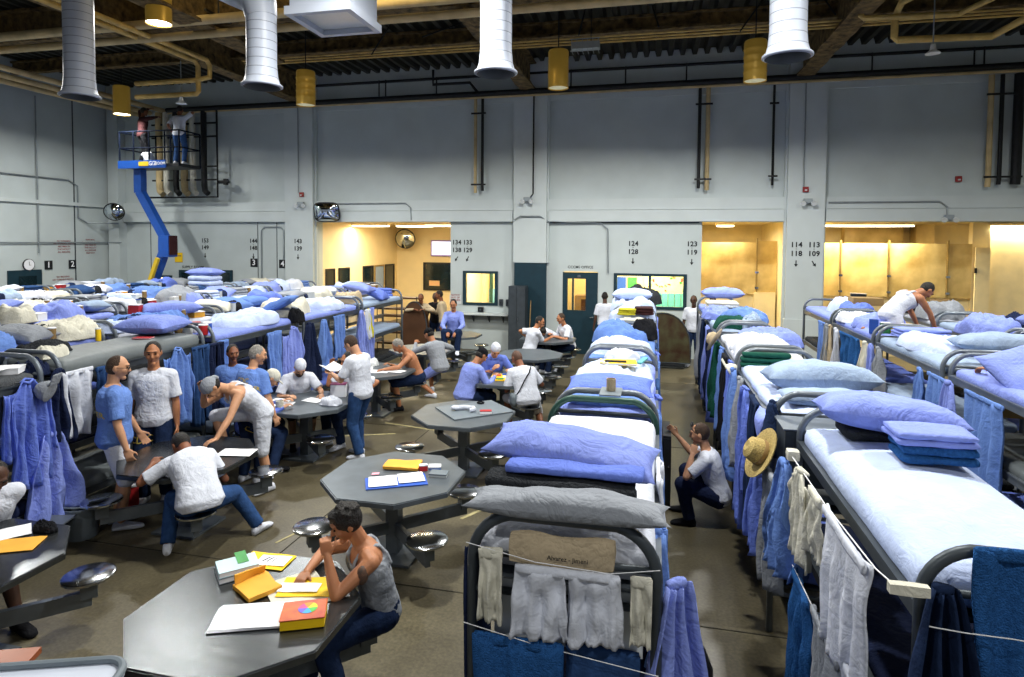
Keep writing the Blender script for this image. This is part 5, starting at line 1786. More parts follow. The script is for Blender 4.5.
p10 = person('person in white tee and jeans standing, reading an open booklet', -3.93, 7.80, 78, pel=(0, 0, .94), lean=0, bend=16, head=(38, 0, 0), R=(.10, .36, 1.14), L=(-.14, .38, 1.16), eR=(.6, -.6, -1), eL=(-.6, -.6, -1), dR=(-.4, 1, 0), dL=(.4, 1, 0), nR=(0, 0, 1), nL=(0, 0, 1),
             fR=(.1, .10, 0), fL=(-.1, -.06, 0), skin='skinB', top=('tee', 'white'), legs=('jeans', 'denim2'), hair=('short', 'hairbrown'), vox=.008, curlR=.5, curlL=.5)
mb = MB()
for s_ in (-1, 1):
    mb.rbox((0, 0, 0), (.02, .02, .02), .005, (1, 1, 1)) if 0 else None
    vs = [Vector((0, 0, 0)), Vector((s_ * .15, 0, .03)), Vector((s_ * .15, .21, .05)), Vector((0, .21, .0))]
    mb.add(vs + [v - Vector((0, 0, .006)) for v in vs], [(0, 1, 2, 3), (4, 7, 6, 5), (0, 4, 5, 1), (1, 5, 6, 2), (2, 6, 7, 3), (3, 7, 4, 0)])
o = mb.build('open_booklet', M['paper'], None, (-4.33, 7.88, 1.17), rot=(radians(14), 0, radians(78)), smooth=False)
tag(o, 'open white booklet held by the standing reader', 'booklet')
seated('shirtless person in blue shorts leaning on a paper-covered table', -4.14, 10.42, 122, head=(32, 0, 0), lean=22, wR=(-4.55, 10.2, .80), wL=(-4.5, 9.8, .80), skin='skinA', top=None, legs=('shorts', 'denim'), hair=('short', 'hairgrey'), vox=.009, fat=1.15, shoe='black')
seated('person in grey sweatshirt and black cap with back to camera, hands raised to chest', -4.05, 11.35, 60, head=(20, 10, 0), lean=20, wR=(-4.2, 11.85, .95), wL=(-4.6, 11.5, .98), skin='skinA', top=('long', 'grey'), legs=('shorts', 'peri'), hair=('kufi', 'black'), vox=.010, fat=1.1,
       fL=(-.2, -.05, 0), kL=(-.6, 1, -.2))
person('person in light blue shirt sitting on top of a table, facing the camera', -4.55, 13.75, 190, pel=(0, 0, .88), lean=4, bend=10, head=(8, 0, 0), R=(.12, .40, .95), L=(-.12, .40, .95), eR=(1, -.3, -.4), eL=(-1, -.3, -.4), fR=(.14, .45, .45), fL=(-.14, .45, .45), kR=(.2, 1, .5), kL=(-.2, 1, .5),
       skin='skinA', top=('long', 'peri'), legs=('jeans', 'denim'), hair=('short', 'hairblack'), vox=.010)
seated('person in blue shirt and black cap with back to camera at the game table', -2.92, 9.38, -40, head=(28, 0, 0), lean=20, wR=(-2.5, 9.65, .82), wL=(-2.75, 9.95, .82), skin='skinA', top=('long', 'peri'), legs=('jeans', 'denim'), hair=('kufi', 'black'), vox=.009, fat=1.12)
seated('person in blue shirt and white knit cap facing the camera at the game table', -2.75, 10.45, 205, head=(30, 0, 0), wR=(-2.65, 10.1, .84), wL=(-2.35, 10.12, .84), skin='skinB', top=('long', 'peri2'), legs=('jeans', 'denim'), hair=('kufi', 'white'), vox=.009)
p17 = seated('bald person in white tee with a shoulder strap, back to camera at the game table', -1.90, 9.36, 38, head=(26, 12, 0), lean=24, wR=(-1.95, 9.8, .82), wL=(-2.25, 9.55, .82), skin='skinD', top=('tee', 'white'), legs=('shorts', 'white'), hair=('shaved', 'stubble'), vox=.009, fat=1.2,
             fR=(.2, -.12, 0), kR=(.6, 1, -.2))
mb = MB()
pts = []
for (s_, la, f_) in ((.46, .10, .03), (.44, .09, -.12), (.34, .03, -.155), (.24, -.06, -.15), (.12, -.14, -.10), (.02, -.19, .0), (-.02, -.19, .06)):
    p_, l_, ff, u_ = p17['frame'](s_); pts.append(p_ + l_ * la * 1.15 + ff * f_ * 1.12)
mb.tube(pts, [(.006, .014)] * len(pts), 8, lat=(0, 1, 0)); mb.build('shoulder_strap', M['black'], p17['E'], angle=None)
mb = MB(); p_, l_, ff, u_ = p17['frame'](.0); mb.rbox(p_ - l_ * .23 + ff * .02, (.07, .16, .2), .02, (2, 3, 3)); mb.build('shoulder_bag', M['bucket'], p17['E'], angle=None)
seated('person in white tee with back turned at the farthest right table', -2.72, 13.62, -60, head=(8, -25, 0), lean=14, wR=(-2.3, 13.9, .82), skin='skinA', top=('tee', 'white'), legs=('jeans', 'denim'), hair=('short', 'hairblack'), vox=.010, fat=1.15)
seated('person in white tee facing left at the farthest right table', -1.95, 14.55, 130, head=(5, 0, 0), lean=14, wR=(-2.35, 14.5, .82), wL=(-2.2, 14.1, .82), skin='skinA', top=('tee', 'white'), legs=('jeans', 'denim'), hair=('short', 'hairbrown'), vox=.010)
seated('person in white tee slumped forward between two others at the farthest right table', -2.62, 14.78, 190, head=(55, 0, 0), lean=40, bend=30, wR=(-2.6, 14.2, .95), wL=(-2.2, 14.3, .80), eR=(.4, .6, -1), skin='skinA', top=('tee', 'white'), legs=('jeans', 'denim'), vox=.012)
person('person in white tee standing with back to camera beside the office door', -1.22, 15.9, 10, head=(5, 0, 0), skin='skinC', top=('tee', 'white'), legs=('jeans', 'denim'), hair=('shaved', 'hairblack'), vox=.012)
person('dark-skinned person in white tee standing near the wall right of the wide window', .95, 15.6, 165, head=(5, 0, 0), skin='skinC', top=('tee', 'white'), legs=('jeans', 'denim'), hair=('shaved', 'hairblack'), vox=.012)
person('person mostly hidden behind the farthest bunk of the row right of the aisle', 1.42, 16.1, 180, skin='skinC', top=('tee', 'navy'), legs=('jeans', 'denim'), hair=('short', 'hairblack'), vox=.014, sc=.97, pel=(0, 0, .93))
person('person in tan top standing behind the brown folded table, arms resting on it', -6.05, 15.55, 190, lean=10, head=(12, 0, 0), pel=(0, 0, .88), sc=.95, R=(.15, .35, 1.22), L=(-.15, .35, 1.22), eR=(1, 0, -.3), eL=(-1, 0, -.3), skin='skinD', top=('long', 'tan'), legs=('jeans', 'denim'), hair=('shaved', 'hairblack'), vox=.012)
person('person in dark top turned left beside the brown folded table', -5.45, 15.6, 110, lean=8, head=(10, 0, 0), pel=(0, 0, .92), skin='skinD', top=('long', 'tan'), legs=('jeans', 'denim'), hair=('short', 'hairblack'), vox=.012, R=(.1, .4, 1.15))
person('third person half hidden between the two at the brown folded table', -5.82, 16.0, 180, pel=(0, 0, .88), sc=.92, skin='skinC', top=('tee', 'black'), legs=('jeans', 'denim'), hair=('shaved', 'hairblack'), vox=.014)
# squatting man in the aisle
p23 = person('person in white tee and dark trousers squatting in the aisle, reaching to the locker', .58, 6.85, 82, sc=.95, pel=(0, -.12, .34), lean=16, bend=10, head=(-2, 0, 0), wR=(.28, 7.28, .80), wL=(.42, 6.70, .78), eR=(.3, -.2, -1), eL=(-.4, -.3, -1), fR=(.16, .22, 0), fL=(-.14, .16, 0), kR=(.35, 1, .7), kL=(-.35, 1, .7),
             skin='skinB', top=('tee', 'white'), legs=('jeans', 'navy'), hair=('short', 'hairbrown'), shoe='black', vox=.008, curlL=.9)
_h = p23['H']
mb = MB(); mb.tube([_h(-.088, .03, .03), _h(-.086, .075, .085), _h(0, .085, .118), _h(.086, .075, .085), _h(.088, .03, .03)], .005, 6)
for s_ in (-1, 1): mb.ell(_h(s_ * .035, .07, .112), (.028, .012, .02), None)
mb.build('sunglasses', M['blackp'], p23['E'], angle=None)
# man kneeling on the far right bunk
person('person in white tank top kneeling on a far right bunk, bent over his things', 3.48, 10.30, -72, z0=1.64, pel=(0, -.02, .32), lean=50, bend=20, head=(30, 0, 0), R=(.10, .62, .12), L=(-.25, .62, .10), eR=(.4, 0, .5), eL=(-.5, 0, .5), fR=(.12, -.36, 0), fL=(-.12, -.36, 0), kR=(.1, 1, -.3), kL=(-.1, 1, -.3),
       skin='skinA', top=('tank', 'white'), legs=('shorts', 'white'), hair=('short', 'hairblack'), vox=.010, shoe=None)
# two workers in the lift basket
person('worker in white tee and blue jeans standing in the lift basket', -12.75, 14.62, 10, z0=5.07, sc=.92, pel=(0, 0, .87), R=(.2, .25, 1.45), L=(-.25, .1, .9), skin='skinD', top=('tee', 'white'), legs=('jeans', 'denim2'), hair=('short', 'hairblack'), vox=.012)
person('worker in dark red top reaching up at the left of the lift basket', -13.95, 14.62, -30, z0=5.07, sc=.92, pel=(0, 0, .87), R=(.25, .3, 1.35), L=(-.1, .2, 1.6), skin='skinD', top=('long', 'maroon'), legs=('jeans', 'black'), hair=('short', 'hairblack'), vox=.012)
# partly visible seated man at the left edge
seated('person in white tee at the left edge, only sleeve, arm and sandalled leg in view', -5.22, 3.80, -110, lean=20, head=(20, 0, 0), wL=(-4.95, 3.55, .80), wR=(-5.1, 3.2, .80), skin='skinC', top=('tee', 'white'), legs=('shorts', 'black'), hair=('shaved', 'hairblack'), vox=.008, shoe='black', wfL=(-4.70, 3.66, 0), wfR=(-4.9, 3.3, 0), kL=(.3, 1, .5))
# man lying on the far right bunk at the edge and man low between the rows
person('person lying on a bunk at the right edge, arm over a pillow', 3.62, 6.25, 20, z0=1.70, pel=(0, -.2, .10), lean=78, bend=8, head=(-10, 60, 0), R=(.3, .75, .08), L=(-.22, .75, .10), fR=(.1, -.95, 0), fL=(-.1, -.95, 0), skin='skinA', top=('tee', 'white'), legs=('jeans', 'sky'), hair=('short', 'hairblack'), vox=.010, shoe=None)
seated('brown-haired person low behind the near right bunk, only the head in view', 2.32, 3.95, 60, lean=10, skin='skinA', top=('tee', 'sky'), legs=('jeans', 'denim'), hair=('short', 'hairbrown'), vox=.010, shoe='black')

# ------------------------------------------------------------------ bedding and belongings
TZ = TIERS[2]


def hang(kind, m, x, y, z, w, h, label, rz=90, seed=0, depth=.035, folds=4, name=None, cat=None, rot=None):
    nm = name or {'towel': 'hanging_towel', 'bunch': 'hanging_shirt', 'shirt': 'hanging_shirt', 'pants': 'hanging_trousers', 'shorts': 'hanging_shorts'}[kind]
    o = inst(hang_mesh(M[m], kind, w, h, seed, depth, folds), nm, (x, y, z), radians(rz), rot=rot)
    return tag(o, label, cat or nm.split('_')[1])


# every tier below the top carries a mattress where it can be seen
for rk, (x, ys, rn) in ROWS.items():
    for i in range(len(ys)):
        if rk in ('C', 'A', 'B', 'G', 'L1') or (rk in ('L2',) and i < 4):
            for t_ in (0, 1):
                mm = ['darkwool', 'greyblue', 'navy', 'peri2', 'vinyl'][(i * 2 + t_ + len(rk)) % 5]  # dark cloth colours put the shade of the lower tiers into the mattresses
                mattress(rk, i, t_, mm, seed=(i + t_) % 3)
# ---- centre row
mattress('C', 0, 2, 'white', 0, .055, h=.14, wr=.005, label='white bulging sheeted top mattress of the nearest centre bunk')
inst_x = ROWS['C'][0]


def place(me, name, loc, label, cat, rz=0, rot=None, scale=None):
    return tag(inst(me, name, loc, radians(rz), rot=rot, scale=scale), label, cat)


place(pillow_mesh(M['grey'], 3, .84, .20, .11), 'folded_sheet', (inst_x + .01, 2.49, 1.865), 'pale grey sheet bundled over the dark arch of the nearest centre bunk', 'sheet')
place(folded_mesh(M['darkwool'], 1, .66, .18, .09, 2), 'folded_blanket', (inst_x - .04, 2.66, 1.885), 'dark charcoal blanket folded under the long pillow, nearest centre bunk', 'blanket')
place(folded_mesh(M['peri2'], 1, .60, .22, .04, 1), 'folded_sheet', (inst_x + .02, 2.72, 1.985), 'deep blue folded sheet between wool blanket and long pillow', 'sheet')
place(pillow_mesh(M['peri'], 2, .80, .34, .15), 'pillow', (inst_x - .02, 2.88, 1.95), 'long periwinkle pillow on the near end of the nearest centre bunk', 'pillow', rot=(radians(6), radians(5), radians(-4)))
tub('clear plastic cup standing between the green arch and the second centre bunk', (-.30, 4.60, 1.906), M['tan'], .035, .09, name='cup', cat='cup')
mb = MB(); mb.rbox((0, 0, 0), (.16, .26, .014), .006, (3, 2, 1)); tag(mb.build('shelf_board', M['bucket'], None, (-.30, 4.60, 1.898)), 'thin board bridging the gap behind the green arch', 'board')
mattress('C', 1, 2, 'peri', 1, .03)
place(heap_mesh(M['pale'], 11, .74, 1.3, .16, .9), 'crumpled_sheet', (-.35, 5.75, 1.70), 'pale blue sheet rumpled over the second centre bunk', 'sheet')
place(pillow_mesh(M['peri2'], 4, .72, .42, .16), 'pillow', (-.35, 5.20, 1.72), 'deep blue pillow on the second centre bunk behind the yellow book', 'pillow', rot=(radians(6), 0, 0))
place(pillow_mesh(M['sky'], 6, .66, .36, .12), 'pillow', (-.35, 4.95, 1.70), 'sky blue pillow pressed against the near arch of the second centre bunk', 'pillow')
book('large yellow and black picture book lying on the second centre bunk', (-.32, 5.85, 1.87), (.34, .22, .02), M['yellow'], rz=.1)
mb = MB(); mb.rbox((0, 0, 0), (.2, .1, .004), .001, (1, 1, 1)); tag(mb.build('photo_sheet', M['black'], None, (-.34, 5.83, 1.893), .1), 'black printed card on the yellow book', 'card')
place(heap_mesh(M['white'], 13, .34, .26, .07), 'balled_cloth', (-.30, 6.25, 1.84), 'balled white cloth behind the yellow book', 'cloth')
mb = MB(); mb.rbox((0, 0, 0), (.05, .3, .02), .005, (1, 2, 1)); tag(mb.build('green_folder', M['teal'], None, (-.10, 6.05, 1.87), -.2), 'thin turquoise folder beside the balled white cloth', 'folder')
mattress('C', 2, 2, 'sky', 2)
place(heap_mesh(M['pale'], 17, .72, 1.0, .14), 'crumpled_sheet', (-.38, 7.45, 1.70), 'pale sheet heap on the near half of the third centre bunk', 'sheet')
place(heap_mesh(M['sky'], 18, .72, .8, .24), 'crumpled_blanket', (-.42, 8.25, 1.70), 'tall sky blue heap on the third centre bunk', 'blanket')
place(heap_mesh(M['black'], 19, .34, .4, .22), 'dark_jacket', (-.12, 8.35, 1.74), 'black jacket dropped beside the tall blue heap', 'jacket')
mattress('C', 3, 2, 'white', 0)
place(heap_mesh(M['offwhite'], 21, .7, .9, .14), 'crumpled_clothes', (-.35, 9.5, 1.70), 'cream clothes heap on the fourth centre bunk', 'clothes')
place(folded_mesh(M['maroon'], 2, .3, .3, .12), 'folded_cloth', (-.15, 10.1, 1.86), 'maroon folded cloth on the fourth centre bunk', 'cloth')
place(folded_mesh(M['yellowc'], 3, .28, .22, .1), 'folded_cloth', (-.42, 10.0, 1.86), 'yellow folded cloth on the fourth centre bunk', 'cloth')
place(heap_mesh(M['pale'], 23, .78, .9, .24), 'crumpled_sheet', (-.35, 10.5, 1.72), 'big pale blue heap on the far end of the fourth centre bunk', 'sheet')
mattress('C', 4, 2, 'pale', 1)
place(heap_mesh(M['pale'], 25, .84, 1.1, .28), 'crumpled_bedding', (-.38, 11.8, 1.72), 'tall white bedding pile on the farthest centre bunk', 'bedding')
place(pillow_mesh(M['pale'], 8, .75, .5, .22), 'pillow', (-.40, 11.9, 1.92), 'plump pale pillow on top of the farthest centre bunk pile', 'pillow')
place(heap_mesh(M['darkwool'], 26, .74, .9, .30), 'dark_coat', (-.22, 12.7, 1.80), 'dark green-grey coat thrown over the farthest centre bunk', 'coat')
# hangings on the near arch of the nearest centre bunk
ax0, ay = inst_x, 2.435
hang('shorts', 'white', ax0 + .03, ay - .04, 1.70, .44, .30, 'pair of white boxer shorts pinned in the middle of the near arch line', 0, 3, .016, 6)
hang('towel', 'offwhite', ax0 - .285, ay - .03, 1.745, .10, .30, 'cream sock hanging left of the white shorts', 0, 4, .012, 2, name='hanging_sock')
hang('towel', 'offwhite', ax0 + .32, ay - .03, 1.70, .085, .27, 'cream sock hanging right of the white shorts', 0, 5, .012, 2, name='hanging_sock')
mb = MB(); mb.rbox((0, 0, -.06), (.44, .05, .13), .02, (10, 2, 3), disp=lambda p, n_: n_ * nz(p, 9, 3) * .012)
o = mb.build('paper_bundle', M['tan'], None, (ax0, ay + .01, 1.81)); tag(o, 'tan cloth bundle with black handwriting tied inside the near arch', 'bundle')
t_ = inst(text_mesh('Alvarez - Jimeni', .026, M['blackp'], .0004), 'handwriting', (.03, -.037, -.075), rot=(pi / 2, 0, radians(0)), parent=o)
pipe('thin white cord tied across the near arch of the nearest centre bunk', [(ax0 - .39, ay - .03, 1.76), (ax0 - .1, ay - .035, 1.715), (ax0 + .2, ay - .035, 1.705), (ax0 + .39, ay - .03, 1.74)], .0018, M['rope'], 'cord', 'cord')
pipe('lower thin cord tied across the near arch, holding the blue towels', [(ax0 - .40, ay - .03, 1.42), (ax0 - .1, ay - .035, 1.375), (ax0 + .39, ay - .03, 1.32)], .0018, M['rope'], 'cord', 'cord')
mb = MB(); mb.rbox((0, 0, 0), (.62, .012, .26), .004, (6, 1, 3), disp=lambda p, n_: Vector((0, nz(p, 4, 2) * .02, 0)))
tag(mb.build('foil_sheet', M['clear'], None, (ax0 + .02, ay + .05, 1.46)), 'pale sheet of plastic leaning inside the near arch below the shorts', 'sheet')
hang('towel', 'towel', ax0 - .17, ay - .03, 1.385, .38, 1.0, 'blue terry towel hanging low at the left of the near arch', 0, 6, .02, 3)
hang('towel', 'denim2', ax0 + .17, ay + .02, 1.36, .30, .36, 'darker blue folded cloth hanging low at the right of the near arch', 0, 7, .012, 2, name='hanging_cloth')
hang('towel', 'navy', ax0 - .36, ay + .05, 1.70, .12, .95, 'narrow navy garment hanging inside the left leg of the near arch', 0, 8, .02, 2, name='hanging_garment')
hang('bunch', 'peri', ax0 + .46, ay + .08, 1.64, .40, 1.15, 'periwinkle shirt hung on the right leg of the near centre arch', 40, 9, .05, 3)
hang('bunch', 'sky', .045, 2.95, 1.66, .50, 1.05, 'sky blue shirt hanging on the aisle side of the nearest centre bunk', 90, 10, .035, 4)
hang('towel', 'white', .045, 3.5, 1.74, .42, .5, 'white cloth hanging on the aisle side of the nearest centre bunk', 90, 11, .02, 3, name='hanging_cloth')
mb = MB(); mb.rbox((0, 0, .42), (.10, .62, .84), .015, (1, 3, 4)); 
e = empty('steel_locker', (.17, 7.40, 0), 0, 'black steel locker standing in the aisle before the squatting man', 'locker'); mb.build('body', M['blackp'], e)
mb = MB(); mb.rbox((.0, -.32, .44), (.08, .015, .74), .005, (1, 1, 2)); mb.build('locker_door', M['blackp'], e); mb = MB(); mb.lathe([(0, 0), (.012, 0), (.012, .02), (0, .022)], (.02, -.325, .5), 10, RX); mb.build('knob', M['chrome'], e)
for j, (y, m_, h_, kd) in enumerate(((5.0, 'sky', 1.1, 'bunch'), (5.5, 'peri2', 1.15, 'shirt'), (6.05, 'denim2', 1.2, 'pants'), (7.1, 'sky', 1.1, 'bunch'), (7.7, 'peri2', 1.0, 'shirt'), (8.3, 'denim2', 1.2, 'towel'), (9.3, 'sky', 1.1, 'bunch'), (10.0, 'peri2', 1.1, 'bunch'), (11.6, 'peri', 1.2, 'bunch'))):
    hang(kd, m_, .045, y, 1.66, .45, h_, '%s %s hanging on the aisle side of the centre row, %s from the camera' % (CN[m_], {'bunch': 'shirt', 'shirt': 'shirt', 'pants': 'trousers', 'towel': 'towel'}[kd],
         ('first', 'second', 'third', 'fourth', 'fifth', 'sixth', 'seventh', 'eighth', 'ninth')[j]), 90, 12 + j, .03, 4)

# ---- row right of the aisle
mattress('A', 0, 2, 'pale', 2, .05, h=.14, wr=.004, label='big smooth white-blue top mattress of the nearest bunk right of the aisle')
place(pillow_mesh(M['peri'], 12, .80, .48, .22), 'pillow', (1.41, 4.22, 1.84), 'plump periwinkle pillow on the nearest bunk right of the aisle', 'pillow', rot=(radians(-6), radians(3), radians(-6)))
place(folded_mesh(M['darkwool'], 6, .40, .3, .08, 1), 'folded_blanket', (1.37, 4.26, 1.79), 'charcoal blanket folded under the plump periwinkle pillow', 'blanket')
place(folded_mesh(M['towel'], 7, .38, .26, .10, 2), 'folded_towel', (1.51, 3.82, 1.815), 'bright blue towel folded in front of the plump pillow', 'towel')
place(folded_mesh(M['peri'], 8, .40, .27, .07, 2), 'folded_sheet', (1.50, 3.83, 1.915), 'periwinkle sheet folded on top of the bright blue towel', 'sheet')
hang('towel', 'towel', 1.40, 2.535, 1.90, .50, 1.0, 'large blue terry towel draped over the near arch at the right edge', 0, 31, .02, 4)
hang('bunch', 'denim', 1.06, 2.53, 1.74, .30, .8, 'dark denim garment knotted on the near arch beside the large towel', 0, 32, .05, 3)
pipe('thin cord tied across the near arch over the blue towel', [(.98, 2.51, 1.60), (1.1, 2.46, 1.62), (1.25, 2.46, 1.62), (1.70, 2.46, 1.59)], .0022, M['rope'], 'cord', 'cord')
lx = .84
pipe('upper white clothes line along the aisle side of the nearest right bunk', [(lx, 4.03, 1.70), (lx, 3.3, 1.715), (lx + .01, 2.6, 1.75), (lx + .03, 2.42, 1.77)], .003, M['rope'], 'cord', 'clothes_line')
pipe('lower white clothes line along the aisle side of the nearest right bunk', [(lx, 4.0, 1.06), (lx, 3.3, 1.10), (lx, 2.6, 1.22)], .003, M['rope'], 'cord', 'clothes_line')
hang('towel', 'white', lx, 2.98, 1.72, .62, .62, 'large white tee hanging on the upper clothes line', 90, 33, .02, 4, name='hanging_tshirt')
hang('towel', 'offwhite', lx, 3.45, 1.705, .22, .34, 'small cream cloth hanging on the upper clothes line', 90, 34, .015, 3, name='hanging_cloth')
hang('shirt', 'offwhite', lx, 3.78, 1.70, .40, .52, 'cream undershirt hanging on the upper clothes line', 90, 35, .02, 3)
hang('bunch', 'sky', lx - .02, 4.12, 1.64, .42, .70, 'sky blue shirt hanging at the far end of the upper clothes line', 90, 36, .05, 4)
hang('towel', 'towel', lx, 3.72, 1.07, .40, .70, 'blue towel hanging on the lower clothes line', 90, 37, .03, 3)
hang('towel', 'grey', lx, 3.22, 1.11, .48, .70, 'pale grey tee hanging on the lower clothes line', 90, 38, .02, 4, name='hanging_tshirt')
hang('towel', 'white', lx, 2.72, 1.19, .34, .7, 'white undershirt at the near end of the lower clothes line', 90, 39, .02, 4, name='hanging_undershirt')
mb = MB(); mb.rbox((0, 0, 0), (.14, .04, .045), .012, (3, 1, 1)); tag(mb.build('wood_peg_rail', M['offwhite'], None, (.90, 2.42, 1.775)), 'short cream bar holding the near end of the upper clothes line', 'bar')
mb = MB(); mb.rbox((0, 0, 0), (.08, .09, .07), .02, (2, 2, 2)); tag(mb.build('cream_block', M['offwhite'], None, (.85, 4.07, 1.70)), 'cream block holding the far end of the upper clothes line', 'block')
# straw hat
e = empty('straw_hat', (.79, 4.76, 1.47), 0, 'straw hat with wide brim hanging beside the blue shirts', 'hat')
e.rotation_euler = (radians(10), radians(62), radians(200))
mb = MB(); mb.lathe([(.07, .0), (.11, -.01), (.19, .01), (.195, .02), (.185, .02), (.11, .005), (.09, .0)], (0, 0, 0), 28); mb.build('brim', M['straw'], e)
mb = MB(); mb.lathe([(.095, 0), (.092, .06), (.08, .11), (.04, .13), (.0, .12)], (0, 0, 0), 24); mb.build('crown', M['straw'], e)
mb = MB(); mb.lathe([(.097, .01), (.099, .012), (.097, .035), (.095, .037)], (0, 0, 0), 24); mb.build('hat_band', M['card'], e)
place(pillow_mesh(M['peri'], 14, .36, .30, .16), 'laundry_bag', (.80, 5.15, 1.52), 'stuffed periwinkle bag hanging behind the straw hat', 'bag', rot=(radians(80), 0, radians(90)))
hang('bunch', 'peri2', .82, 5.0, 1.40, .40, .75, 'deep blue shirt hanging below the stuffed periwinkle bag', 90, 41, .05, 4)
hang('towel', 'grey', .82, 4.62, 1.40, .34, .80, 'grey garment hanging under the straw hat', 90, 42, .05, 3, name='hanging_garment')
place(heap_mesh(M['white'], 42, .34, .5, .25), 'laundry_heap', (.72, 4.75, .35), 'white and blue laundry heap low beside the near right bunk', 'laundry') if 0 else None
box_thing('foot_locker', 'locker', 'grey steel locker box between the first two bunks right of the aisle', (1.15, 4.77, 1.30), (.50, .36, .40), M['framedark'], 0, 'lid', M['frame'])
mattress('A', 1, 2, 'pale', 0, .02, label='pale top mattress under the long grey-blue bolster, second right of the aisle')
place(pillow_mesh(M['greyblue'], 15, .92, .42, .26), 'bolster', (1.40, 5.75, 1.73), 'long grey-blue bolster on the second bunk right of the aisle', 'bolster', rot=(radians(-4), 0, radians(4)))
place(pillow_mesh(M['greyblue'], 16, .66, .34, .14), 'pillow', (1.32, 5.28, 1.72), 'grey-blue pillow against the near arch, second bunk right of the aisle', 'pillow')
hang('bunch', 'denim', .90, 5.0, 1.80, .22, .40, 'navy rag knotted on the second arch right of the aisle', 60, 43, .05, 3)
mattress('A', 2, 2, 'white', 1)
place(heap_mesh(M['peri'], 31, .80, .7, .20), 'crumpled_blanket', (1.45, 8.5, 1.70), 'periwinkle blanket bunched on the third bunk right of the aisle', 'blanket')
place(heap_mesh(M['offwhite'], 32, .5, .4, .14), 'crumpled_cloth', (1.25, 7.15, 1.66), 'cream cloth lying in the gap before the third arch right of the aisle', 'cloth')
place(folded_mesh(M['green'], 33, .5, .14, .16), 'green_bundle', (1.15, 6.9, 1.70), 'green rolled bundle behind the second bunk right of the aisle', 'bundle')
place(heap_mesh(M['white'], 34, .7, 1.1, .18), 'crumpled_sheet', (1.25, 7.9, 1.70), 'white rumpled sheet on the third bunk right of the aisle', 'sheet')
mattress('A', 3, 2, 'greyblue', 2)
place(heap_mesh(M['green'], 35, .6, .5, .2), 'green_bag', (1.2, 9.9, 1.70), 'dark green bag on the fourth bunk right of the aisle', 'bag')
place(heap_mesh(M['greyblue'], 36, .3, .4, .2), 'grey_cloth', (1.42, 9.75, 1.74), 'grey cloth beside the dark green bag', 'cloth')
place(heap_mesh(M['sky'], 37, .8, .8, .2), 'crumpled_blanket', (1.45, 10.8, 1.72), 'sky blue blanket heap on the fourth bunk right of the aisle', 'blanket')
place(heap_mesh(M['peri'], 38, .5, .6, .18), 'crumpled_sheet', (1.05, 11.1, 1.72), 'periwinkle sheet heap beside the sky blue one, fourth bunk right of the aisle', 'sheet')
mattress('A', 4, 2, 'peri', 0)
place(folded_mesh(M['offwhite'], 39, .6, .5, .2), 'folded_bedding', (1.25, 12.2, 1.72), 'cream folded bedding on the farthest bunk right of the aisle', 'bedding')
place(pillow_mesh(M['peri'], 18, .80, .5, .22), 'pillow', (1.30, 12.7, 1.92), 'periwinkle pillow on top of the farthest bunk right of the aisle', 'pillow')
names_ = ('first', 'second', 'third', 'fourth', 'fifth', 'sixth', 'seventh', 'eighth', 'ninth', 'tenth', 'eleventh', 'twelfth', 'thirteenth')
for j, (y, m_, h_, kd, w_) in enumerate(((5.65, 'denim', 1.15, 'pants', .36), (6.05, 'peri2', 1.25, 'shirt', .5), (6.55, 'grey', .9, 'bunch', .3), (6.95, 'sky', 1.15, 'bunch', .4), (7.35, 'peri2', 1.2, 'shirt', .5), (7.8, 'black', 1.1, 'pants', .36),
                                        (8.3, 'sky', 1.1, 'shirt', .5), (8.8, 'green', 1.0, 'bunch', .4), (9.3, 'peri2', 1.2, 'bunch', .5), (9.9, 'navy', 1.1, 'pants', .4), (10.5, 'peri', 1.2, 'bunch', .5), (11.2, 'denim', 1.2, 'pants', .45), (12.0, 'grey', 1.2, 'bunch', .5))):
    hang(kd, m_, .86 - .02 * (j % 2), y, 1.66, w_, h_, '%s %s on the aisle side of the right row, %s beyond the straw hat' % (CN[m_], {'bunch': 'shirt', 'shirt': 'shirt', 'pants': 'trousers'}[kd], names_[j]), 90, 44 + j, .05, 3)
e = empty('peaked_cap', (.82, 7.1, 1.60), radians(60), 'light grey peaked cap hanging on the row right of the aisle', 'cap')
mb = MB(); mb.lathe([(.0, .12), (.05, .11), (.09, .06), (.1, 0), (.09, -.005), (.0, .0)], (0, 0, 0), 20); mb.build('crown', M['offwhite'], e)
mb = MB(); mb.rbox((0, .12, -.01), (.15, .13, .012), .005, (6, 5, 1)); mb.build('peak', M['offwhite'], e); e.scale = (.85, .85, .85); e.rotation_euler = (radians(60), 0, radians(80))
e = empty('straw_hat', (.80, 8.55, 1.72), 0, 'small tan hat hanging farther along the row right of the aisle', 'hat')
e.rotation_euler = (0, radians(60), radians(160))
mb = MB(); mb.lathe([(.07, .0), (.17, .01), (.175, .02), (.1, .005), (.09, .0)], (0, 0, 0), 24); mb.build('brim', M['tan'], e)
mb = MB(); mb.lathe([(.095, 0), (.085, .08), (.04, .12), (.0, .12)], (0, 0, 0), 20); mb.build('crown', M['tan'], e)
place(heap_mesh(M['green'], 45, .5, .9, .75, .8), 'green_sack', (1.15, 7.0, .02), 'dark green sack on the floor behind the squatting man', 'sack') if 0 else None

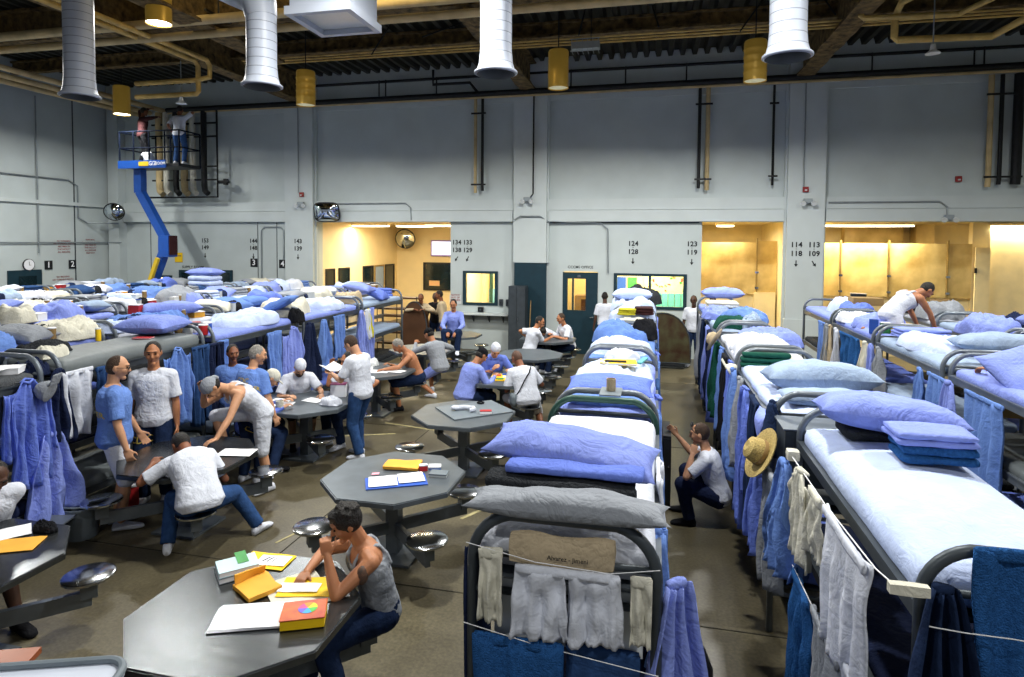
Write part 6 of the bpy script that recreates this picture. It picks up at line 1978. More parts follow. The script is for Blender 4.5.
# ---- far right row
mattress('B', 0, 2, 'pale', 1); mattress('B', 1, 2, 'peri', 2, .02)
place(pillow_mesh(M['peri'], 21, .62, .55, .2), 'pillow', (3.30, 6.55, 1.78), 'pale striped periwinkle pillow propped at the right edge', 'pillow', rot=(radians(38), radians(-12), radians(20)))
mattress('B', 2, 2, 'greyblue', 0, .02)
place(heap_mesh(M['pale'], 51, .76, 1.3, .16, .6), 'crumpled_sheet', (3.42, 8.6, 1.71), 'pale smooth sheet covering the third far right bunk', 'sheet')
place(folded_mesh(M['peri'], 52, .62, .34, .12), 'folded_blanket', (3.45, 9.15, 1.78), 'periwinkle blanket folded on the far end of the third far right bunk', 'blanket')
place(pillow_mesh(M['greyblue'], 22, 1.0, .40, .22), 'bolster', (3.85, 8.05, 1.78), 'long grey-blue bolster lying across the third far right bunk', 'bolster', rz=-4)
box_thing('cardboard_box', 'box', 'brown cardboard box between two far right bunks', (3.75, 7.40, 1.40), (.34, .2, .3), M['card'])
box_thing('cardboard_box', 'box', 'second brown cardboard box lower between two far right bunks', (3.60, 7.40, 1.22), (.5, .2, .16), M['card'])
mattress('B', 3, 2, 'peri', 1, .02)
place(heap_mesh(M['peri'], 53, .72, .9, .18), 'crumpled_blanket', (3.40, 10.55, 1.71), 'periwinkle blanket rumpled beside the kneeling man', 'blanket')
place(heap_mesh(M['white'], 54, .7, .7, .15), 'crumpled_sheet', (3.35, 11.35, 1.71), 'white sheet heap behind the kneeling man', 'sheet')
for j, (x, y, s, m_, lb) in enumerate(((3.10, 9.86, (.12, .09, .2), 'bluepr', 'tall blue carton'), (3.24, 9.84, (.12, .08, .16), 'greenpr', 'green carton'), (3.38, 9.86, (.15, .1, .12), 'yellow', 'yellow and red carton'), (3.54, 9.88, (.14, .1, .14), 'red', 'red carton'),
                                      (3.68, 9.9, (.12, .1, .1), 'paper', 'white carton'), (3.9, 10.0, (.2, .14, .08), 'red', 'flat red packet'), (3.3, 9.98, (.16, .08, .08), 'card', 'small brown packet'))):
    box_thing('food_carton', 'carton', '%s by the arch in front of the kneeling man' % lb, (x, y, 1.715 if x < 3.8 else 1.62), s, M[m_], (j * .3) % .7 - .3, 'top_flap', M['paper'] if j % 2 else M['bluepr'])
mattress('B', 4, 2, 'peri', 2, .02)
place(heap_mesh(M['pale'], 55, .6, .8, .28), 'crumpled_blanket', (3.5, 12.7, 1.71), 'pale blanket heap on the farthest far right bunk', 'blanket')
box_thing('cardboard_box', 'box', 'flat brown box on the farthest far right bunk', (3.75, 12.4, 1.9), (.5, .35, .14), M['card'])
place(heap_mesh(M['peri2'], 56, .6, .6, .22), 'crumpled_clothes', (3.55, 12.2, 1.71), 'deep blue clothes heap on the farthest far right bunk', 'clothes')
for j, (y, m_, h_, kd, w_) in enumerate(((6.5, 'sky', 1.0, 'towel', .7), (7.15, 'peri', 1.0, 'bunch', .4), (7.45, 'sky', .95, 'towel', .5), (7.85, 'sky', .7, 'bunch', .3), (9.55, 'peri', .95, 'bunch', .35), (9.75, 'offwhite', .6, 'bunch', .3), (9.25, 'grey', .6, 'bunch', .3),
                                        (10.5, 'towel', .6, 'towel', 1.0), (11.6, 'tan', .7, 'bunch', .3), (11.75, 'grey', 1.1, 'bunch', .4), (12.2, 'sky', 1.0, 'towel', .4), (11.2, 'white', 1.1, 'bunch', .3))):
    hang(kd, m_, 2.98 - .02 * (j % 2), y, 1.60, w_, h_, '%s %s hanging on the near side of the far right row, %s garment' % (CN[m_], {'bunch': 'shirt', 'shirt': 'shirt', 'towel': 'towel'}[kd], names_[j]), 90, 60 + j, .035, 4)
# ---- rightmost row
mattress('G', 0, 2, 'pale', 1); mattress('G', 1, 2, 'greyblue', 2)
place(heap_mesh(M['peri'], 61, .8, .8, .26), 'crumpled_blanket', (4.75, 10.3, 1.71), 'rolled periwinkle blanket with a navy sleeve on the rightmost row', 'blanket')
place(heap_mesh(M['navy'], 62, .3, .4, .28), 'navy_garment', (5.05, 10.2, 1.75), 'navy garment stuffed beside the rolled periwinkle blanket', 'garment')
place(folded_mesh(M['white'], 63, .74, .7, .14), 'folded_sheet', (5.1, 9.25, 1.72), 'white folded sheets under the top pillow at the right edge', 'sheet')
place(pillow_mesh(M['peri'], 24, .78, .5, .26), 'pillow', (5.05, 9.25, 1.90), 'large periwinkle pillow on white sheets at the right edge', 'pillow', rz=10)
place(heap_mesh(M['navy'], 64, .5, .5, .2), 'navy_cloth', (4.72, 9.0, 1.70), 'navy cloth corner below the large periwinkle pillow', 'cloth')
mattress('G', 2, 2, 'white', 0)
place(heap_mesh(M['grey'], 65, .7, .8, .3), 'crumpled_bedding', (4.9, 12.3, 1.71), 'grey bedding heap on the farthest rightmost bunk', 'bedding')
box_thing('small_television', 'television', 'small dark television on the farthest rightmost bunk', (4.4 + .35, 13.0, 1.72), (.32, .25, .3), M['blackp'], .2, 'antenna_base', M['framedark'])
box_thing('small_television', 'television', 'small dark television on the ledge behind the farthest far right bunk', (3.95, 13.5, 1.72), (.28, .22, .3), M['blackp'], -.2, 'antenna_base', M['framedark'])
tub('brown basket on the farthest rightmost bunk', (5.15, 12.9, 1.72), M['card'], .16, .28, name='basket', cat='basket')

# ---- front left row
mattress('L1', 0, 2, 'greywool', 0)
for j, (x, y, s, m_, lb) in enumerate(((-6.3, 4.05, (.30, .20, .12), 'paper', 'white carton'), (-6.05, 4.2, (.24, .18, .16), 'clear', 'clear box of papers'), (-5.95, 4.55, (.30, .2, .05), 'paper', 'white folder'), (-6.3, 4.45, (.22, .3, .03), 'yellow', 'yellow folder'),
                                         (-6.2, 3.8, (.2, .15, .1), 'red', 'red carton'), (-6.35, 4.65, (.18, .12, .08), 'bluepr', 'blue box'))):
    box_thing('stationery_box', 'box', '%s among papers at the near end of the front left row' % lb, (x, y, 1.735), s, M[m_], .3 * j, 'top_sheet', M['paper'])
place(heap_mesh(M['navy'], 71, .3, .3, .14), 'dark_cloth', (-5.95, 4.82, 1.66), 'dark cloth on the corner arch of the front left row', 'cloth')
sheet('loose white magazine on the near end of the front left row', (-5.92, 4.35, 1.79), (.28, .36), M['paper'], .4, 'magazine', 'magazine')
mattress('L1', 1, 2, 'vinyl', 1, .04, h=.16, label='thick bare grey vinyl mattress on the second front left bunk')
place(heap_mesh(M['darkwool'], 72, .5, .45, .1), 'dark_jacket', (-6.3, 5.25, 1.80), 'dark jacket on the near end of the bare grey mattress', 'jacket')
place(heap_mesh(M['offwhite'], 73, .25, .35, .10), 'cream_cloth', (-6.05, 5.12, 1.78), 'cream cloth hanging off the near end of the bare grey mattress', 'cloth')
place(pillow_mesh(M['peri'], 31, .66, .62, .24), 'pillow', (-6.18, 6.60, 1.80), 'plump periwinkle pillow at the far end of the bare grey mattress', 'pillow', rz=8)
tub('small bottle with yellow label leaning by the plump pillow', (-6.45, 6.05, 1.79), M['yellow'], .03, .14, M['paper'], 'bottle', 'bottle')
book('small magazine lying on the bare grey mattress before the plump pillow', (-6.0, 6.25, 1.81), (.2, .14, .012), M['red'], .3)
mattress('L1', 2, 2, 'peri', 2, .02)
place(heap_mesh(M['pale'], 74, .82, 1.3, .20), 'crumpled_sheet', (-6.15, 8.35, 1.71), 'large pale crumpled sheet on the third front left bunk', 'sheet')
for j, (x, y, m_, lb) in enumerate(((-6.35, 7.0, 'clear', 'clear plastic tub'), (-6.2, 7.06, 'card', 'brown jar'), (-6.02, 7.0, 'clear', 'milky jar with white lid'), (-5.88, 7.12, 'red', 'red lidded jar'), (-6.15, 7.3, 'paper', 'white tub'), (-5.98, 7.32, 'bluepr', 'blue and white tub'))):
    tub('%s among jars between the second and third front left bunks' % lb, (x, y, 1.73), M[m_], .06, .13, M['paper'] if j % 2 else M['red'])
mattress('L1', 3, 2, 'peri', 0, .02)
place(heap_mesh(M['offwhite'], 75, .75, .9, .26), 'crumpled_clothes', (-6.25, 9.55, 1.71), 'cream and white clothes pile on the fourth front left bunk', 'clothes')
place(pillow_mesh(M['sky'], 33, .55, .4, .16), 'pillow', (-6.0, 9.1, 1.88), 'sky blue pillow where the third and fourth front left bunks meet', 'pillow', rot=(0, radians(-25), .2))
place(heap_mesh(M['pale'], 76, .74, .9, .18), 'crumpled_sheet', (-6.13, 10.6, 1.71), 'pale sheet with dark spots of clothes, fourth front left bunk', 'sheet')
mattress('L1', 4, 2, 'greyblue', 1, .02)
place(heap_mesh(M['tan'], 77, .6, .5, .24), 'tan_bag', (-6.2, 11.75, 1.71), 'tan bag on the farthest front left bunk', 'bag')
place(pillow_mesh(M['peri'], 34, .62, .4, .2), 'pillow', (-6.2, 12.2, 1.90), 'periwinkle pillow above the tan bag, farthest front left bunk', 'pillow', rot=(0, radians(10), 0))
place(pillow_mesh(M['peri2'], 36, .5, .4, .2), 'pillow', (-5.95, 12.5, 1.76), 'deep blue pillow sliding off the farthest front left bunk', 'pillow', rot=(0, radians(25), 0))
place(folded_mesh(M['bluepr'] if 0 else M['peri2'], 78, .4, .1, .2), 'blue_folder', (-6.1, 13.3, 1.72), 'upright deep blue bundle at the end arch of the front left row', 'bundle')
hx_ = -5.70
for j, (y, m_, h_, kd, w_, z) in enumerate(((4.20, 'sky', 1.1, 'bunch', .34, 1.20), (4.56, 'peri2', 1.0, 'shirt', .42, 1.68), (4.78, 'peri', .85, 'bunch', .55, 1.12), (4.90, 'navy', .72, 'bunch', .28, 1.72), (5.08, 'white', .66, 'towel', .36, 1.68), (5.38, 'denim2', .42, 'towel', .22, 1.66),
                                             (6.45, 'sky', .95, 'shirt', .42, 1.66), (6.84, 'denim2', 1.0, 'pants', .34, 1.64), (7.08, 'navy', 1.0, 'pants', .24, 1.64), (7.28, 'sky', .9, 'towel', .2, 1.64), (8.40, 'sky', .8, 'towel', .36, 1.6), (8.88, 'peri', 1.1, 'shirt', .5, 1.6), (9.45, 'navy', 1.0, 'bunch', .5, 1.6), (9.9, 'sky', .9, 'bunch', .4, 1.6))):
    hang(kd, m_, hx_ + .02 * (j % 3), y, z, w_, h_, '%s %s facing the tables, front left row, %s from camera' % (CN[m_], {'bunch': 'shirt', 'shirt': 'shirt', 'pants': 'trousers', 'towel': 'towel'}[kd], names_[min(j, 12)] + (' and last' if j == 13 else '')), 90, 80 + j, .05, 3)
for j, (y, m_, h_, kd, w_) in enumerate(((10.45, 'sky', .8, 'towel', .4), (11.3, 'peri', .9, 'bunch', .36), (11.5, 'white', .6, 'towel', .2), (11.75, 'peri', 1.2, 'towel', .36), (11.62, 'yellowc', .6, 'bunch', .3))):
    hang(kd, m_, hx_ + .03 * (j % 3), y, 1.62, w_, h_, '%s %s hanging near the end of the front left row' % (CN[m_], 'cloth ' + ('left', 'folded', 'small', 'long', 'bright')[j]), 90, 95 + j, .04, 3, name='hanging_cloth')
e = empty('peaked_cap', (-5.58, 4.70, 1.55), radians(-60), 'grey cap hanging between blue shirts on the front left row', 'cap')
e.rotation_euler = (radians(70), 0, radians(-70))
mb = MB(); mb.lathe([(.0, .13), (.05, .12), (.09, .06), (.1, 0), (.09, -.005), (.0, .0)], (0, 0, 0), 20); mb.build('crown', M['grey'], e)
mb = MB(); mb.rbox((0, .13, -.01), (.15, .11, .012), .005, (6, 5, 1)); mb.build('peak', M['grey'], e)
place(heap_mesh(M['black'], 79, .26, .3, .22), 'baseball_cap', (-5.75, 9.12, 1.66), 'black and white cap on the corner of the fourth front left bunk', 'cap')

# ---- inner left rows
PAL = ['pale', 'peri', 'white', 'sky', 'greyblue', 'peri2']
rnd = random.Random(11)
for rk in ('L2', 'L3', 'L4', 'L5', 'L6'):
    x, ys, rn = ROWS[rk]
    for i, y in enumerate(ys):
        mattress(rk, i, 2, ['white', 'pale', 'greyblue', 'peri'][(i + len(ys) + int(rk[1])) % 4], seed=i % 3)
        used_n = set()
        dk = [('black', 'black'), ('navy', 'navy'), ('darkwool', 'charcoal'), ('denim', 'dark denim')][(i + int(rk[1])) % 4]  # dark cloth heaps added to stand for shadows among the left bedding
        for q, f in enumerate((.25, .76)):
            place(heap_mesh(M[dk[0]], 140 + q, .36, .34, .14), 'shade_heap', (x + (.14, -.1)[q], y + BL * f, 1.735), '%s cloth heap added as shade, %s half of %s' % (dk[1], ('near', 'far')[q], where(rk, i)), 'garment', rz=i * 40)
            tub('%s jar in the %s half of %s' % (('milky', 'brown')[q], ('near', 'far')[q], where(rk, i)), (x + (.26, .24)[q], y + BL * (f - .06), 1.735), M[('clear', 'card')[q]], .045, .15, M[('bluepr', 'paper')[q]], 'jar', 'jar')
        for q, f in enumerate((.12, .36, .62, .88)):
            kd = rnd.choice(['pillow', 'heap', 'heap', 'folded', 'heap', 'box'])
            m_ = rnd.choice(PAL + ['offwhite', 'grey', 'denim2'])
            pos = ('near end', 'near middle', 'far middle', 'far end')[q]
            xx = x + rnd.uniform(-.06, .06); yy = y + BL * f
            lab = '%%s at the %s of %s' % (pos, where(rk, i))
            if kd == 'pillow':
                place(pillow_mesh(M[m_], rnd.randrange(4), .66, .44, .2), 'pillow', (xx, yy, 1.73), lab % (CN[m_] + ' pillow'), 'pillow', rot=(rnd.uniform(-.1, .3), rnd.uniform(-.15, .15), rnd.uniform(-.5, .5)))
            elif kd == 'heap':
                place(heap_mesh(M[m_], 100 + rnd.randrange(5), .74, .72, rnd.choice([.13, .18, .24])), 'crumpled_bedding', (xx, yy, 1.71), lab % ('crumpled ' + CN[m_] + ' bedding'), 'bedding', rz=rnd.choice([0, 90, 180, 20]))
            elif kd == 'folded':
                place(folded_mesh(M[m_], rnd.randrange(3), .5, .36, .18), 'folded_bedding', (xx, yy, 1.715), lab % ('folded ' + CN[m_] + ' bedding'), 'bedding', rz=rnd.uniform(-20, 20))
            else:
                for b_ in range(3):
                    mm = ['card', 'clear', 'clear', 'manila', 'paper', 'paper', 'bucket', 'red', 'card'][(i * 2 + b_ * 4 + q * 3 + int(rk[1])) % 9]
                    cl = {'card': 'brown', 'red': 'red', 'clear': 'milky', 'manila': 'orange', 'paper': 'white', 'bucket': 'grey'}[mm]
                    box_thing('storage_box', 'box', lab % (cl + (' box', ' carton', ' tub')[b_]), (x - .22 + b_ * .22, yy + rnd.uniform(-.05, .05), 1.73), (.15, .19, rnd.uniform(.06, .15)), M[mm], rnd.uniform(-.3, .3), 'lid', M['paper'])
                used_n.add(1)
box_thing('red_carton', 'carton', 'bright red and white carton standing out among the left bedding', (-7.72, 7.9, 1.74 + .0), (.16, .14, .26), M['red'], .3, 'label_band', M['paper'])
place(pillow_mesh(M['peri'], 41, .9, .4, .22), 'bolster', (-7.5, 8.35, 1.80), 'long periwinkle bolster behind the red carton', 'bolster', rz=60)
place(heap_mesh(M['grey'], 121, .5, 1.0, .30, .5), 'grey_blanket', (-9.5, 10.7, 1.74), 'big rounded grey blanket mound on the third left row', 'blanket')
place(heap_mesh(M['peri2'], 122, .8, .8, .30, .5), 'blue_blanket', (-7.5, 10.75, 1.74), 'big deep blue blanket mound on the second left row', 'blanket')
place(pillow_mesh(M['peri'], 42, .8, .5, .2), 'pillow', (-10.9, 13.3, 2.1), 'periwinkle pillow topping the tallest pile before the dark windows', 'pillow')
place(folded_mesh(M['pale'], 43, .7, .5, .38, 3), 'folded_bedding', (-10.9, 13.3, 1.74), 'stack of pale folded bedding under the topmost pillow before the dark windows', 'bedding')
place(heap_mesh(M['offwhite'], 123, .5, .5, .26, .5), 'cream_bag', (-9.35, 7.35, 1.74), 'stuffed cream bag near the left edge, third left row', 'bag')

# ------------------------------------------------------------------ papers, books and goods on the tables
TT = .764
book('grey-spined paperback at the bottom of the stack on the steel table', (-2.70, 3.56, TT), (.19, .26, .035), M['bucket'], -.75)
book('light blue paperback on top of the stack on the steel table', (-2.70, 3.56, TT + .037), (.185, .25, .035), mat('pale_blue_print', '#b5cfd6', rough=.4, var=.1), -.78)
mb = MB(); mb.rbox((0, 0, 0), (.17, .07, .002), .0005, (1, 1, 1)); tag(mb.build('cover_picture', M['greenpr'], None, (-2.72, 3.63, TT + .0745), -.78), 'green picture card on the light blue paperback', 'card')
e = empty('open_envelope', (-2.45, 3.42, TT), -.55, 'crumpled yellow-orange envelope with its flap up beside the stacked books', 'envelope')
mb = MB(); mb.rbox((0, 0, .02), (.26, .22, .03), .01, (5, 4, 1), disp=lambda p, n_: Vector((0, 0, nz(p, 8, 1) * .02))); mb.build('pouch', M['manila'], e)
mb = MB(); mb.rbox((-.12, 0, .055), (.012, .2, .07), .004, (1, 5, 4), disp=lambda p, n_: Vector((nz(p, 8, 2) * .05, 0, 0)), rot=None); mb.build('flap', M['manila'], e)
for q in range(3):
    sheet(('topmost white paper of the big stack on the steel table', 'middle sheet of the big white paper stack', 'bottom sheet of the big white paper stack')[2 - q], (-2.30 + .006 * q, 3.14 + .004 * q, TT + .005 * q), (.42, .25), M['paper'], .38 - .02 * q, seed=q)
sheet('yellow card with a black drawing under white paper, far edge of the steel table', (-2.60, 3.74, TT), (.34, .20), M['yellow'], .05, 'yellow_card', 'card')
sheet('white drawing sheet on the yellow card', (-2.55, 3.74, TT + .008), (.22, .13), M['paper'], .1, 'drawing_sheet', 'paper')
mb = MB()
for q in range(5):
    mb.tube([(-.07 + q * .035, -.02, 0), (-.06 + q * .035, .02 * sin(q), .001), (-.04 + q * .03, .035, 0)], .0035, 5)
tag(mb.build('ink_drawing', M['black'], None, (-2.55, 3.74, TT + .015), .1), 'small black ink drawing on the white sheet', 'drawing')
sheet('large white drawing board under the writing hand', (-2.18, 3.45, TT), (.42, .34), M['offwhite'], -.75, 'drawing_pad', 'pad')
sheet('yellow envelope lying on the drawing board', (-2.14, 3.50, TT + .009), (.34, .22), M['yellow'], .25, 'envelope', 'envelope')
sheet('white strip of paper on the yellow envelope', (-2.18, 3.47, TT + .016), (.26, .10), M['paper'], .2, 'paper_strip', 'paper')
e = empty('card_box', (-1.98, 3.20, TT), .42, 'thick red box with a rainbow disc and yellow sides by the elbow', 'box')
mb = MB(); mb.rbox((0, 0, .03), (.25, .19, .055), .006, (2, 2, 1)); mb.build('body', M['yellow'], e)
mb = MB(); mb.rbox((0, 0, .062), (.255, .195, .008), .003, (2, 2, 1)); mb.build('lid', mat('dark_red_print', '#8c2a20', rough=.35, var=.5, scale=9, var2='#c96a2a'), e)
for q, c in enumerate(('#e8d52a', '#e88a2a', '#d84a8a', '#6a5acd', '#3aa0d8', '#4ab84a')):
    a0, a1 = q * pi / 3, (q + 1) * pi / 3
    mb = MB(); mb.prism([(0, 0)] + [(.055 * cos(a0 + (a1 - a0) * t / 4), .055 * sin(a0 + (a1 - a0) * t / 4)) for t in range(5)], .0665, .0675); mb.build('disc_wedge', mat('print_%d' % q, c, rough=.4, var=.03), e, (.02, .01, 0), smooth=False)
tub('small metal cup-shaped sharpener beside the red box', (-1.80, 3.36, TT), M['chrome'], .02, .03, name='sharpener', cat='sharpener') if 0 else None
# second table
sheet('left white page of the open notebook on the grey table', (-2.42, 5.24, TT + .012), (.26, .24), M['paper'], .45, 'notebook_page', 'page')
sheet('right white page of the open notebook on the grey table', (-2.20, 5.38, TT + .014), (.24, .23), M['paper'], .5, 'notebook_page', 'page')
mb = MB(); mb.rbox((0, 0, .005), (.56, .28, .01), .003, (3, 2, 1)); tag(mb.build('blue_folder', M['bluepr'], None, (-2.31, 5.29, TT), .48), 'blue folder lying open under the notebook pages', 'folder')
mb = MB(); mb.rbox((0, 0, .02), (.36, .22, .035), .012, (6, 4, 1), disp=lambda p, n_: Vector((0, 0, nz(p, 6, 3) * .02)))
tag(mb.build('padded_envelope', M['manila'], None, (-2.40, 5.66, TT), .15), 'plump orange envelope behind the open notebook', 'envelope')
box_thing('red_packet', 'packet', 'small red packet right of the orange envelope', (-2.17, 5.62, TT), (.08, .05, .05), M['red'], .5, 'label_band', M['paper'])
box_thing('card_pack', 'pack', 'blue and white card pack on the grey table', (-2.08, 5.70, TT), (.12, .09, .02), M['sky'], .3, 'label_band', M['paper'])
box_thing('card_pack', 'pack', 'printed grey card pack near the right corner of the grey table', (-1.98, 5.54, TT), (.17, .12, .02), M['clear'], .1, 'picture', M['bucket'])
sheet('tiny pink note left of the blue folder', (-2.58, 5.42, TT), (.07, .05), mat('pink_paper', '#e8a0b0', var=.04), .3, 'sticky_note', 'note')
# third table
mb = MB(); mb.rbox((0, 0, .008), (.84, .66, .016), .004, (3, 3, 1)); tag(mb.build('game_board', M['bucket'], None, (-2.31, 7.83, TT), .72), 'large dark square board lying on the third table', 'board')
mb = MB(); mb.tube([(-.14, .03, .02), (-.02, .05, .03), (.09, .02, .03), (.11, -.05, .03), (.05, -.07, .02)], [.035, .03, .028, .03, .025], 10); mb.ell((-.15, .02, .03), (.06, .045, .03))
tag(mb.build('white_sock', M['white'], None, (-2.38, 7.72, TT + .022), .2), 'white rolled sock on the dark square board', 'sock')
box_thing('tissue_pack', 'packet', 'small pink and white packet beside the rolled sock', (-2.10, 7.66, TT + .018), (.15, .07, .03), M['paper'], .3, 'label_band', M['red'])
mb = MB(); mb.tube([(.045 * cos(a), .045 * sin(a), .012) for a in [q * pi / 8 for q in range(16)]], .01, 6, closed=True); tag(mb.build('tape_ring', M['black'], None, (-2.30, 8.12, TT + .018)), 'small black ring at the far corner of the board', 'ring')
# game table
mb = MB(); mb.rbox((0, 0, .008), (.5, .5, .016), .004, (2, 2, 1)); o = tag(mb.build('board_game', M['yellow'], None, (-2.35, 9.85, TT), .2), 'colourful board game between the three seated men', 'board game')
for q, (dx, dy, m_) in enumerate(((-.15, .1, 'red'), (.1, .14, 'bluepr'), (.15, -.08, 'red'), (-.1, -.15, 'greenpr'), (0, 0, 'paper'), (-.02, .18, 'bluepr'))):
    mb = MB(); mb.rbox((dx, dy, .02), (.12, .1, .012), .003, (1, 1, 1)); mb.build('game_square', M[m_], o)
# left tables
sheet('white sheet on the second left table beside the seated man', (-4.25, 5.62, TT), (.36, .22), M['paper'], .2, seed=3)
box_thing('red_book_box', 'box', 'red and white advertising box on the floor behind a stool', (-5.72, 5.72, .002), (.32, .10, .26), M['red'], -.5, 'label_band', M['paper'])
for j, (x, y, s, r_, lb, m_) in enumerate(((-4.92, 7.45, (.3, .22), .3, 'white open letter in front of the bearded man', 'paper'), (-4.62, 7.75, (.28, .2), -.2, 'white newspaper sheet at the middle of the third left table', 'paper'), (-4.98, 7.15, (.24, .18), .8, 'folded white paper by the white-capped man', 'paper'),
                                         (-5.05, 7.62, (.26, .2), .1, 'white sheet under the bearded man’s hand', 'paper'))):
    sheet(lb, (x, y, TT), s, M[m_], r_, seed=j)
tub('cream paper cup at the corner of the third left table', (-4.78, 7.18, TT), M['offwhite'], .05, .13, name='cup', cat='cup')
box_thing('milk_carton', 'carton', 'white and purple carton on the third left table', (-4.40, 8.05, TT), (.22, .14, .18), M['paper'], .3, 'label_band', mat('purple_print', '#7a2a5a', var=.1))
place(heap_mesh(M['white'], 131, .3, .22, .09), 'crumpled_paper', (-4.28, 7.62, TT), 'crumpled white wrappers at the right of the third left table', 'wrappers')
for j, (x, y, s, r_, lb) in enumerate(((-4.6, 9.75, (.4, .24), .1, 'wide white sheet under the shirtless man’s arms'), (-4.3, 9.85, (.3, .2), -.2, 'white sheet at the right of the shirtless man’s table'), (-4.95, 9.95, (.3, .24), .4, 'white sheet at the left of the shirtless man’s table'))):
    sheet(lb, (x, y, TT), s, M['paper'], r_, seed=j + 5)
place(heap_mesh(M['clear'], 132, .3, .24, .12), 'crumpled_bag', (-4.95, 10.2, TT), 'crumpled clear bag on the shirtless man’s table', 'bag')
# left edge table
sheet('orange envelope at the edge of the leftmost table', (-4.52, 3.50, TT), (.34, .22), M['manila'], .45, 'envelope', 'envelope')
sheet('white paper beside the orange envelope on the leftmost table', (-4.74, 3.62, TT + .002), (.30, .22), M['paper'], .9, seed=9)
place(heap_mesh(M['black'], 133, .2, .1, .05), 'dark_keys', (-4.52, 3.74, TT), 'dark crumpled band at the corner of the leftmost table', 'band')

# buckets on the floor
def pail(x, y, r, h, label, lid=None):
    e = empty('plastic_bucket', (x, y, 0), .3, label, 'bucket')
    mb = MB(); mb.lathe([(0, .0), (r * .84, .0), (r * .86, .02), (r, h), (r * 1.05, h), (r * 1.05, h + .02), (r * .97, h + .02), (r * .83, .06), (0, .05)], (0, 0, 0), 28); mb.build('body', M['bucket'], e)
    mb = MB(); mb.tube([(r * 1.03 * cos(a), r * 1.03 * sin(a) * .8 - .02, h - .02 - .1 * sin(a) if 0 else h - .05 * sin(a)) for a in [pi + q * pi / 10 for q in range(11)]], .008, 6); mb.build('handle', M['bucket'], e)
    if lid:
        mb = MB(); mb.rbox((0, 0, h + .035), (.42, .30, .02), .006, (2, 2, 1)); mb.build('lid', M['frame'], e)


pail(-5.60, 5.02, .16, .30, 'open grey plastic bucket on the floor by the front left row')
pail(-5.60, 4.62, .15, .28, 'grey bucket with a flat board on top, nearest the left edge', lid=True)
# foreground bottom-left: rounded grey tray edge and varnished wood
mb = MB(); mb.rbox((0, 0, 0), (.86, .5, .03), .012, (6, 4, 1))
e = empty('tray_cart', (-2.92, 2.14, 0), radians(20), 'grey rounded plastic tray cut off at the bottom left corner', 'tray')
mb = MB()


def rrect(w_, l_, r_, n_=6):
    out = []
    for cx_, cy_, a0 in ((w_ / 2 - r_, l_ / 2 - r_, 0), (-w_ / 2 + r_, l_ / 2 - r_, pi / 2), (-w_ / 2 + r_, -l_ / 2 + r_, pi), (w_ / 2 - r_, -l_ / 2 + r_, 3 * pi / 2)):
        for q in range(n_ + 1):
            a = a0 + q * pi / 2 / n_
            out.append((cx_ + r_ * cos(a), cy_ + r_ * sin(a)))
    return out


mb.prism(rrect(1.0, .50, .12), .86, .88); mb.build('tray_base', M['duct'], e, smooth=False)
mb = MB(); mb.tube([(x_, y_, .89) for x_, y_ in rrect(.98, .48, .11)], .02, 8, closed=True); mb.build('tray_rim', M['bucket'], e)
mb = MB(); mb.rbox((0, 0, .43), (.5, .3, .85), .02, (2, 2, 3)); mb.build('stand', M['framedark'], e)
mb = MB(); mb.rbox((0, 0, 0), (1.2, .5, .04), .01, (4, 2, 1))
o = mb.build('wooden_bench_top', M['orangewood'], None, (-3.66, 2.16, .78), radians(22)); tag(o, 'orange-brown varnished wood top behind the grey tray', 'bench')
mb = MB(); mb.rbox((0, 0, -.4), (.9, .3, .76), .02, (2, 2, 2)); mb.build('base', M['orangewood'], o)
# chair back loop bottom centre
e = empty('tube_chair', (.17, 3.12, 0), 0, 'black curved chair back poking up at the bottom of the aisle', 'chair')
mb = MB(); mb.tube([(-.16, 0, .5), (-.16, 0, .88), (-.14, 0, .97), (-.07, .0, 1.03), (.02, .0, 1.04), (.09, .0, 1.0), (.13, .0, .9), (.14, 0, .5)], .014, 10); mb.build('backrest_loop', M['rubber'], e)
mb = MB(); mb.rbox((-.02, 0, .48), (.40, .36, .05), .02, (3, 3, 1)); mb.build('seat', M['rubber'], e)
for sx in (-.18, .14):
    for sy in (-.15, .15):
        mb = MB(); mb.tube([(sx, sy, 0), (sx, sy, .47)], .013, 8); mb.build('leg', M['framedark'], e)
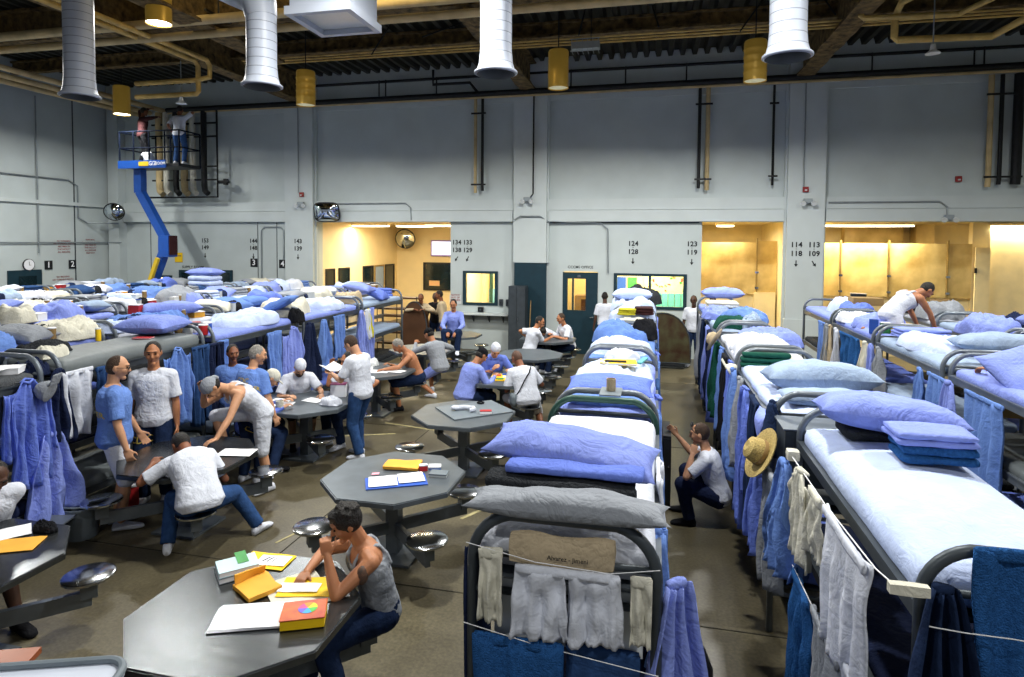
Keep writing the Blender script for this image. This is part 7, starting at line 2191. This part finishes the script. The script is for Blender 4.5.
# folded table tops at the wall, cabinet, broom, rack
def folded_table(x, y, r, m, label, w_=1.0):
    e = empty('folded_table', (x, y, 0), 0, label, 'folded table')
    pts = [(-w_ / 2, .12), (w_ / 2, .12)] + [(w_ / 2 * cos(a), .12 + (r - .12) * sin(a) ** .6) for a in [q * pi / 16 for q in range(1, 16)]]
    for dy in (0, .16):
        mb = MB()
        f = [Vector((a, dy, b)) for a, b in pts]; bk = [p + Vector((0, .04, 0)) for p in f]; n_ = len(pts)
        mb.add(f + bk, [tuple(range(n_)), tuple(range(n_, 2 * n_))[::-1]] + [(i, n_ + i, n_ + (i + 1) % n_, (i + 1) % n_) for i in range(n_)]); mb.build('table_leaf', m, e, smooth=False)
    mb = MB(); mb.tube([Vector((a, .0, b)) for a, b in pts], .015, 6, closed=True); mb.build('edge_band', M['framedark'], e)
    mb = MB(); mb.rbox((0, .1, .08), (w_ * .8, .5, .05), .01, (2, 2, 1)); mb.build('base_frame', M['blackp'], e)


folded_table(-6.15, 15.25, 1.42, M['brownpanel'], 'dark brown folded table standing upright below the day room screen', .75)
folded_table(.22, 15.3, 1.32, M['greenpanel'], 'large mottled dark round table folded upright beyond the aisle', 1.3)
e = empty('metal_cabinet', (-3.53, 16.1, 0), 0, 'dark grey two-door metal cabinet left of the blue door', 'cabinet')
mb = MB(); mb.rbox((0, 0, .92), (.46, .4, 1.84), .01, (2, 2, 3)); mb.build('body', M['framedark'], e)
for sx in (-1, 1):
    mb = MB(); mb.rbox((sx * .113, -.205, .92), (.215, .015, 1.76), .004, (1, 1, 2)); mb.build('door', M['framedark'], e)
mb = MB(); mb.tube([(.03, -.22, .85), (.03, -.24, .87), (.03, -.24, 1.0), (.03, -.22, 1.02)], .008, 6); mb.build('handle', M['chrome'], e)
e = empty('broom', (-3.2, 15.9, 0), 0, 'broom with tan handle leaning beside the dark metal cabinet', 'broom')
mb = MB(); mb.tube([(0, 0, .1), (.0, .25, 1.45)], .013, 8); mb.build('handle', M['card'], e)
mb = MB(); mb.rbox((0, 0, .07), (.3, .06, .14), .02, (3, 1, 2)); mb.build('head', M['tan'], e)
e = empty('shelf_rack', (-6.85, 15.9, 0), 0, 'dark wire rack of shelves in front of the cream day room', 'rack')
for q, z in enumerate((.2, .5, .75, .95, 1.15, 1.45)):
    mb = MB(); mb.rbox((0, 0, z), (1.2, .35, .05), .01, (4, 2, 1)); mb.build('shelf', M['brownpanel'], e)
for sx in (-.58, 0, .58):
    for sy in (-.16, .16):
        mb = MB(); mb.tube([(sx, sy, 0), (sx, sy, 1.5)], .014, 6); mb.build('post', M['blackp'], e)
